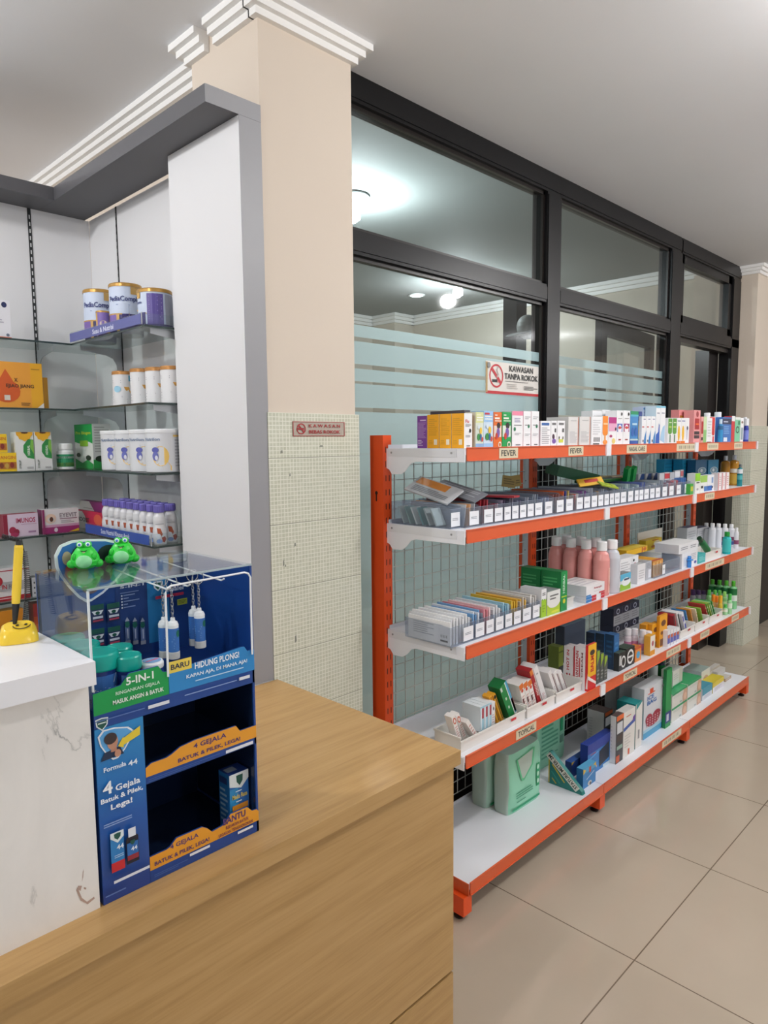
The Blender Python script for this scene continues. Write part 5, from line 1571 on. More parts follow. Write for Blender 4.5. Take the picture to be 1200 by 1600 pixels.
for r_ in range(2):
    for k in range(3):
        carton('soap_box', 'box', '%s navy and silver box in the %s row of the stack, fourth shelf' % (['left', 'middle', 'right'][k], ['lower', 'upper'][r_]), -0.305, -0.235, ysb[k] + 0.001, ysb[k + 1], z4 + r_ * hs, hs - 0.001, '#c4c6cb', '#34364a', '#272943',
               F=[('r', 0, 0.58, 1, 1, '#20243f'), ('q', 0.5, 0.79, 0.2, 0.16, 0.35, '#c9cde0'), ('g', 3, 0.12, 0.1, 0.85, 0.5, '#9a9ca2')])
for k, (pc, xx, pt) in enumerate([(981, -0.14, 982), (991.5, -0.115, 982), (1004, -0.075, 984), (1013, -0.06, 986)]):
    SBt('lotion_bottle', 'bottle', '%s of four white and pink bottles before the navy stack' % ['leftmost', 'second', 'third', 'rightmost'][k], 3, xx, pc, pt, 0.0165, '#ecdfe4', '#f2eef1', capr=0.92, caph=0.3, bands=[(0.12, 0.42, '#d27fa4')])
for k, (pa, pb, pt, nz) in enumerate([(1008, 1017.5, 975, 0), (1018, 1027, 974, 0), (1027.5, 1033.5, 972, 0), (1024, 1034, 961, 0)]):
    pass
og = [('o', 0.5, 0.75, 0.3, 0.1, '#6a3a1c'), ('o', 0.3, 0.45, 0.15, 0.06, '#7a4420'), ('o', 0.7, 0.4, 0.15, 0.08, '#7a4420'), ('r', 0.1, 0.04, 0.9, 0.26, '#7a4a2a')]
for k, (pa, pb, pt, xx) in enumerate([(1009, 1018, 975, -0.075), (1018.5, 1029.5, 974, -0.06), (1030, 1042, 961, -0.045)]):
    SB('medicine_box', 'box', ['left', 'middle', 'tallest right'][k] + ' orange box with brown leaf print, fourth shelf', 3, xx, pa, pb, pt, 0.05, '#eaa31e', '#d9921a', '#e8a030', F=og)
SB('medicine_box', 'box', 'small white and orange box in front of the orange boxes', 3, -0.022, 1016, 1023.5, 993, 0.03, '#ece6dc', '#e0a43a', F=[('r', 0, 0, 1, 0.25, '#e09a2a'), ('o', 0.5, 0.6, 0.2, 0.14, '#b04a5a')])
for k in range(4):
    SB('medicine_box', 'box', '%s of four small blue, white and orange boxes, fourth shelf' % ['leftmost', 'second', 'third', 'rightmost'][k], 3, -0.022, 1043 + k * 4.7, 1047.2 + k * 4.7, 985 - k * 1.5, 0.05, '#5a63b4', '#eceaf0', '#e6e6ea', F=[('r', 0, 0.72, 1, 1, '#ecedf0'), ('o', 0.5, 0.62, 0.35, 0.12, '#d8682a'), ('r', 0, 0, 1, 0.18, '#ecedf0')])
V = [(y(1062.5, -0.03), y(1085.5, -0.03)), (y(1086, -0.03), y(1107.5, -0.03)), (y(1108, -0.03), y(1129, -0.03))]
for k, (ya, yb) in enumerate(V):
    tray('white_tray', ['white tray with red and black booklet packs, fourth shelf right', 'white tray with yellow bottle, second from right on fourth shelf', 'rightmost white tray full of green sachets, fourth shelf'][k], -0.17, -0.03, ya + 0.004, yb - 0.004, z4, 0.05, lowfront=0.010)
a0 = V[0][0]
lean('medicine_box', 'box', 'red and black carton leaning leftmost in the booklet tray', -0.105, a0 + 0.050, zb, (0.08, 0.018, 0.115), '#a3202a', 0.42, [('r', 0, 0.5, 0.5, 1, '#1f1c22')])
lean('medicine_box', 'box', 'white and black striped carton leaning in the booklet tray', -0.10, a0 + 0.092, zb, (0.08, 0.020, 0.13), '#e9e9ea', 0.48, [('r', 0.35, 0.05, 0.95, 0.9, '#1f2224')])
lean('medicine_box', 'box', 'white and blue carton leaning rightmost in the booklet tray', -0.09, a0 + 0.130, zb, (0.08, 0.022, 0.12), '#e6e6ec', 0.50, [('r', 0.1, 0.55, 0.6, 0.85, '#3a3f9c'), ('r', 0.4, 0.1, 0.95, 0.4, '#4a52b4')])
a1 = V[1][0]
SBt('bottle', 'bottle', 'yellow bottle with orange cap standing in the white tray, fourth shelf', 3, -0.075, 1079.5, 952, 0.024, '#e3cf7a', '#e59a2c', capr=0.8, caph=0.26, zb=z4 + 0.003)
for k in range(4):
    yk = a1 + 0.035 + k * 0.035
    lean('sachet', 'medicine', ['blue sachet leftmost in the yellow-bottle tray', 'orange sachet in the yellow-bottle tray, fourth shelf', 'cream sachet leaning in the yellow-bottle tray', 'lime sachet rightmost in the yellow-bottle tray'][k], -0.11 + 0.012 * k, yk, zb - 0.006, (0.075, 0.007, 0.115), ['#3f7fb8', '#df9238', '#e4dcc0', '#86b444'][k], 0.5, [('g', 3, 0.15, 0.3, 0.85, 0.8, ['#7fb4dc', '#e9c9a0', '#c8784a', '#4f8a3a'][k])])
a2 = V[2][0]
for k in range(5):
    yk = a2 + 0.07 + k * 0.026
    lean('sachet', 'medicine', '%s sachet leaning in the rightmost tray, fourth shelf' % ['red', 'leaf green', 'yellow-green', 'pale green', 'deep green'][k], -0.10, yk, zb - 0.006, (0.09, 0.007, 0.12), ['#c23a34', '#6fae3c', '#a8c04a', '#9fcb96', '#3f9a4c'][k], 0.62, [('g', 3, 0.15, 0.2, 0.85, 0.85, '#e0e6c8'), ('r', 0, 0.9, 1, 1, '#5aa04a')])
for k in range(3):
    SBt('bottle', 'bottle', '%s of three small bottles with purple caps, fourth shelf' % ['left', 'middle', 'right'][k], 3, -0.24, [1082.5, 1091, 1099.5][k], 921 + k * 0.8, 0.016, '#a9a3ae', '#4d2f62', capr=0.85, caph=0.3)
GB = M('#4fae4a', 0.18)
for k, pc in enumerate([1112.5, 1123.3, 1134.2, 1145]):
    SBt('oil_bottle', 'bottle', '%s of four tall green oil bottles at the right end, fourth shelf' % ['leftmost', 'second', 'third', 'rightmost'][k], 3, [-0.20, -0.17, -0.135, -0.10][k], pc, 905.5 + k * 0.8, 0.0215, M('#7fc48a', 0.2), '#4fae2c', capr=0.5, caph=0.18, bands=[(0.52, 0.74, '#0f6b34'), (0.30, 0.5, '#dfe9e0')])
for k, (pc, pt, c) in enumerate([(1107.5, 921.5, '#5cb84e'), (1116.5, 922, '#5cb84e'), (1124, 922.5, '#63b84e'), (1131.5, 924.5, '#8fcf6a')]):
    SBt('oil_bottle', 'bottle', '%s of four smaller green bottles before the tall ones' % ['leftmost', 'second', 'third', 'rightmost'][k], 3, [-0.135, -0.115, -0.09, -0.07][k], pc, pt, 0.0155, M('#8fcb88', 0.2), M(c, 0.3), capr=0.6, caph=0.22, bands=[(0.2, 0.55, '#cfe6b8')])
for k, pc in enumerate([1114, 1119, 1125.3]):
    SBt('oil_bottle', 'bottle', '%s of three small bottles with orange cap, fourth shelf right' % ['left', 'middle', 'right'][k], 3, [-0.085, -0.06, -0.045][k], pc, [929, 931, 930.5][k], 0.0125, M(['#c99a5a', '#c8a070', '#dcb93a'][k], 0.2), ['#f08a1e', '#ef8420', '#f0b02a'][k], capr=0.8, caph=0.35)
for k, pc in enumerate([1133.5, 1140]):
    SBt('oil_bottle', 'bottle', ['left', 'right'][k] + ' of two little light green bottles at the shelf edge', 3, [-0.04, -0.03][k], pc, [944, 928][k], 0.013, M('#a4dca6', 0.15), M('#4fbf57', 0.3), capr=0.7, caph=0.3, bands=[(0.3, 0.55, '#e6f2e2')])

# ---------------- bottom shelf
z5 = S[4] + 0.0004
y = lambda p, x: Yc(p, x, z5 + 0.05)


def soft_pack(name, label, x0, x1, y0, y1, z, h, col, gus, ops, rz=0.0, lean_=0.0):
    """padded plastic pack with pinched gusset sides"""
    PLACED.append((x0, x1, y0, y1, z, z + h))
    t_ = thing(name, ((x0 + x1) / 2, (y0 + y1) / 2, z), label, 'pack')
    dx, dy = (x1 - x0) / 2, (y1 - y0) / 2
    b = MB()
    nu, nv = 8, 8
    # rounded shell: superellipse sections stacked up
    vs = []
    rings = 14
    seg = 32
    for i in range(rings + 1):
        t = i / rings
        k = 1.0 - 0.10 * (1 - min(1, t * 7)) ** 2 - 0.20 * max(0, (t - 0.85) / 0.15) ** 2
        pinch = 1.0 - 0.10 * math.sin(math.pi * t)
        for s_ in range(seg):
            a = 2 * math.pi * s_ / seg
            ca, sa = math.cos(a), math.sin(a)
            ex = 0.38
            px = math.copysign(abs(ca) ** ex, ca) * dx * k
            py = math.copysign(abs(sa) ** ex, sa) * dy * (k * 0.5 + 0.5)
            if abs(sa) > 0.6:
                py *= (1 - 0.06 * (1 - abs(ca)) * math.sin(math.pi * t))
            px += 0.0015 * math.sin(9 * t + a * 3)
            vs.append((px + lean_ * t * h, py, h * t))
    fs = []
    mi_side = []
    mi_front = []
    for i in range(rings):
        for s_ in range(seg):
            f = (i * seg + s_, i * seg + (s_ + 1) % seg, (i + 1) * seg + (s_ + 1) % seg, (i + 1) * seg + s_)
            a = 2 * math.pi * (s_ + 0.5) / seg
            (mi_front if abs(math.cos(a)) > 0.5 else mi_side).append(f)
    b.faces(vs, mi_front, col, True)
    b.faces(vs, mi_side, gus, True)
    b.faces(vs, [tuple(range(seg))[::-1], tuple(rings * seg + k for k in range(seg))], gus)
    o = b.build('pack_body')
    o.parent = t_
    m_ = MB()
    m_.ops(plane((dx + 0.0008, -dy * 0.80, 0.012), (0, 2 * dy * 0.80, 0), (lean_ * h, 0, h * 0.86)), ops)
    p = m_.build('printed_front')
    p.parent = t_
    t_.rotation_euler = (0, 0, rz)
    return t_


MINT = '#93d3b4'
fr = [('r', 0, 0, 1, 0.045, '#2a9a6c'), ('r', 0.86, 0.22, 0.98, 0.68, '#2aa06a'), ('o', 0.92, 0.6, 0.035, 0.05, '#c9ecd6'), ('o', 0.92, 0.46, 0.035, 0.05, '#c9ecd6'), ('o', 0.92, 0.32, 0.035, 0.05, '#c9ecd6'),
      ('p', [(0.1, 0.98), (0.78, 1.06), (0.72, 0.72), (0.40, 0.5), (0.3, 0.52)], '#5cbd88'), ('p', [(0.16, 0.97), (0.71, 1.03), (0.66, 0.74), (0.40, 0.55), (0.33, 0.56)], '#b5c4b8'), ('g', 3, 0.12, 0.2, 0.72, 0.34, '#4a9a78'), ('g', 1, 0.14, 0.12, 0.5, 0.16, '#4a9a78')]
ya, yb = y(796, -0.115), y(849, -0.115)
soft_pack('diaper_pack', 'front mint green plastic pack of underpads on the bottom shelf', -0.20, -0.118, ya, yb, z5, 0.235, MINT, '#b4c9bd', fr, rz=0.0)
soft_pack('diaper_pack', 'rear pale green plastic pack behind the front one, bottom shelf', -0.295, -0.208, ya - 0.015, yb - 0.03, z5, 0.225, '#a9cbb9', '#a9bfb3', [('r', 0, 0, 1, 0.04, '#2a9a6c')])
ya2, yb2 = y(846, -0.2), y(893, -0.2)
soft_pack('diaper_pack', 'tall mint pack with barcode leaning at the back, bottom shelf', -0.30, -0.235, ya2 + 0.02, yb2 + 0.02, z5, 0.30, MINT, '#a9c9b9', [('g', 11, 0.05, 0.1, 0.72, 0.9, '#5aa886'), ('r', 0.82, 0.45, 0.93, 0.85, '#2aa06a'), ('b', 9, 0.8, 0.24, 0.97, 0.38, '#2c4a40')])
# stature meter: triangular carton
q0, q1 = PL(855, 1224, 2, z5), PL(912, 1242, 2, z5)
yy = (q0.y + q1.y) / 2
xa, xb = q0.x, min(q1.x, 0.008)
hh = Zr(1174, xa, yy) - z5
b = MB()
b.prism([(xa, yy, z5), (xb, yy, z5), (xb - 0.004, yy, z5 + 0.012), (xa + 0.006, yy, z5 + hh), (xa, yy, z5 + hh)], (0, 0.022, 0), '#1c7a74')
dl = Vector((xb - 0.002 - xa, 0, 0.008 - hh))
A = Vector((xa + 0.002, yy, z5 + hh + 0.001))
nrm = Vector((-dl.z, 0, dl.x)).normalized()
# white strip with the words on the slope
st = [(0.0, 0.0), (1.0, 0.0), (1.0, 1.0), (0.0, 1.0)]
o1 = Vector((xa + 0.006, yy, z5 + hh)); o2 = Vector((xb - 0.008, yy, z5 + 0.0215))
mpf = plane(o1 + Vector((-0.012, -0.0003, -0.016)), (o2 - o1), (0.020, 0, 0.020))
b.ops(lambda u, v, off=0.0: (o1 + (o2 - o1) * u) + Vector((-0.0, -0.0006 - off, 0)) + Vector((-0.018 * (1 - v), 0, -0.020 * (1 - v))), [('r', 0.0, 0.0, 0.97, 1, '#e6e4da'), ('t', 'STATURE METER 2M', 0.93, 0.82, 0.04, 0.18, '#262626')])
mps = plane((xa, yy - 0.0003, z5), (xb - xa, 0, 0), (0, 0, hh))
b.ops(mps, [('r', 0.0, 0.03, 0.035, 0.93, '#c9b23a'), ('p', [(0.1, 0.62), (0.13, 0.66), (0.5, 0.2), (0.46, 0.18)], '#c9b23a'), ('p', [(0.08, 0.4), (0.1, 0.43), (0.36, 0.12), (0.33, 0.1)], '#2c9a88'), ('p', [(0.1, 0.2), (0.12, 0.22), (0.25, 0.08), (0.22, 0.06)], '#c9b23a')])
tag(b.build('stature_meter_box'), 'teal triangular STATURE METER 2M box with white slanted strip, bottom shelf', 'box')

SB('medicine_box', 'box', 'dark blue box with yellow corners behind the light blue one', 4, -0.105, 893, 917, 1184, 0.03, '#24468c', '#1f3c7c', '#3a62b4', F=[('p', [(0, 0.8), (0.2, 1), (0, 1)], '#d9b43a'), ('p', [(0.8, 1), (1, 1), (1, 0.75)], '#d9b43a')])
SB('medicine_box', 'box', 'light blue box with yellow corners in front, bottom shelf', 4, -0.022, 911, 931, 1196, 0.03, '#3b82bd', '#2f6ea8', '#5aa6cf', F=[('r', 0, 0.75, 1, 1, '#57a4cc'), ('p', [(0, 0.72), (0.22, 0.88), (0, 1)], '#e0b43c'), ('p', [(0.8, 0.92), (1, 0.8), (1, 1)], '#e0b43c'), ('r', 0.45, 0.66, 0.6, 0.95, '#c0503a'), ('p', [(0.25, 0.38), (0.85, 0.6), (0.85, 0.64), (0.25, 0.42)], '#d5dde4'), ('o', 0.5, 0.14, 0.16, 0.12, '#cfc9c0'), ('o', 0.55, 0.1, 0.07, 0.08, '#5a4a42')])
SB('monitor_box', 'box', 'large navy and blue meter box with dark device picture', 4, -0.058, 918, 957, 1153, 0.035, '#3a7ec0', '#263f92', '#2a3f94', F=[('r', 0, 0.7, 1, 1, '#2a3f94'), ('g', 1, 0.1, 0.62, 0.4, 0.68, '#c4404a'), ('p', [(0.45, 0.1), (0.85, 0.22), (0.85, 0.74), (0.45, 0.6)], '#182438'), ('o', 0.2, 0.2, 0.16, 0.07, '#d99a4a'), ('o', 0.12, 0.18, 0.06, 0.05, '#2a2a2a'), ('r', 0.6, 0.0, 1, 0.1, '#cfe2ee'), ('p', [(0, 0.5), (0.4, 0.62), (0.4, 0.66), (0, 0.55)], '#6fb0e0')])
stripF = [('r', 0, 0, 1, 1, '#3a3c42'), ('r', 0.1, 0.62, 0.9, 0.85, '#cfd2d6'), ('r', 0.1, 0.45, 0.9, 0.58, '#4a3f3c'), ('r', 0.1, 0.28, 0.9, 0.36, '#8fb0a0'), ('r', 0.0, 0.02, 0.5, 0.16, '#c85a34'), ('r', 0.0, 0.9, 1, 1, '#de6a34')]
SB('nebuliser_box', 'box', 'tall white box with black spine and orange corner, front one', 4, -0.03, 962, 973, 1117, 0.085, '#e7e5e2', '#e2e0de', '#5a4a48', F=stripF, L=[('g', 8, 0.1, 0.2, 0.3, 0.8, '#c9c9c9'), ('r', 0.96, 0, 1, 1, '#2c2c30')])
SB('nebuliser_box', 'box', 'tall white box with black spine, rear one beside the wire panel', 4, -0.135, 944, 956, 1111, 0.085, '#3a3c42', '#dedcda', '#5a4a48', F=stripF, L=[('g', 8, 0.1, 0.2, 0.3, 0.8, '#c9c9c9'), ('r', 0.96, 0, 1, 1, '#2c2c30')])
SB('thermometer_box', 'box', 'tall white box with blue band on the bottom shelf', 4, -0.03, 973.5, 991.5, 1109, 0.04, '#e7e4de', '#dedbd6', F=[('p', [(0, 0.58), (1, 0.68), (1, 0.76), (0, 0.66)], '#3f62b0'), ('p', [(0.75, 0.7), (1, 0.74), (1, 0.84), (0.8, 0.8)], '#6f4a9c'), ('r', 0.4, 0.03, 0.55, 0.16, '#d05a3a'), ('g', 5, 0.1, 0.2, 0.6, 0.5, '#cfccc6'), ('r', 0.2, 0.88, 0.6, 0.9, '#c86a4a')])
SB('thermometer_box', 'box', 'tall white box with teal sloping top beside the ice bag', 4, -0.035, 992, 1002.5, 1098, 0.09, '#e7e4de', '#1e8c8c', '#1e8c8c', F=[('p', [(0, 0.85), (1, 1), (0, 1)], '#1e8c8c'), ('r', 0.4, 0.2, 0.65, 0.4, '#9a9a9a'), ('r', 0, 0, 0.1, 1, '#c9c6c0')])
SB('ice_bag_box', 'box', 'white ICE BAG box with red and white pouch picture', 4, -0.05, 1005, 1037.5, 1068, 0.06, '#d9dbe0', '#cfd2d8', '#dfe0e4',
   F=[('r', 0, 0, 1, 0.12, '#4f9fc8'), ('r', 0, 0.12, 1, 0.18, '#a9cfe0'), ('r', 0.26, 0.87, 0.42, 0.95, '#d8502a'), ('r', 0.18, 0.85, 0.5, 0.87, '#d8502a'), ('t', 'ICE', 0.14, 0.74, 0.46, 0.82, '#2a6ab4'), ('t', 'BAG', 0.14, 0.645, 0.58, 0.725, '#2a6ab4'),
      ('o', 0.24, 0.36, 0.16, 0.10, '#a02a40'), ('o', 0.6, 0.36, 0.2, 0.10, '#a02a40'), ('o', 0.42, 0.28, 0.3, 0.09, '#a02a40')] +
     [('r', 0.14 + 0.11 * i, 0.22 + 0.05 * j, 0.18 + 0.11 * i, 0.245 + 0.05 * j, '#e6cdd2') for i in range(6) for j in range(4)] + [('g', 2, 0.75, 0.86, 0.92, 0.92, '#888')])
SB('medicine_box', 'box', 'grey-white box with ice bag lettering behind the ICE BAG box', 4, -0.125, 988, 1008, 1066, 0.07, '#cfd1d4', '#b9bcc0', '#8f9092', F=[('t', 'EZ bag', 0.15, 0.82, 0.7, 0.88, '#44464a'), ('r', 0.15, 0.91, 0.5, 0.93, '#999')])
SB('medicine_box', 'box', 'grey-white box farthest back beside the third upright, bottom shelf', 4, -0.23, 962, 986, 1071, 0.06, '#c6c9cb', '#b4b7ba', '#8f9092', F=[('g', 7, 0.2, 0.3, 0.85, 0.75, '#aeb1b4'), ('r', 0.4, 0.9, 0.8, 0.94, '#666')])
for k, (pc, pt, xx) in enumerate([(1019, 1012, -0.165), (1031, 1014, -0.165)]):
    SBt('spray_can', 'bottle', ['left', 'right'][k] + ' dark spray can with green cap behind the ICE BAG box', 4, xx, pc, pt, 0.022, M('#1d2740', 0.3), M('#1d8f45', 0.3), capr=0.98, caph=0.2, bands=[(0.5, 0.74, '#d8dade' if k == 0 else '#1d8f45')])
SB('tube_box', 'box', 'tall narrow green box with navy band, right of ICE BAG', 4, -0.03, 1039.5, 1048, 1045, 0.016, '#159048', '#10753a', F=[('r', 0, 0.08, 1, 0.27, '#283a80'), ('r', 0.2, 0.11, 0.6, 0.23, '#cfd4e2')])
gF = [('r', 0, 0.85, 1, 1, '#2a9a62'), ('g', 2, 0.1, 0.6, 0.7, 0.78, '#c4c8c2'), ('p', [(0.7, 0), (1, 0), (1, 0.85), (0.75, 0.85), (0.68, 0.4)], '#c9a58c'), ('o', 0.86, 0.35, 0.1, 0.25, '#ddb9a0'), ('r', 0.5, 0.1, 0.62, 0.2, '#9aa')]
hgl = 0.073
for col, (pa, pb) in enumerate([(1049.5, 1073), (1074, 1095)]):
    for row in range(2):
        zz = z5 + row * (hgl + 0.001)
        carton(
            'glove_box', 'box', '%s glove box of the %s stack, white with green top' % (['lower', 'upper'][row], ['left', 'right'][col]), -0.135, -0.035, Yc(pa, -0.035, z5 + 0.05), Yc(pb, -0.035, z5 + 0.05), zz, hgl, '#dcdcd4', '#dcdcd4', '#3aa468' if row else '#dcdcd4', F=gF)
carton('glove_box', 'box', 'white and green box standing behind on top of the left glove stack', -0.13, -0.07, Yc(1051, -0.07, z5 + 0.17), Yc(1066, -0.07, z5 + 0.17), z5 + 2 * hgl + 0.003, 0.085, '#d6d8d0', '#d6d8d0', '#cfd2cc', F=[('g', 3, 0.1, 0.4, 0.6, 0.8, '#bfc4bc'), ('r', 0.65, 0, 1, 1, '#c2c2b4'), ('r', 0, 0, 1, 0.1, '#3aa468')])
SB('mask_box', 'box', 'white box with brown hand print behind the teal pack', 4, -0.10, 1095.5, 1109, 1046, 0.10, '#d8dad6', '#cfd2ce', '#9fb0a8', F=[('o', 0.5, 0.5, 0.3, 0.2, '#b8998a')])
SB('mask_pack', 'pack', 'teal and white pack at the bottom shelf right part', 4, -0.035, 1097.5, 1113, 1072, 0.10, '#d9dde4', '#d0d4da', '#3f93a8', F=[('r', 0, 0.42, 1, 1, '#3f93a8'), ('g', 3, 0.2, 0.1, 0.8, 0.34, '#b8bcc8')])
SB('mask_pack', 'pack', 'yellow-topped white pack at the bottom shelf right part', 4, -0.035, 1114, 1131, 1062, 0.16, '#dcd9e0', '#d8c43a', '#d6c33a', F=[('r', 0, 0.55, 1, 1, '#d6c33a'), ('g', 2, 0.2, 0.15, 0.8, 0.4, '#c2c0cc'), ('r', 0, 0, 0.12, 0.55, '#eeeef2')])
for k, (pa, pb, pt, xx, c) in enumerate([(1134, 1143, 1058, -0.05, '#b79a78'), (1136, 1150, 1050, -0.15, '#c8c4bc'), (1109, 1131, 1045, -0.22, '#b5ab98')]):
    SB('bandage_pack', 'pack', ['brown roll of bandage in clear film at the right end', 'crumpled clear bag of white rolls at the right end, bottom shelf', 'clear bag of beige cloth behind the yellow pack'][k], 4, xx, pa, pb, pt, 0.06, c, c, '#cfcbc4', F=[('g', 3, 0.1, 0.2, 0.9, 0.8, '#d9d6d0')])

# ================================================================== goods in the wall cabinet
def XB(name, cat, label, z, yf, pa, pb, pt, d, front=W, side=None, top=None, F=(), group=None, face='y', xf=None, L=()):
    """carton on a glass shelf. face 'y': front towards -y, in plane y = yf; face 'x': front towards +x in plane x = xf"""
    z = z + 0.0004
    if face == 'y':
        x0, x1 = Xc(pa, yf, z + 0.04), Xc(pb, yf, z + 0.04)
        h = Zr(pt, (x0 + x1) / 2, yf) - z
        b = MB().box(-(x1 - x0) / 2, (x1 - x0) / 2, -d / 2, d / 2, 0, h, side or front, side or front, front, top or side or front)
        b.ops(plane((-(x1 - x0) / 2, -d / 2, 0), (x1 - x0, 0, 0), (0, 0, h)), F)
        if L:
            b.ops(plane(((x1 - x0) / 2, -d / 2, 0), (0, d, 0), (0, 0, h)), L)
        o = b.build(name)
        o.location = ((x0 + x1) / 2, yf + d / 2, z)
        return tag(o, label, cat, group)
    y0, y1 = Yc(pa, xf, z + 0.04), Yc(pb, xf, z + 0.04)
    h = Zr(pt, xf, (y0 + y1) / 2) - z
    return carton(name, cat, label, xf - d, xf, y0 + 0.0006, y1 - 0.0006, z, h, front, side, top, F, L, (), group)


Z1, Z2, Z3, Z4, Z5 = SZ
Z6 = LZ[5]
XL = -1.325
XB('supplement_box', 'box', 'white box with navy emblem at the left edge, highest glass shelf', Z1, 0, -16, 17.5, 468, 0.06, '#e9e9ee', '#d9d9de', face='x', xf=XL, F=[('o', 0.72, 0.88, 0.13, 0.075, '#27305c'), ('r', 0, 0, 1, 0.035, '#d86a4a'), ('g', 2, 0.3, 0.38, 0.7, 0.5, '#b9b4c4'), ('o', 0.82, 0.09, 0.08, 0.04, '#6f7a8c')])
XB('gift_box', 'box', 'large orange box with red drop print on the second glass shelf', Z2, 0, -24, 68, 565.5, 0.05, '#e9a13a', '#c87a1e', '#edb95c', face='x', xf=XL,
   F=[('r', 0.79, 0, 1, 1, '#e8ab26'), ('o', 0.36, 0.36, 0.24, 0.25, '#cf5a22'), ('p', [(0.2, 0.5), (0.52, 0.5), (0.38, 0.8), (0.36, 0.84)], '#cf5a22'), ('t', 'EJIAO JIANG', 0.36, 0.42, 0.84, 0.52, '#4a3320'), ('r', 0.32, 0.16, 0.42, 0.27, '#d8d2c4'), ('g', 2, 0.6, 0.04, 0.76, 0.12, '#7a5526'), ('g', 1, 0.8, 0.84, 0.95, 0.88, '#a87820'), ('p', [(0.88, 0.0), (1, 0.0), (1, 0.12)], '#e6e4e0'),
      ('t', 'X', 0.5, 0.57, 0.56, 0.65, '#3a2a1c')])
XB('gift_box', 'box', 'yellow box edge peeping out behind the large orange box', Z2, 0, 68.5, 76, 590, 0.03, '#e0a32a', '#c9902a', face='x', xf=XL - 0.055)
for k, (pa, pb, pt, lab) in enumerate([(-14, 26.5, 707.5, 'lower yellow herbal box with fruit picture, third glass shelf'), (-26, 13, 0, 'upper yellow herbal box stacked on the lower yellow one')]):
    y0, y1 = Yc(pa, XL, Z3 + 0.03), Yc(pb, XL, Z3 + 0.03)
    zb = Z3 + 0.0004 if k == 0 else Z3 + 0.0654
    carton('herbal_box', 'box', lab, XL - 0.05, XL, y0, y1, zb, 0.064, '#ecc51d', '#d9b21a', '#efd04a', F=[('t', 'ANGIN', 0.35, 0.66, 0.95, 0.84, '#c8702a'), ('r', 0.25, 0.14, 0.97, 0.5, '#b5702a'), ('o', 0.4, 0.32, 0.08, 0.15, '#7a3a22'), ('o', 0.6, 0.3, 0.08, 0.15, '#c9a24a'), ('o', 0.8, 0.34, 0.08, 0.15, '#8a2f26')])
sun = [('r', 0, 0, 1, 0.3, '#e2e4e2'), ('p', [(0.98, 0.3), (0.98, 0.8), (0.7, 0.82), (0.42, 0.66), (0.4, 0.48), (0.6, 0.34)], '#2f8f45'), ('p', [(0.98, 0.42), (0.98, 0.78), (0.84, 0.8), (0.78, 0.6)], '#7fba4a'), ('tv', 'HERBAL', 0.62, 0.4, 0.76, 0.66, '#e4efe2'),
       ('p', [(0.04, 1.0), (0.06, 0.92), (0.2, 0.86), (0.5, 0.84), (0.8, 0.86), (0.94, 0.92), (0.96, 1.0)], '#e3a51e'), ('p', [(0.1, 0.96), (0.2, 0.82), (0.35, 0.8), (0.5, 0.76), (0.65, 0.8), (0.8, 0.83), (0.9, 0.96)], '#eeb427'), ('p', [(0.3, 1.0), (0.34, 0.965), (0.5, 0.955), (0.66, 0.965), (0.7, 1.0)], '#5a3418'), ('tv', 'SYRUP', 0.12, 0.06, 0.24, 0.28, '#5f6a5f'), ('g', 2, 0.55, 0.05, 0.9, 0.1, '#777')]
for k, (pa, pb) in enumerate([(25.5, 54.5), (55, 82)]):
    XB('herbal_box', 'box', ['left', 'right'][k] + ' white and green box with sunflower top, third glass shelf', Z3, 0, pa, pb, 675, 0.05, '#e9ece8', '#d9dcd8', face='x', xf=XL, F=[o_ if o_[0] != 'o' or abs(o_[1] - 0.5) > 0.01 else o_ for o_ in sun])
yb_ = Yc(102, -1.36, Z3 + 0.04)
bottle('pill_bottle', 'bottle', 'white pill bottle with green label, third glass shelf', -1.36, yb_, Z3 + 0.0004, 0.029, Zr(693, -1.36, yb_) - Z3, '#e6e8e8', '#eef0f0', capr=0.9, caph=0.22, bands=[(0.1, 0.58, '#1f8a5a'), (0.42, 0.5, '#e2ece6'), (0.12, 0.26, '#7fb45a')], shoulder=0.1)
XB('herbal_box', 'box', 'tall green and white box in the corner of the third glass shelf', Z3, -0.575, 118.5, 146, 663, 0.07, '#e9ece6', '#cfd2cf', '#1fa04a',
   F=[('r', 0, 0.66, 1, 1, '#19a44a'), ('p', [(0, 0.66), (1, 0.66), (1, 0.56), (0.7, 0.62), (0.3, 0.56), (0, 0.6)], '#19a44a'), ('t', 'Pro Biogen', 0.08, 0.75, 0.92, 0.84, '#c9d83a'), ('r', 0.3, 0.5, 0.75, 0.63, '#8fc52e'), ('p', [(0, 0), (1, 0), (1, 0.1), (0.7, 0.2), (0.4, 0.12), (0, 0.22)], '#2f9a4a'), ('o', 0.2, 0.3, 0.12, 0.05, '#3a4a3a'), ('o', 0.75, 0.24, 0.14, 0.06, '#2a3a2a')],
   L=[('g', 10, 0.1, 0.35, 0.9, 0.95, '#a4a8a4'), ('r', 0, 0, 1, 0.2, '#2f9a4a'), ('o', 0.4, 0.22, 0.3, 0.07, '#20301f')])
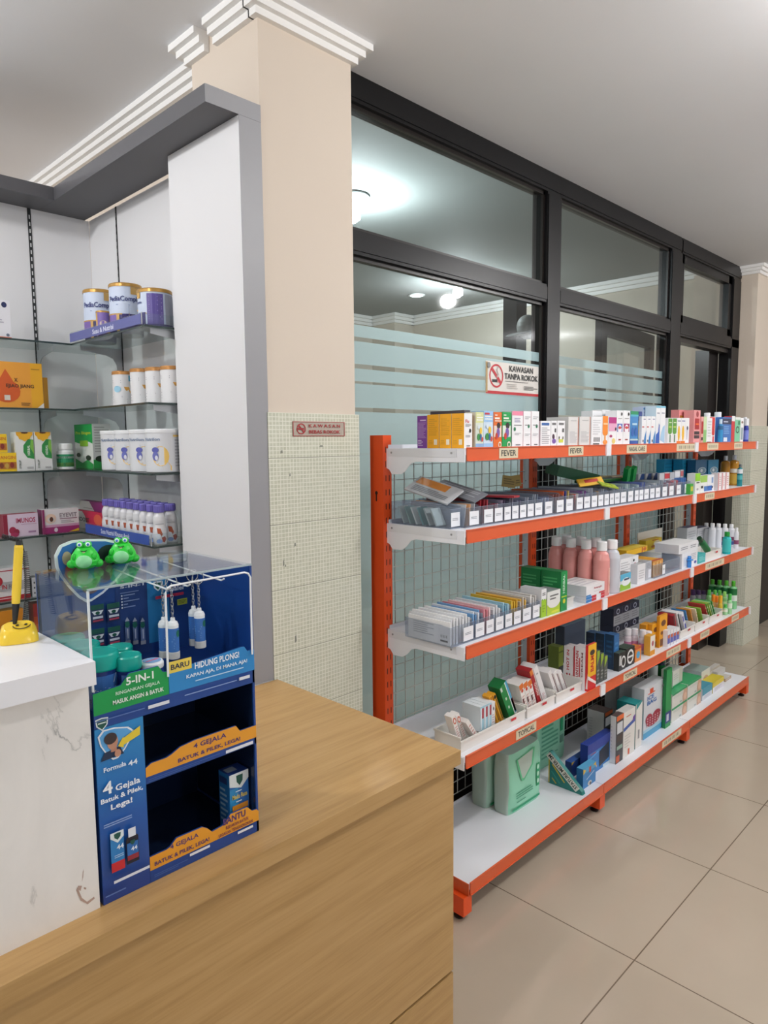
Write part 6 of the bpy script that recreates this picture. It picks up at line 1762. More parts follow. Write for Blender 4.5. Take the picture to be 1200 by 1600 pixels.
XB('medicine_box', 'box', 'maroon and pink-white box with purple flowers, fourth glass shelf', Z4, 0, 5, 60, 803, 0.045, '#dcc9dc', '#8f1f38', '#9c2a44', face='x', xf=XL,
   F=[('t', 'IMUNOS', 0.36, 0.6, 0.92, 0.82, '#b02550'), ('r', 0.5, 0.52, 0.95, 0.54, '#b88aa8'), ('r', 0, 0, 0.12, 1, '#8f1f38'), ('r', 0.7, 0.14, 0.92, 0.22, '#a07aa0'), ('o', 0.25, 0.3, 0.1, 0.16, '#9c1f44'), ('o', 0.36, 0.22, 0.08, 0.13, '#8a1f3c'), ('o', 0.3, 0.1, 0.12, 0.1, '#a8305a')])
XB('medicine_box', 'box', 'white and magenta box with eye picture, fourth glass shelf', Z4, 0, 66, 123.5, 795, 0.045, '#e4e0e2', '#7a2a5c', '#d9d5d8', face='x', xf=XL,
   F=[('r', 0, 0, 1, 0.26, '#9a2a6c'), ('r', 0.05, 0.26, 1, 0.36, '#c99ab8'), ('t', 'EYEVIT', 0.47, 0.64, 0.95, 0.82, '#8a8288'), ('r', 0.47, 0.57, 0.95, 0.6, '#7a3a5c'), ('g', 2, 0.5, 0.4, 0.9, 0.52, '#a09aa0'), ('o', 0.22, 0.62, 0.15, 0.2, '#e6c9b4'), ('o', 0.23, 0.58, 0.1, 0.1, '#d9d4d0'), ('o', 0.24, 0.59, 0.05, 0.1, '#5a3424'), ('o', 0.35, 0.14, 0.05, 0.09, '#d9cfd6'), ('p', [(0.7, 0.02), (0.98, 0.02), (0.98, 0.14)], '#dfc22a'), ('r', 0, 0, 0.06, 1, '#8a2a60')])
XB('medicine_box', 'box', 'cream and purple box standing behind the red pouch', Z4, -0.545, 115, 163, 783, 0.03, '#dfdbd6', '#8a2a6c', F=[('p', [(0.55, 1), (1, 1), (1, 0.2), (0.85, 0.3)], '#8f2a74'), ('g', 1, 0.35, 0.7, 0.65, 0.74, '#8a8680'), ('q', 0.16, 0.4, 0.14, 0.3, 0.2, '#5a5654')])
XB('medicine_pouch', 'pouch', 'crimson pouch in the shelf tray, left of the purple-capped bottles', Z4, -0.588, 121, 163, 799, 0.012, '#c8234c', '#a81c3e', F=[('p', [(0, 0), (0.38, 0), (0.3, 0.7), (0.2, 0.95), (0, 0.95)], '#d9d3d0'), ('t', 'BOOST', 0.02, 0.38, 0.46, 0.62, '#3a3436'), ('o', 0.78, 0.6, 0.15, 0.3, '#e0654a')])
XB('medicine_box', 'box', 'large white and red box behind the yellow pen, fifth glass shelf', Z5, 0, -30, 47, 888, 0.06, '#dcdadb', '#b9b7b8', '#c9c7c8', face='x', xf=XL,
   F=[('r', 0, 0.9, 1, 0.93, '#a82a3a'), ('r', 0, 0, 1, 0.14, '#b01f2c'), ('g', 1, 0.3, 0.05, 0.85, 0.1, '#e6c9cc'), ('r', 0, 0.3, 1, 0.58, '#a9a8aa'), ('t', 'IN', 0.42, 0.36, 0.52, 0.5, '#b01f2c'), ('t', 'FORTE', 0.56, 0.36, 0.82, 0.5, '#77757a'), ('o', 0.36, 0.62, 0.08, 0.14, '#b01f2c')])
XB('medicine_box', 'box', 'grey box printed with dark dots beside the display stand', Z5, 0, 50, 68, 902, 0.05, '#c4c6c8', '#a9abad', face='x', xf=XL, F=[('o', 0.2 + 0.3 * i, 0.2 + 0.27 * j, 0.07, 0.055, '#3a3d40') for i in range(3) for j in range(3)])
XB('milk_box', 'box', 'orange box with navy cloud logo behind the pen holder, lowest shelf', Z6, 0, -20, 40, 955, 0.05, '#d98a1c', '#c47a18', '#e0a040', face='x', xf=XL, F=[('o', 0.45, 0.45, 0.32, 0.2, '#1f3a80'), ('o', 0.7, 0.55, 0.2, 0.25, '#1f3a80'), ('t', 'ebelac', 0.3, 0.38, 0.85, 0.6, '#c9d6ec')])
XB('milk_box', 'box', 'dark red and orange box between pen holder and display stand', Z6, 0, 55, 80, 942, 0.05, '#a8481f', '#7a2f1c', face='x', xf=XL, F=[('r', 0, 0.75, 1, 1, '#8f2620'), ('r', 0.1, 0.2, 0.9, 0.6, '#b8622a')])


def tin(label, x, y, z, r, h, body, lid, ops, ang=None, group=None, name='milk_tin', lidh=0.012):
    t_ = thing(name, (x, y, z), label, 'tin', group)
    ang = math.atan2(CAM.y - y, CAM.x - x) if ang is None else ang
    b = MB().lathe([(r * 0.97, z), (r, z + 0.002), (r, z + h - lidh)], (x, y, 0), body, 28)
    b.ops(cylmap((x, y, z), r, 0.003, h - lidh - 0.001, ang, 3.0), ops, cyl=True)
    b.build('tin_body', t_)
    MB().lathe([(r * 1.03, z + h - lidh), (r * 1.03, z + h - 0.003), (r * 0.99, z + h)], (x, y, 0), lid, 28).build('lid', t_)
    return t_


GOLD = M('#b98f4a', 0.3, 0.5)
ped = [('r', 0, 0, 1, 0.42, '#2f2468'), ('p', [(0, 0.42), (0.55, 0.42), (0.4, 0.5), (0.2, 0.56), (0, 0.6)], '#c7d2e8'), ('p', [(0.55, 0.36), (1, 0.2), (1, 0.6), (0.55, 0.6)], '#c7d2e8'), ('r', 0.0, 0.4, 0.42, 0.43, '#b98f4a'), ('p', [(0.55, 0.4), (1, 0.22), (1, 0.26), (0.55, 0.44)], '#d0a55a'),
       ('t', 'PediaComplete', 0.12, 0.66, 0.9, 0.8, '#2f3a78'), ('r', 0.6, 0.84, 0.8, 1.0, '#c7a05a'), ('g', 1, 0.3, 0.6, 0.7, 0.63, '#8fa0c4'), ('r', 0.08, 0.1, 0.3, 0.4, '#7a62a8'), ('r', 0.3, 0.02, 0.36, 0.4, '#c7a05a')]
zt = Z1 + 0.0004
XS = [Xc(160, -0.545, zt + 0.05), Xc(201, -0.555, zt + 0.05), Xc(247, -0.545, zt + 0.05)]
hh = [Zr(456, XS[0], -0.545) - zt, Zr(446, XS[1], -0.555) - zt, Zr(455, XS[2], -0.545) - zt]
r_ = 0.0515
tin('left large gold-lidded white and purple tin on the highest glass shelf', XS[0], -0.552, zt, 0.053, hh[0], '#c9d4e8', GOLD, ped)
tin('middle and tallest gold-lidded purple and white tin on the highest glass shelf', XS[1] - 0.008, -0.558, zt, 0.053, hh[1], '#c9d4e8', GOLD, ped)
tin('right gold-lidded tin turned to its purple side panel', XS[2] - 0.004, -0.552, zt, 0.053, hh[2], '#c9d4e8', GOLD, [('r', 0, 0, 0.3, 0.42, '#2f2468'), ('r', 0.34, 0.03, 0.66, 0.96, '#5a4c94'), ('g', 12, 0.37, 0.2, 0.63, 0.9, '#8c80b8'), ('r', 0, 0, 1, 0.08, '#2f2468'), ('r', 0.7, 0.08, 1, 0.96, '#a4a8b8'), ('t', 'plete', 0.02, 0.66, 0.22, 0.76, '#2f3a78'), ('p', [(0, 0.5), (0.33, 0.36), (0.33, 0.4), (0, 0.54)], '#d0a55a'), ('r', 0.05, 0.84, 0.18, 1, '#c7a05a')])
xs_ = Xc(160, -0.615, zt + 0.03)
tin('small purple and gold tin in front of the left large one', xs_, -0.622 + 0.012, zt, 0.0235, 0.085, '#7a62a8', GOLD, [('r', 0.05, 0, 0.2, 1, '#c7a05a'), ('r', 0.8, 0, 0.9, 1, '#c7a05a'), ('o', 0.5, 0.5, 0.18, 0.16, '#d9c4b8'), ('r', 0, 0.1, 1, 0.16, '#c7a05a')], lidh=0.006)
zt = Z2 + 0.0004
for k, (pc, pt, lab) in enumerate([(193.5, 579, 'white tin with blue bowl picture, leftmost on the second glass shelf'), (222, 575, 'white tin with pink corner, second from left on the second glass shelf'), (246, 573, 'white tin with pink corner, third from left on the second glass shelf'), (270, 571, 'white tin with orange wave, half hidden by the white side panel')]):
    x_ = min(-0.781, Xc(pc, -0.52, zt + 0.05))
    c1 = ['#57b4d4', '#d2588a', '#d2588a', '#e08a4a'][k]
    tin(lab, x_, -0.52, zt, 0.0372, Zr(pt + 2, x_, -0.52) - zt, '#e8e8ea', M('#c98f52', 0.3, 0.4), [('r', 0.78 if k else 0.66, 0.8, 1.0, 0.98, c1), ('g', 2, 0.1, 0.72, 0.42, 0.84, '#9a9aa2'), ('p', [(0.5, 0.62), (0.65, 0.62), (0.85, 0.45), (0.88, 0.25), (0.75, 0.38), (0.55, 0.52)], '#dca552'), ('g', 3, 0.1, 0.1, 0.6, 0.35, '#c4c4c8')] + ([('r', 0.72, 0.22, 0.92, 0.42, '#2fa0b8'), ('r', 0.7, 0.4, 0.95, 0.44, '#c99a4a'), ('o', 0.3, 0.55, 0.12, 0.1, '#9fcfe6')] if k == 0 else []), ang=math.atan2(CAM.y + 0.57, CAM.x - x_) + 0.0)
zt = Z3 + 0.0004
for k in range(4):
    x_ = -0.7975 - 0.1115 * k
    tin('%s white tin with blue bear print on the third glass shelf' % ['rightmost', 'third', 'second', 'leftmost'][k], x_, -0.560, zt, 0.0545, 0.138, '#dcdee2', '#eceef0',
        [('p', [(0.02, 0.75), (0.2, 0.8), (0.42, 0.7), (0.45, 0.6), (0.1, 0.5), (0.0, 0.55)], '#a9d3e6'), ('o', 0.5, 0.4, 0.16, 0.26, '#ecc66a'), ('p', [(0.44, 0.2), (0.7, 0.02), (0.7, 0.14), (0.6, 0.32)], '#ecc66a'), ('o', 0.4, 0.56, 0.07, 0.07, '#5a5fae'), ('o', 0.4, 0.4, 0.06, 0.12, '#6a70ba'), ('o', 0.42, 0.36, 0.03, 0.06, '#e0e2ee'), ('t', 'Nutrilon', 0.15, 0.8, 0.5, 0.88, '#7a8ca8'), ('r', 0.75, 0.9, 1, 0.95, '#dcb45a'), ('g', 9, 0.78, 0.1, 0.98, 0.85, '#b4b6bc')], ang=math.atan2(CAM.y + 0.56, CAM.x - x_) - 0.15)

# two clear shelf trays with a printed front strip
for (z, lab, txt, c, hh_, x0_) in [(Z1, 'clear shelf tray with violet Susu & Nutrisi strip on the highest glass shelf', 'Susu & Nutrisi', '#5a5f98', 0.032, -1.300), (Z4, 'clear shelf tray with blue Susu Nutrisi Khusus Anak strip, fourth glass shelf', 'Susu Nutrisi Khusus Anak', '#2f4fa0', 0.034, -1.250)]:
    t_ = thing('shelf_tray', (-1.0, -0.63, z), lab, 'tray')
    b = MB()
    x1_ = -0.748
    zb = z + 0.0005
    b.box(x0_, x1_, -0.6395, -0.6375, zb, zb + hh_ + 0.004, ACR)
    b.box(x1_ - 0.002, x1_, -0.6375, -0.50, zb, zb + hh_ + 0.004, ACR)
    b.box(x1_ - 0.0022, x1_ + 0.0002, -0.6398, -0.6372, zb, zb + hh_ + 0.0045, '#b9bcc0')
    b.build('tray_wall', t_)
    b = MB().box(x0_ + 0.002, x1_ - 0.012 if z == Z4 else x1_ - 0.004, -0.6407, -0.6397, zb + 0.002, zb + hh_, c)
    mp = plane((x0_ + 0.002, -0.6407, zb + 0.002), (x1_ - x0_ - 0.01, 0, 0), (0, 0, hh_ - 0.002))
    b.ops(mp, [('t', txt, 0.36, 0.2, 0.66, 0.75, '#dcdfee')] if z == Z1 else [('t', txt, 0.27, 0.24, 0.72, 0.76, '#d3dbee')])
    b.build('printed_strip', t_)
# curled sticker on the lower strip
# purple-capped milk bottles
mk = [('p', [(0.3, 0.75), (0.5, 0.72), (0.62, 0.45), (0.5, 0.3), (0.34, 0.5)], '#b0583a'), ('o', 0.38, 0.35, 0.14, 0.13, '#dfe4ee'), ('p', [(0.55, 0.3), (0.75, 0.35), (0.85, 0.2), (0.7, 0.05), (0.6, 0.1)], '#9c3a2c'), ('o', 0.42, 0.12, 0.16, 0.1, '#7f9cd0'), ('g', 1, 0.25, 0.9, 0.7, 0.95, '#8a8c92')]
proto = None
for row in range(2):
    for k in range(9 if row == 0 else 8):
        x_ = -0.772 - 0.0475 * k - (0.024 if row else 0)
        y_ = -0.597 + 0.052 * row
        if proto is None:
            zt = Z4 + 0.0004
            t_ = thing('milk_bottle', (0, 0, 0), None, 'bottle')
            b = MB()
            b.lathe([(0.019, 0), (0.0215, 0.004), (0.0215, 0.045), (0.0185, 0.062), (0.0200, 0.078), (0.0185, 0.090), (0.0140, 0.099), (0.0135, 0.103)], (0, 0, 0), '#dcdde0', 20)
            b.ops(cylmap((0, 0, 0), 0.0218, 0.004, 0.072, -0.35, 2.6), mk, cyl=True)
            o = b.build('bottle_body')
            o.parent = t_
            b = MB().lathe([(0.0165, 0.1035), (0.0175, 0.106), (0.0175, 0.124), (0.0160, 0.127)], (0, 0, 0), '#6f66b8', 20)
            for q in range(16):
                a = 2 * math.pi * q / 16
                b.box(0.0174 * math.cos(a) - 0.0006, 0.0174 * math.cos(a) + 0.0006, 0.0174 * math.sin(a) - 0.0006, 0.0174 * math.sin(a) + 0.0006, 0.106, 0.123, '#5f56a8')
            o = b.build('cap')
            o.parent = t_
            proto = t_
        else:
            t_ = dup(proto)
        t_.location = (x_, y_, Z4 + 0.0004)
        t_['label'] = '%s purple-capped milk bottle from the right in the %s row of the tray' % (['first', 'second', 'third', 'fourth', 'fifth', 'sixth', 'seventh', 'eighth', 'ninth'][k], ['front', 'back'][row])
        t_['group'] = 'purple-capped milk bottles in the shelf tray'

# ================================================================== display stand on the counter
SX0, SX1, SY0, SY1, SB_, STOP = 0.080, 0.290, -1.2620, -0.976, 0.8334, 1.326
NAVY, NAVY2 = M('#193f84', 0.3), M('#1f458c', 0.35)
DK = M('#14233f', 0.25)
st = thing('display_stand', (0.185, -1.12, SB_), 'blue cardboard counter display stand with clear top compartment and orange strips', 'stand')
w = 0.004
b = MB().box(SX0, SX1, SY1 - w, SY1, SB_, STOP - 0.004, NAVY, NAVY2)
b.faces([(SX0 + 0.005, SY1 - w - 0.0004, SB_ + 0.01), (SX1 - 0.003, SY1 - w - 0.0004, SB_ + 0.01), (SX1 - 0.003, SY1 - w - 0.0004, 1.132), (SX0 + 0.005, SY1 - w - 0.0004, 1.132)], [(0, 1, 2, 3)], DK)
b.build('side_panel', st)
MB().box(SX0, SX1 - 0.003, SY0, SY0 + w, SB_, 1.140, NAVY).build('side_panel', st)


def PX(px, py, x):
    p = PL(px, py, 0, x)
    return (p.y, p.z)


bx = SX0 + w
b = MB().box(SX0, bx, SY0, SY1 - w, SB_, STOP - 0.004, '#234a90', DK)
b.box(bx, bx + 0.0005, SY0 + w, SY1 - w, 1.140, STOP - 0.004, '#1c4488')
mp = lambda u, v, off=0.0: Vector((bx + 0.0005 + off, u, v))


def R4(px0, py0, px1, py1):
    a_ = PX(px0, py1, bx)
    c_ = PX(px1, py0, bx)
    return a_[0], a_[1], c_[0], c_[1]


ops = []
y0, z0, y1, z1 = R4(185, 905, 232, 1035)
ops.append(('r', y0, max(z0, 1.145), y1, 1.318, '#23427e'))
y0, z0, y1, z1 = R4(233, 905, 262, 1005)
ops.append(('r', y0, z0, y1, 1.318, '#2a86c0'))
y0, z0, y1, z1 = R4(187, 911, 224, 921)
ops.append(('t', '5-IN-1', y0, z0 + 0.001, y1, z1 + 0.001, '#dfe6f0'))
y0, z0, y1, z1 = R4(187, 923, 228, 926)
ops.append(('g', 1, y0, z0, y1, z1 + 0.002, '#8fa4cf'))
for k in range(5):
    yy, zz_ = PX(189.5, 931 + k * 4.6, bx)
    ops.append(('o', yy, zz_, 0.0016, 0.0016, '#e6ebf4'))
    ops.append(('r', yy + 0.003, zz_ - 0.0008, yy + 0.003 + [0.022, 0.01, 0.03, 0.008, 0.022][k], zz_ + 0.001, '#8ea2cc'))
for k in range(3):
    yy, zz_ = PX(197.5 + 11.5 * k, 985, bx)
    ops += [('r', yy - 0.0042, zz_ - 0.018, yy + 0.0042, zz_ + 0.016, '#6f86b4'), ('r', yy - 0.005, zz_ - 0.025, yy + 0.005, zz_ - 0.018, '#a4aab8'), ('o', yy, zz_ + 0.012, 0.0045, 0.006, '#1f6a5a'), ('p', [(yy - 0.0045, zz_ + 0.018), (yy + 0.0045, zz_ + 0.018), (yy, zz_ + 0.026)], '#aab2c4'), ('r', yy - 0.001, zz_ - 0.014, yy + 0.001, zz_ + 0.004, '#d5dcec')]
for (px_, py_) in [(149.5, 960), (174, 957), (149.5, 997), (174, 993)]:
    yy, zz_ = PX(px_, py_, bx)
    if zz_ - 0.014 < 1.142:
        zz_ = 1.157
    ops += [('r', yy - 0.0115, zz_ - 0.014, yy + 0.0115, zz_ + 0.014, '#27375f'), ('r', yy - 0.0115, zz_ + 0.010, yy + 0.0115, zz_ + 0.019, '#1f5a4e'), ('p', [(yy - 0.0105, zz_ + 0.008), (yy + 0.0105, zz_ + 0.008), (yy + 0.006, zz_ + 0.001), (yy - 0.006, zz_ + 0.001)], '#e6e9ee'), ('o', yy, zz_ + 0.004, 0.004, 0.003, '#1d5a48'), ('r', yy - 0.009, zz_ - 0.006, yy + 0.009, zz_ - 0.002, '#d6dbe6'), ('r', yy - 0.009, zz_ - 0.011, yy + 0.009, zz_ - 0.008, '#b8405a')]
yy, zz_ = PX(241, 913, bx)
ops += [('p', [(yy - 0.009, zz_ + 0.008), (yy + 0.009, zz_ + 0.008), (yy + 0.008, zz_ - 0.004), (yy, zz_ - 0.011), (yy - 0.008, zz_ - 0.004)], '#dfe5ea'), ('p', [(yy - 0.006, zz_ + 0.005), (yy + 0.006, zz_ + 0.005), (yy + 0.005, zz_ - 0.003), (yy, zz_ - 0.008), (yy - 0.005, zz_ - 0.003)], '#1d5a48')]
y0, z0, y1, z1 = R4(262, 911, 283, 922)
ops.append(('t', 'Inhaler', y0 - 0.012, z0, y1, z1, '#dfe6f0'))
y0, z0, y1, z1 = R4(237, 927, 281, 931)
ops.append(('r', y0, z0 + 0.001, y1, z1, '#b8304c'))
y0, z0, y1, z1 = R4(271, 932, 286, 944)
ops += [('r', y0, z0, y1, z1, '#a9b43a'), ('g', 3, y0 + 0.002, z0 + 0.002, y1 - 0.002, z1 - 0.002, '#4a5a2a')]
b.ops(mp, ops)
b.build('back_panel', st)
# guitar-pick shaped header card with the family picture
pick = []
cpts = [(84, 868), (92, 852), (110, 844.5), (135, 842), (165, 842), (188, 847), (202, 858), (204, 872), (196, 889), (180, 908), (160, 927), (142, 939), (134, 941), (122, 934), (108, 920), (94, 902), (86, 886)]
cc = [PX(a_, c_, bx) for a_, c_ in cpts]
my, mz = sum(a_[0] for a_ in cc) / len(cc), sum(a_[1] for a_ in cc) / len(cc)
b = MB()
b.prism([(bx + 0.0012, a_, c_) for a_, c_ in cc], (0.0018, 0, 0), '#e9eef4')
sh = lambda f: [(my + (a_ - my) * f, mz + (c_ - mz) * f) for a_, c_ in cc]
mq = lambda u, v, off=0.0: Vector((bx + 0.003 + off, u, v))
o_ = [('p', sh(0.92), '#2f66b4')]
for (px_, py_, ru, rv, c_) in [(128, 868, 0.020, 0.020, '#1d2f2a'), (168, 868, 0.021, 0.020, '#182428'), (120, 896, 0.019, 0.022, '#8f6f66'), (160, 893, 0.017, 0.02, '#8a746f'), (103, 872, 0.008, 0.012, '#b59a8c'), (140, 915, 0.016, 0.014, '#7a6a6f'), (106, 893, 0.007, 0.012, '#b2503a')]:
    yy, zz_ = PX(px_, py_, bx)
    o_.append(('o', yy, zz_, ru, rv, c_))
b.ops(mq, o_)
b.build('header_card', st)
# shelves
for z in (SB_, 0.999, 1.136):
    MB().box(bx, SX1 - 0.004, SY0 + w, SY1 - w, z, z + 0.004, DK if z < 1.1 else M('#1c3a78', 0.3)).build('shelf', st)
MB().box(bx + 0.001, SX1 - 0.003, -1.187, -1.184, SB_ + 0.004, 1.134, DK).build('divider', st)
# fascias (cut-out strips 2 mm thick)
FXA = SX1 - 0.003


def fascia(name, pts, col, ops_, x=FXA, th=0.003):
    b_ = MB().prism([(x, a_, c_) for a_, c_ in pts], (th, 0, 0), col)
    b_.ops(lambda u, v, off=0.0: Vector((x + th + off, u, v)), ops_)
    return b_.build(name, st)


fascia('top_fascia', [(SY0, 1.112), (SY1, 1.112), (SY1, 1.172), (-0.990, 1.172), (-0.996, 1.181), (-1.003, 1.182), (-1.075, 1.176), (-1.141, 1.172), (-1.150, 1.174), (-1.157, 1.185), (-1.205, 1.185), (-1.214, 1.176), (-1.219, 1.170), (SY0, 1.167)], NAVY2, [
    ('p', [(SY0, 1.133), (-1.1405, 1.135), (-1.1405, 1.172), (-1.150, 1.174), (-1.157, 1.185), (-1.205, 1.185), (-1.214, 1.176), (-1.219, 1.170), (SY0, 1.167)], '#159a4c'),
    ('p', [(-1.1400, 1.135), (SY1, 1.135), (SY1, 1.172), (-0.990, 1.172), (-0.996, 1.181), (-1.003, 1.182), (-1.075, 1.176), (-1.1400, 1.172)], '#2b86c6'),
    ('r', -1.139, 1.168, -1.099, 1.187, '#e9cf55'), ('t', 'BARU', -1.136, 1.173, -1.103, 1.182, '#2a3348'),
    ('t', '5-IN-1', -1.211, 1.1675, -1.166, 1.180, '#eef4ee'), ('t', 'RINGANKAN GEJALA', -1.228, 1.155, -1.156, 1.162, '#cfe9d6'), ('t', 'MASUK ANGIN & BATUK', -1.233, 1.143, -1.150, 1.150, '#eef4ee'),
    ('t', 'HIDUNG PLONG!', -1.094, 1.165, -1.008, 1.176, '#f1f5f8'), ('t', 'KAPAN AJA, DI MANA AJA!', -1.110, 1.151, -0.992, 1.159, '#e3edf5'), ('g', 1, -1.094, 1.143, -1.0, 1.147, '#bcd8ec'),
    ('r', -1.178, 1.121, -1.142, 1.1265, '#e2e4ea'), ('r', -1.010, 1.124, -0.988, 1.1295, '#e2e4ea'), ('r', -1.262, 1.124, -1.184, 1.1255, '#5f7ab4'), ('r', -1.115, 1.1255, -1.015, 1.127, '#8ea4d0')])


def pblue():
    m, nt, bb, g = nodes('printed_blue_fade', 0.3)
    sep = N(nt, 'ShaderNodeSeparateXYZ')
    nt.links.new(g.outputs['Position'], sep.inputs[0])
    mr = N(nt, 'ShaderNodeMapRange')
    mr.inputs[1].default_value = 0.84
    mr.inputs[2].default_value = 1.11
    nt.links.new(sep.outputs[2], mr.inputs[0])
    r = ramp(nt, [(0.0, '#223f86'), (0.45, '#245aa6'), (1.0, '#2d8ac8')])
    nt.links.new(mr.outputs[0], r.inputs[0])
    nt.links.new(r.outputs[0], bb.inputs['Base Color'])
    return m


cy0, cy1 = SY0, -1.186


def CP(px, py):
    p = PL(px, py, 0, SX1)
    return p.y, p.z


ops = []
yy, zz_ = CP(159, 1131)
shield = lambda cy_, cz_, s_: [(cy_ - 0.010 * s_, cz_ + 0.008 * s_), (cy_, cz_ + 0.0095 * s_), (cy_ + 0.010 * s_, cz_ + 0.008 * s_), (cy_ + 0.0085 * s_, cz_ - 0.003 * s_), (cy_, cz_ - 0.011 * s_), (cy_ - 0.0085 * s_, cz_ - 0.003 * s_)]
ops += [('p', shield(yy, zz_, 1.0), '#dfe7e8'), ('p', shield(yy, zz_, 0.78), '#1d5348'), ('g', 1, yy - 0.006, zz_ - 0.001, yy + 0.006, zz_ + 0.003, '#dfe7e8')]
pk = [(152, 1152), (160, 1141), (178, 1136), (200, 1135), (208, 1140), (205, 1152), (195, 1170), (184, 1184), (176, 1187), (165, 1178), (156, 1166)]
pp = [CP(*q) for q in pk]
ay, az = sum(q[0] for q in pp) / len(pp), sum(q[1] for q in pp) / len(pp)
ops += [('p', pp, '#e9eef4'), ('p', [(ay + (q[0] - ay) * 0.9, az + (q[1] - az) * 0.9) for q in pp], '#5aa4dc')]
yy, zz_ = CP(176, 1158)
ops += [('p', [(yy - 0.020, zz_ - 0.026), (yy + 0.016, zz_ - 0.024), (yy + 0.010, zz_ - 0.010), (yy - 0.014, zz_ - 0.014)], '#20304c'), ('r', yy - 0.004, zz_ - 0.016, yy + 0.005, zz_ - 0.004, '#b9826a'), ('o', yy - 0.001, zz_, 0.0085, 0.012, '#c08c72'), ('o', yy - 0.004, zz_ + 0.006, 0.010, 0.009, '#3a2f30'), ('o', yy + 0.006, zz_ - 0.020, 0.005, 0.006, '#c08c72')]
a1, a2 = CP(183, 1166), CP(217, 1141)
ops += [('p', [(a1[0] + 0.006, a1[1] - 0.001), (a2[0], a2[1] - 0.006), (a2[0] + 0.001, a2[1] + 0.008), (a1[0] + 0.007, a1[1] + 0.010)], '#e3c93c'), ('p', [(a1[0], a1[1] + 0.001), (a1[0] + 0.009, a1[1] - 0.004), (a1[0] + 0.009, a1[1] + 0.014)], '#e3c93c')]


def T(txt, pl, pyb, pyt, pr_, c):
    a_, c_ = CP(pl, pyb), CP(pl, pyt)
    ops.append(('t', txt, a_[0], a_[1], Yc(pr_, SX1, a_[1]), c_[1], c))


T('Formula', 160.7, 1207, 1199.5, 195.7, '#e9eff6')
T('44', 198.9, 1196.5, 1188, 213.4, '#e9eff6')
T('4', 159.5, 1242.5, 1222.5, 174.7, '#f1f4f8')
T('Gejala', 179, 1238, 1225, 217.5, '#f1f4f8')
T('Batuk & Pilek,', 156, 1257.5, 1248.5, 221.3, '#f1f4f8')
T('Lega!', 171.6, 1267, 1255.5, 205, '#f1f4f8')
a_, c_ = CP(160, 1288), CP(222, 1268)
ops.append(('g', 2, a_[0], a_[1] + 0.001, c_[0], c_[1] - 0.001, '#8fa8d4'))
yy, zz_ = CP(182, 1326)
ops += [('r', yy - 0.011, zz_ - 0.033, yy + 0.010, zz_ + 0.030, '#2d7fc0'), ('r', yy - 0.011, zz_ - 0.033, yy + 0.010, zz_ - 0.018, '#c4262c'), ('p', [(yy - 0.011, zz_ + 0.030), (yy + 0.010, zz_ + 0.030), (yy + 0.010, zz_ + 0.020), (yy, zz_ + 0.012), (yy - 0.011, zz_ + 0.022)], '#dfe7ea'), ('p', shield(yy, zz_ + 0.023, 0.55), '#1d5348'), ('t', '44', yy - 0.002, zz_ + 0.001, yy + 0.009, zz_ + 0.009, '#e6ecf4'), ('g', 2, yy - 0.006, zz_ - 0.012, yy + 0.008, zz_ - 0.006, '#a9c8e4')]
yy, zz_ = CP(204, 1318)
ops += [('r', yy - 0.010, zz_ - 0.028, yy + 0.010, zz_ + 0.012, '#1f1d2a'), ('o', yy, zz_ + 0.012, 0.010, 0.006, '#1f1d2a'), ('r', yy - 0.006, zz_ + 0.015, yy + 0.006, zz_ + 0.029, '#dfe3ea'), ('r', yy - 0.009, zz_ - 0.022, yy + 0.009, zz_ + 0.006, '#2a6ab0'), ('r', yy - 0.009, zz_ - 0.022, yy + 0.009, zz_ - 0.014, '#8f2a34'), ('t', '44', yy - 0.003, zz_ - 0.008, yy + 0.007, zz_ - 0.001, '#e6ecf4'), ('p', shield(yy, zz_ + 0.006, 0.4), '#1d5348')]
ops += [('r', -1.248, 0.8655, -1.190, 0.870, '#dde0e8'), ('r', -1.262, 0.850, -1.23, 0.852, '#5f7ab4')]
b = MB().box(FXA, SX1, cy0, cy1, SB_, 1.1115, pblue())
b.ops(lambda u, v, off=0.0: Vector((SX1 + off, u, v)), ops)
b.build('printed_column', st)
OR = '#e39a2a'
fascia('shelf_fascia', [(-1.1855, 0.999), (SY1, 0.999), (SY1, 1.0325), (-1.010, 1.0325), (-1.018, 1.044), (-1.098, 1.044), (-1.125, 1.041), (-1.140, 1.034), (-1.150, 1.031), (-1.176, 1.031), (-1.1855, 1.026)], NAVY2, [
    ('p', [(-1.1855, 1.0105), (SY1, 1.0105), (SY1, 1.0325), (-1.010, 1.0325), (-1.018, 1.044), (-1.098, 1.044), (-1.125, 1.041), (-1.140, 1.034), (-1.150, 1.031), (-1.176, 1.031), (-1.1855, 1.026)], OR),
    ('t', '4 GEJALA', -1.101, 1.0275, -1.038, 1.0385, '#46306c'), ('t', 'BATUK & PILEK, LEGA!', -1.130, 1.0145, -1.010, 1.0225, '#46306c'),
    ('r', -1.040, 1.001, -0.984, 1.0065, '#e2e4ea'), ('g', 2, -1.182, 1.001, -1.052, 1.007, '#3f62a8')])
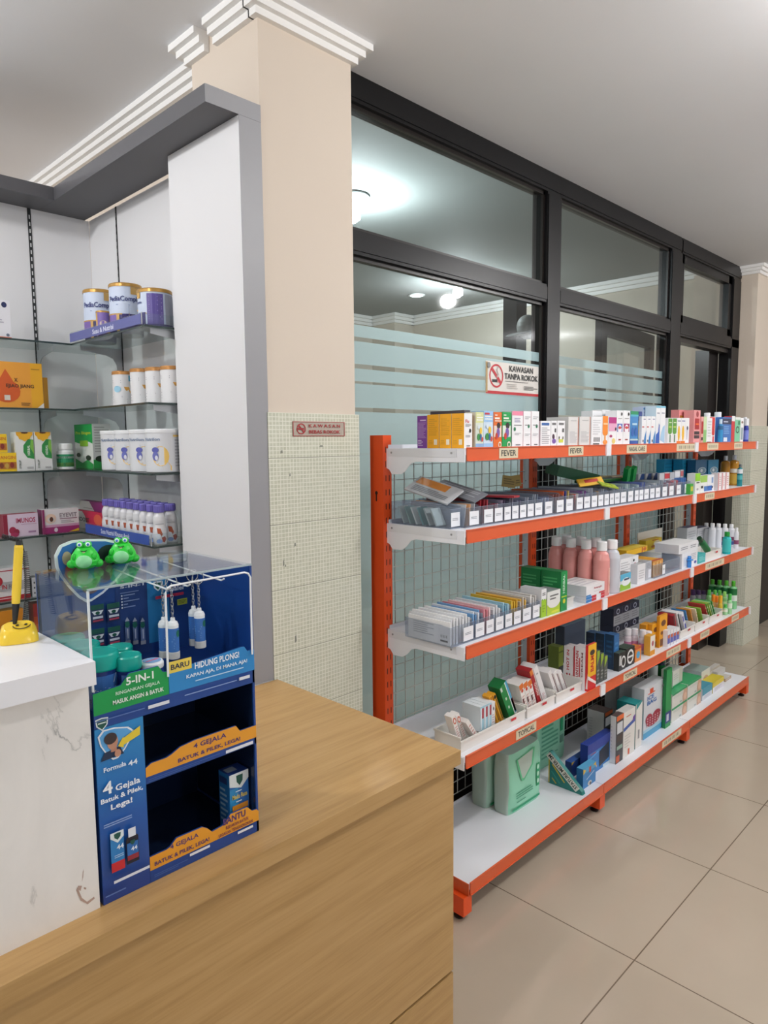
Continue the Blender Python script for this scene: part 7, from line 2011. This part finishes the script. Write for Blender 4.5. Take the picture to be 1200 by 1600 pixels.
fascia('shelf_fascia', [(-1.1855, SB_), (SY1, SB_), (SY1, 0.871), (-0.980, 0.876), (-0.990, 0.877), (-1.000, 0.888), (-1.035, 0.8885), (-1.044, 0.878), (-1.052, 0.874), (-1.072, 0.872), (-1.080, 0.881), (-1.090, 0.888), (-1.138, 0.889), (-1.150, 0.879), (-1.156, 0.877), (-1.1855, 0.877)], NAVY2, [
    ('p', [(-1.1855, 0.8535), (SY1, 0.8535), (SY1, 0.871), (-0.980, 0.876), (-0.990, 0.877), (-1.000, 0.888), (-1.035, 0.8885), (-1.044, 0.878), (-1.052, 0.874), (-1.072, 0.872), (-1.080, 0.881), (-1.090, 0.888), (-1.138, 0.889), (-1.150, 0.879), (-1.156, 0.877), (-1.1855, 0.877)], OR),
    ('t', '4 GEJALA', -1.150, 0.872, -1.098, 0.882, '#46306c'), ('t', 'BATUK & PILEK, LEGA!', -1.178, 0.8575, -1.078, 0.8655, '#46306c'),
    ('t', 'BANTU', -1.050, 0.8735, -1.004, 0.8855, '#46306c'), ('t', 'REDAKAN BATUK', -1.045, 0.8645, -0.998, 0.8705, '#7a3a4a'), ('t', 'LEGAKAN TENGGOROKAN', -1.060, 0.8560, -0.990, 0.8615, '#7a3a4a'),
    ('r', -1.116, 0.8475, -1.078, 0.8520, '#e2e4ea'), ('r', -1.022, 0.8465, -0.990, 0.8510, '#e2e4ea'), ('g', 2, -1.180, 0.840, -1.12, 0.846, '#3f62a8')])
# clear cover
MB().box(SX0, SX1 + 0.001, SY0 - 0.0005, SY1, STOP - 0.0035, STOP - 0.0005, ACR).build('clear_cover', st)
MB().box(bx, SX1 - 0.004, SY0 + 0.0002, SY0 + 0.0022, 1.1405, STOP - 0.004, ACR).build('clear_cover', st)
MB().box(SX1 - 0.0035, SX1 - 0.0005, SY0 + 0.0002, SY0 + 0.0032, 1.170, STOP - 0.004, M('#dfe7ea', 0.1)).build('clear_edge', st)
MB().box(SX1 - 0.0010, SX1 + 0.0014, SY0, SY1, STOP - 0.0034, STOP - 0.0002, M('#a9b8bc', 0.15)).build('clear_edge', st)
# white wire frame in front and hooks
WW = M('#eef0f2', 0.25)
fx = SX1 + 0.0035
A1, A2 = PX(262, 1040, fx), PX(258, 917, fx)
B2, B1 = PX(391, 903, fx), PX(394, 1022, fx)
zt = min(A2[1], 1.318)
ypts = [(fx, A1[0], 1.165), (fx, A2[0], zt - 0.010), (fx, A2[0] + 0.003, zt - 0.003), (fx, A2[0] + 0.010, zt), (fx, B2[0] - 0.012, zt + 0.002), (fx, B2[0] - 0.004, zt - 0.001), (fx, B2[0], zt - 0.008), (fx, B1[0], 1.165)]
MB().tube(ypts, 0.0018, WW).build('wire_frame', st)
HK = []
for (pf, pb_) in [(263, 206), (294, 226), (347, 277)]:
    yf_ = Yc(pf, fx - 0.010, 1.305)
    HK.append(yf_)
    MB().tube([(bx + 0.003, yf_, 1.312), (0.16, yf_, 1.308), (fx - 0.012, yf_, 1.303), (fx - 0.004, yf_, 1.307)], 0.0015, WW).build('wire_hook', st)
MB().box(0.262, 0.284, SY1, SY1 + 0.001, 0.955, 1.02, ACR).build('side_sleeve', st)
MB().box(0.264, 0.276, SY1 + 0.001, SY1 + 0.0016, 0.945, 1.0, '#dfe3e6').build('side_card', st)

# ---- key-ring inhalers hanging on the hooks
SIL = M('#b4b6ba', 0.25, 0.8)


def inhaler(label, x, y, ztop, zb):
    t_ = thing('inhaler_keychain', (x, y, zb), label, 'keychain')
    r = 0.0092
    hb = 0.066
    b = MB().lathe([(r, zb + 0.012), (r, zb + 0.052)], (x, y, 0), '#3a70b8', 18)
    b.ops(cylmap((x, y, zb), r, 0.013, 0.051, -0.5, 3.0), [('o', 0.82, 0.78, 0.14, 0.16, '#1d6a58'), ('g', 6, 0.15, 0.1, 0.6, 0.7, '#6a97d0')], cyl=True)
    b.build('tube', t_)
    MB().lathe([(r * 0.98, zb + 0.052), (r, zb + 0.057), (r * 0.8, zb + 0.062), (0.004, zb + 0.064), (0.0035, zb + 0.069)], (x, y, 0), '#eceef0', 18).build('cap', t_)
    MB().lathe([(r * 1.04, zb), (r * 1.06, zb + 0.011), (r, zb + 0.0119)], (x, y, 0), '#c9c9c6', 18).build('base', t_)
    n = 9
    z = zb + 0.070
    b = MB()
    for k in range(n):
        zc = z + (ztop - 0.012 - z) * (k + 0.5) / n
        a = k * math.pi / 2
        L_ = (ztop - 0.012 - z) / n * 0.75
        b.tube([(x + 0.0022 * math.cos(q) * math.cos(a), y + 0.0022 * math.cos(q) * math.sin(a), zc + L_ * math.sin(q)) for q in [2 * math.pi * j / 8 for j in range(8)]], 0.0006, SIL, 5, True)
    b.build('chain', t_)
    MB().tube([(x + 0.0095 * math.cos(q) * 0.4, y + 0.0095 * math.cos(q) * 0.9, ztop - 0.009 + 0.0105 * math.sin(q)) for q in [2 * math.pi * j / 20 for j in range(20)]], 0.0009, SIL, 6, True).build('ring', t_)
    return t_


for (px_, pyb, xx, lab) in [(271, 1028, 0.250, 'front inhaler keychain of the left pair inside the display stand'), (256.5, 1026, 0.222, 'rear inhaler keychain of the left pair, half behind the white wire'), (312.5, 1011, 0.250, 'front inhaler keychain of the right pair inside the display stand'), (303.5, 1007, 0.222, 'rear inhaler keychain of the right pair inside the display stand')]:
    yy = Yc(px_, xx, 1.21)
    inhaler(lab, xx, yy, 1.316, Zr(pyb, xx, yy))

# ---- jars in the top compartment
zj = 1.1404


def jar(label, x, y, r, h, txt=False):
    t_ = thing('rub_jar', (x, y, zj), label, 'jar')
    hl = h * 0.36
    b = MB().lathe([(r * 0.86, zj), (r * 0.9, zj + 0.003), (r * 0.9, zj + h - hl)], (x, y, 0), M('#23387c', 0.2), 26)
    ang = math.atan2(CAM.y - y, CAM.x - x) + (0.25 if txt else 0.6)
    b.ops(cylmap((x, y, zj), r * 0.9, 0.003, h - hl - 0.003, ang, 2.6), [('r', 0.1, 0.05, 0.95, 0.9, '#3a6fb4'), ('p', [(0.1, 0.9), (0.8, 0.9), (0.72, 0.6), (0.5, 0.45), (0.25, 0.4), (0.1, 0.42)], '#cfd6e4'), ('t', 'VapoRub', 0.2, 0.24, 0.82, 0.42, '#e6ecf4'), ('r', 0.4, 0.08, 0.8, 0.16, '#c4405a')] if txt else [('r', 0.05, 0.08, 0.9, 0.92, '#5a82c4'), ('g', 6, 0.12, 0.14, 0.8, 0.86, '#8aa8d8')], cyl=True)
    b.build('jar_body', t_)
    MB().lathe([(r * 0.97, zj + h - hl), (r, zj + h - hl + 0.002), (r, zj + h - 0.003), (r * 0.93, zj + h - 0.0005), (r * 0.9, zj + h - 0.0015)], (x, y, 0), M('#15a596', 0.25), 26).build('lid', t_)
    return t_


yy = Yc(199, 0.250, 1.18)
jar('small rub jar with teal lid standing in front beside the white tins', 0.253, yy, 0.0210, 0.064)
jar('large rub jar with teal lid at the left front corner of the stand', 0.236, -1.2270, 0.0290, 0.074, True)
jar('rub jar with teal lid behind the small front jar', 0.198, -1.178, 0.0215, 0.064)
jar('large rub jar with teal lid in the middle of the left side', 0.172, -1.2285, 0.0285, 0.074)
jar('large rub jar with teal lid at the left back corner of the stand', 0.113, -1.2285, 0.0280, 0.074)
for k in range(2):
    yy = Yc(238, 0.262, 1.17)
    z_ = zj + k * 0.0235
    t_ = thing('balm_tin', (0.262, yy, z_), ['lower', 'upper'][k] + ' flat white and navy balm tin beside the small jar', 'tin')
    MB().lathe([(0.0165, z_), (0.0172, z_ + 0.002), (0.0172, z_ + 0.0125)], (0.262, yy, 0), '#223c86', 24).build('tin_base', t_)
    b = MB().lathe([(0.0178, z_ + 0.0125), (0.0182, z_ + 0.014), (0.0182, z_ + 0.0205), (0.0165, z_ + 0.0232)], (0.262, yy, 0), '#eceef0', 24)
    if k:
        b.ops(plane((0.262 + 0.0116, yy - 0.0116, z_ + 0.0233), (0, 0.0232, 0), (-0.0232, 0, 0)), [('o', 0.5, 0.5, 0.62, 0.62, '#7fa8d4'), ('p', [(0.0, 0.3), (1.0, 0.5), (1.0, 0.72), (0.0, 0.5)], '#cf6a86')])
    b.build('tin_lid', t_)
# ---- cough syrup box on the lower shelf
zj2 = SB_ + 0.0045
ya, yb = -1.0115, -0.9815
o = carton('cough_syrup_box', 'box', 'blue and orange cough syrup box in the lower compartment of the stand', 0.238, 0.272, ya - 0.012, yb - 0.002, zj2, 0.110, '#2868b0', '#2a76b8', '#233f86',
           F=[('r', 0, 0, 0.45, 0.75, '#2d8ac0'), ('p', [(0, 1), (1, 1), (1, 0.86), (0.6, 0.73), (0, 0.8)], '#dfe5e6'), ('p', [(0.35, 0.96), (0.7, 0.96), (0.68, 0.85), (0.52, 0.78), (0.37, 0.85)], '#1d5348'), ('g', 1, 0.3, 0.67, 0.75, 0.71, '#cfe0ee'), ('t', 'Madu Rasa', 0.12, 0.57, 0.9, 0.65, '#dcc35a'), ('g', 1, 0.3, 0.5, 0.72, 0.54, '#dbe6ee'), ('r', 0.1, 0.38, 0.92, 0.47, '#e2912a'), ('o', 0.5, 0.18, 0.3, 0.14, '#d9923a'), ('o', 0.45, 0.12, 0.2, 0.08, '#e6c08a'), ('p', [(0.7, 0.28), (0.95, 0.36), (0.75, 0.2)], '#3f8a4a')],
           L=[('g', 7, 0.1, 0.15, 0.8, 0.75, '#9fc4e0'), ('r', 0.1, 0.82, 0.8, 0.93, '#2a3f78')], T=[('r', 0.1, 0.3, 0.6, 0.8, '#9aa4b4')])

# ---- the two green squeeze frogs
FG, FG2, FB = M('#2fd13f', 0.35), M('#27c038', 0.35), M('#8fe0a0', 0.4)
BLK = M('#14201a', 0.4)
for k, (px_, py_, lab) in enumerate([(133, 884, 'left bright green squeeze frog on the clear top of the stand'), (191, 877, 'right bright green squeeze frog on the clear top of the stand')]):
    zf = STOP
    p = PL(px_, py_ + 3, 2, zf)
    x, y_ = p.x + 0.004, p.y
    x = 0.112
    y_ = Yc(px_, x, zf + 0.02)
    t_ = thing('toy_frog', (x, y_, zf), lab, 'toy')
    ang = math.atan2(CAM.y - y_, CAM.x - x) - 0.12
    Rm = Matrix.Translation((x, y_, zf)) @ Matrix.Rotation(ang, 4, 'Z')
    P = lambda a_, c_, d_: tuple(Rm @ Vector((a_, c_, d_)))
    RR = Matrix.Rotation(ang, 4, 'Z')
    b = MB()
    b.lathe([(0.004, 0.0), (0.014, 0.0005), (0.0215, 0.006), (0.0235, 0.013), (0.0222, 0.020), (0.0185, 0.027), (0.0155, 0.0315), (0.0120, 0.0355), (0.005, 0.0375)], (x, y_, zf), FG, 28)
    b.build('body', t_)
    b = MB()
    n = 20
    vs = [P(0.0238 + 0.0012, 0, 0.0135)] + [P(0.0205 + 0.0022, 0.0125 * math.cos(2 * math.pi * q / n), 0.0135 + 0.0105 * math.sin(2 * math.pi * q / n)) for q in range(n)] + [P(0.014, 0.0135 * math.cos(2 * math.pi * q / n), 0.0135 + 0.0115 * math.sin(2 * math.pi * q / n)) for q in range(n)]
    b.faces(vs, [(0, 1 + q, 1 + (q + 1) % n) for q in range(n)] + [(1 + q, 1 + n + q, 1 + n + (q + 1) % n, 1 + (q + 1) % n) for q in range(n)], FB, True)
    b.build('belly', t_)
    for s_ in (-1, 1):
        MB().ball(P(0.006, s_ * 0.0062, 0.0405), 0.0062, FG, 16, 10).build('eye_bulge', t_)
        e = MB()
        e.ball(P(0.0100, s_ * 0.0066, 0.0412), 0.0040, '#dfeaf0', 14, 8)
        e.build('eye', t_)
        e = MB().ball(P(0.0126, s_ * 0.0067, 0.0414), 0.0022, '#2f6fc4', 12, 8)
        e.build('iris', t_)
        MB().ball(P(0.004, s_ * 0.0205, 0.008), (0.008, 0.0085, 0.0075), FG2, 14, 8, RR).build('foot', t_)
        MB().ball(P(0.015, s_ * 0.0160, 0.0215), (0.0045, 0.004, 0.0065), FG2, 12, 8, RR).build('hand', t_)
    m_ = MB().tube([P(0.0158, -0.005, 0.0318), P(0.0170, -0.002, 0.0306), P(0.0172, 0, 0.0302), P(0.0170, 0.002, 0.0306), P(0.0158, 0.005, 0.0318)], 0.0007, BLK, 6)
    m_.build('mouth', t_)
    MB().ball(P(0.0168, 0, 0.0285), (0.0012, 0.0025, 0.0016), '#d9c7a0', 10, 6, RR).build('tongue', t_)
# ---- clear disc added on the stand in place of a reflection
t_ = thing('clear_cup', (0.20, -1.075, STOP), 'low clear disc standing in for a reflection on the top of the display stand', 'cup')
MB().lathe([(0.026, STOP + 0.0003), (0.027, STOP + 0.014), (0.0262, STOP + 0.0145), (0.025, STOP + 0.001)], (0.16, -1.055, 0), ACR, 28).build('cup_body', t_)

# ---- pen on its smiling yellow base
YEL = M('#f2cb3a', 0.25)
zp = 1.2229
px0 = Vector((0.118, -1.305, zp))
t_ = thing('desk_pen', px0, 'yellow desk pen with coiled black cord in a smiling yellow holder', 'pen')
ca = math.atan2(CAM.y - px0.y, CAM.x - px0.x)
Rm = Matrix.Translation(px0) @ Matrix.Rotation(ca, 4, 'Z')
P = lambda a_, c_, d_: tuple(Rm @ Vector((a_, c_, d_)))
b = MB()
prof = [(1.0, 0), (1.0, 0.006), (0.93, 0.016), (0.84, 0.022), (0.7, 0.0245)]
vs, seg = [], 28
for s_, z_ in prof:
    for q in range(seg):
        a = 2 * math.pi * q / seg
        ca_, sa_ = math.cos(a), math.sin(a)
        vs.append(P(math.copysign(abs(ca_) ** 0.6, ca_) * 0.020 * s_ - 0.003 * z_ / 0.0245, math.copysign(abs(sa_) ** 0.6, sa_) * 0.0285 * s_, z_ * (1 - 0.30 * math.copysign(abs(ca_) ** 0.6, ca_) * s_)))
b.faces(vs, [(i * seg + q, i * seg + (q + 1) % seg, (i + 1) * seg + (q + 1) % seg, (i + 1) * seg + q) for i in range(4) for q in range(seg)], YEL, True)
b.faces(vs, [tuple(4 * seg + q for q in range(seg))], YEL)
b.build('pen_holder', t_)
for s_ in (-1, 1):
    MB().ball(P(-0.003, 0.005 + s_ * 0.0062, 0.0258), (0.002, 0.0026, 0.0014), '#2a2412', 12, 6).build('eye', t_)
MB().tube([P(-0.002 + 0.0095 * math.sin(q), 0.005 + 0.0125 * math.cos(q), 0.0249 * (1 - 0.015 * 1000 * (-0.002 + 0.0095 * math.sin(q)))) for q in [0.1 + (math.pi - 0.2) * j / 14 for j in range(15)]], 0.0007, '#2a2412', 6).build('smile', t_)
pb_ = Vector(P(-0.011, -0.0045, 0.026))
pt_ = Vector((pb_.x + 0.004, Yc(30.5, pb_.x + 0.004, 1.36), 0))
pt_.z = Zr(851, pt_.x, pt_.y)
ax = (pt_ - pb_)
M4 = ax.to_track_quat('Z', 'Y').to_matrix().to_4x4()
Lp = ax.length
MB().lathe([(0.0030, 0), (0.0042, 0.012), (0.0056, 0.033), (0.0058, 0.034)], pb_, '#191919', 18, M4).build('grip', t_)
MB().lathe([(0.0062, 0.034), (0.0068, 0.05), (0.0066, Lp - 0.004), (0.0056, Lp - 0.0005)], pb_, YEL, 20, M4).build('barrel', t_)
MB().lathe([(0.0045, Lp - 0.0004), (0.0045, Lp + 0.006), (0.0025, Lp + 0.008)], pb_, '#2a2a2c', 14, M4).build('end_cap', t_)
# coiled cord
def coil(p0, p1, bow, turns, r):
    pts = []
    n = turns * 8
    d = Vector(p1) - Vector(p0)
    for j in range(n + 1):
        f = j / n
        c_ = Vector(p0) + d * f + Vector(bow) * math.sin(math.pi * f)
        a = 2 * math.pi * turns * f
        s1 = Vector((0, 1, 0)) if abs(d.z) > 0.05 else Vector((0, 0, 1))
        pts.append(c_ + Vector((r * math.cos(a), 0, 0)) + s1 * (r * math.sin(a)))
    return pts


pe = pb_ + ax.normalized() * (Lp + 0.006)
e1 = Vector((0.09, Yc(38, 0.09, 1.36), 0)); e1.z = Zr(862, e1.x, e1.y)
e2 = Vector((0.088, Yc(40, 0.088, 1.24), zp + 0.026))
MB().tube(coil(e1, e2, (0, 0.004, 0), 34, 0.0040), 0.0008, '#1c1c1e', 5).build('coiled_cord', t_)
e3 = Vector((0.10, Yc(4, 0.10, 1.38), 0)); e3.z = Zr(838, e3.x, e3.y)
MB().tube([pe] + coil(pe + Vector((0, -0.002, 0.002)), e3, (0, 0, 0.0), 10, 0.0035), 0.0008, '#1c1c1e', 5).build('coiled_cord', t_)
MB().tube([pe, (pe.x - 0.006, pe.y + 0.006, pe.z + 0.001), e1], 0.0008, '#1c1c1e', 5).build('cord_end', t_)
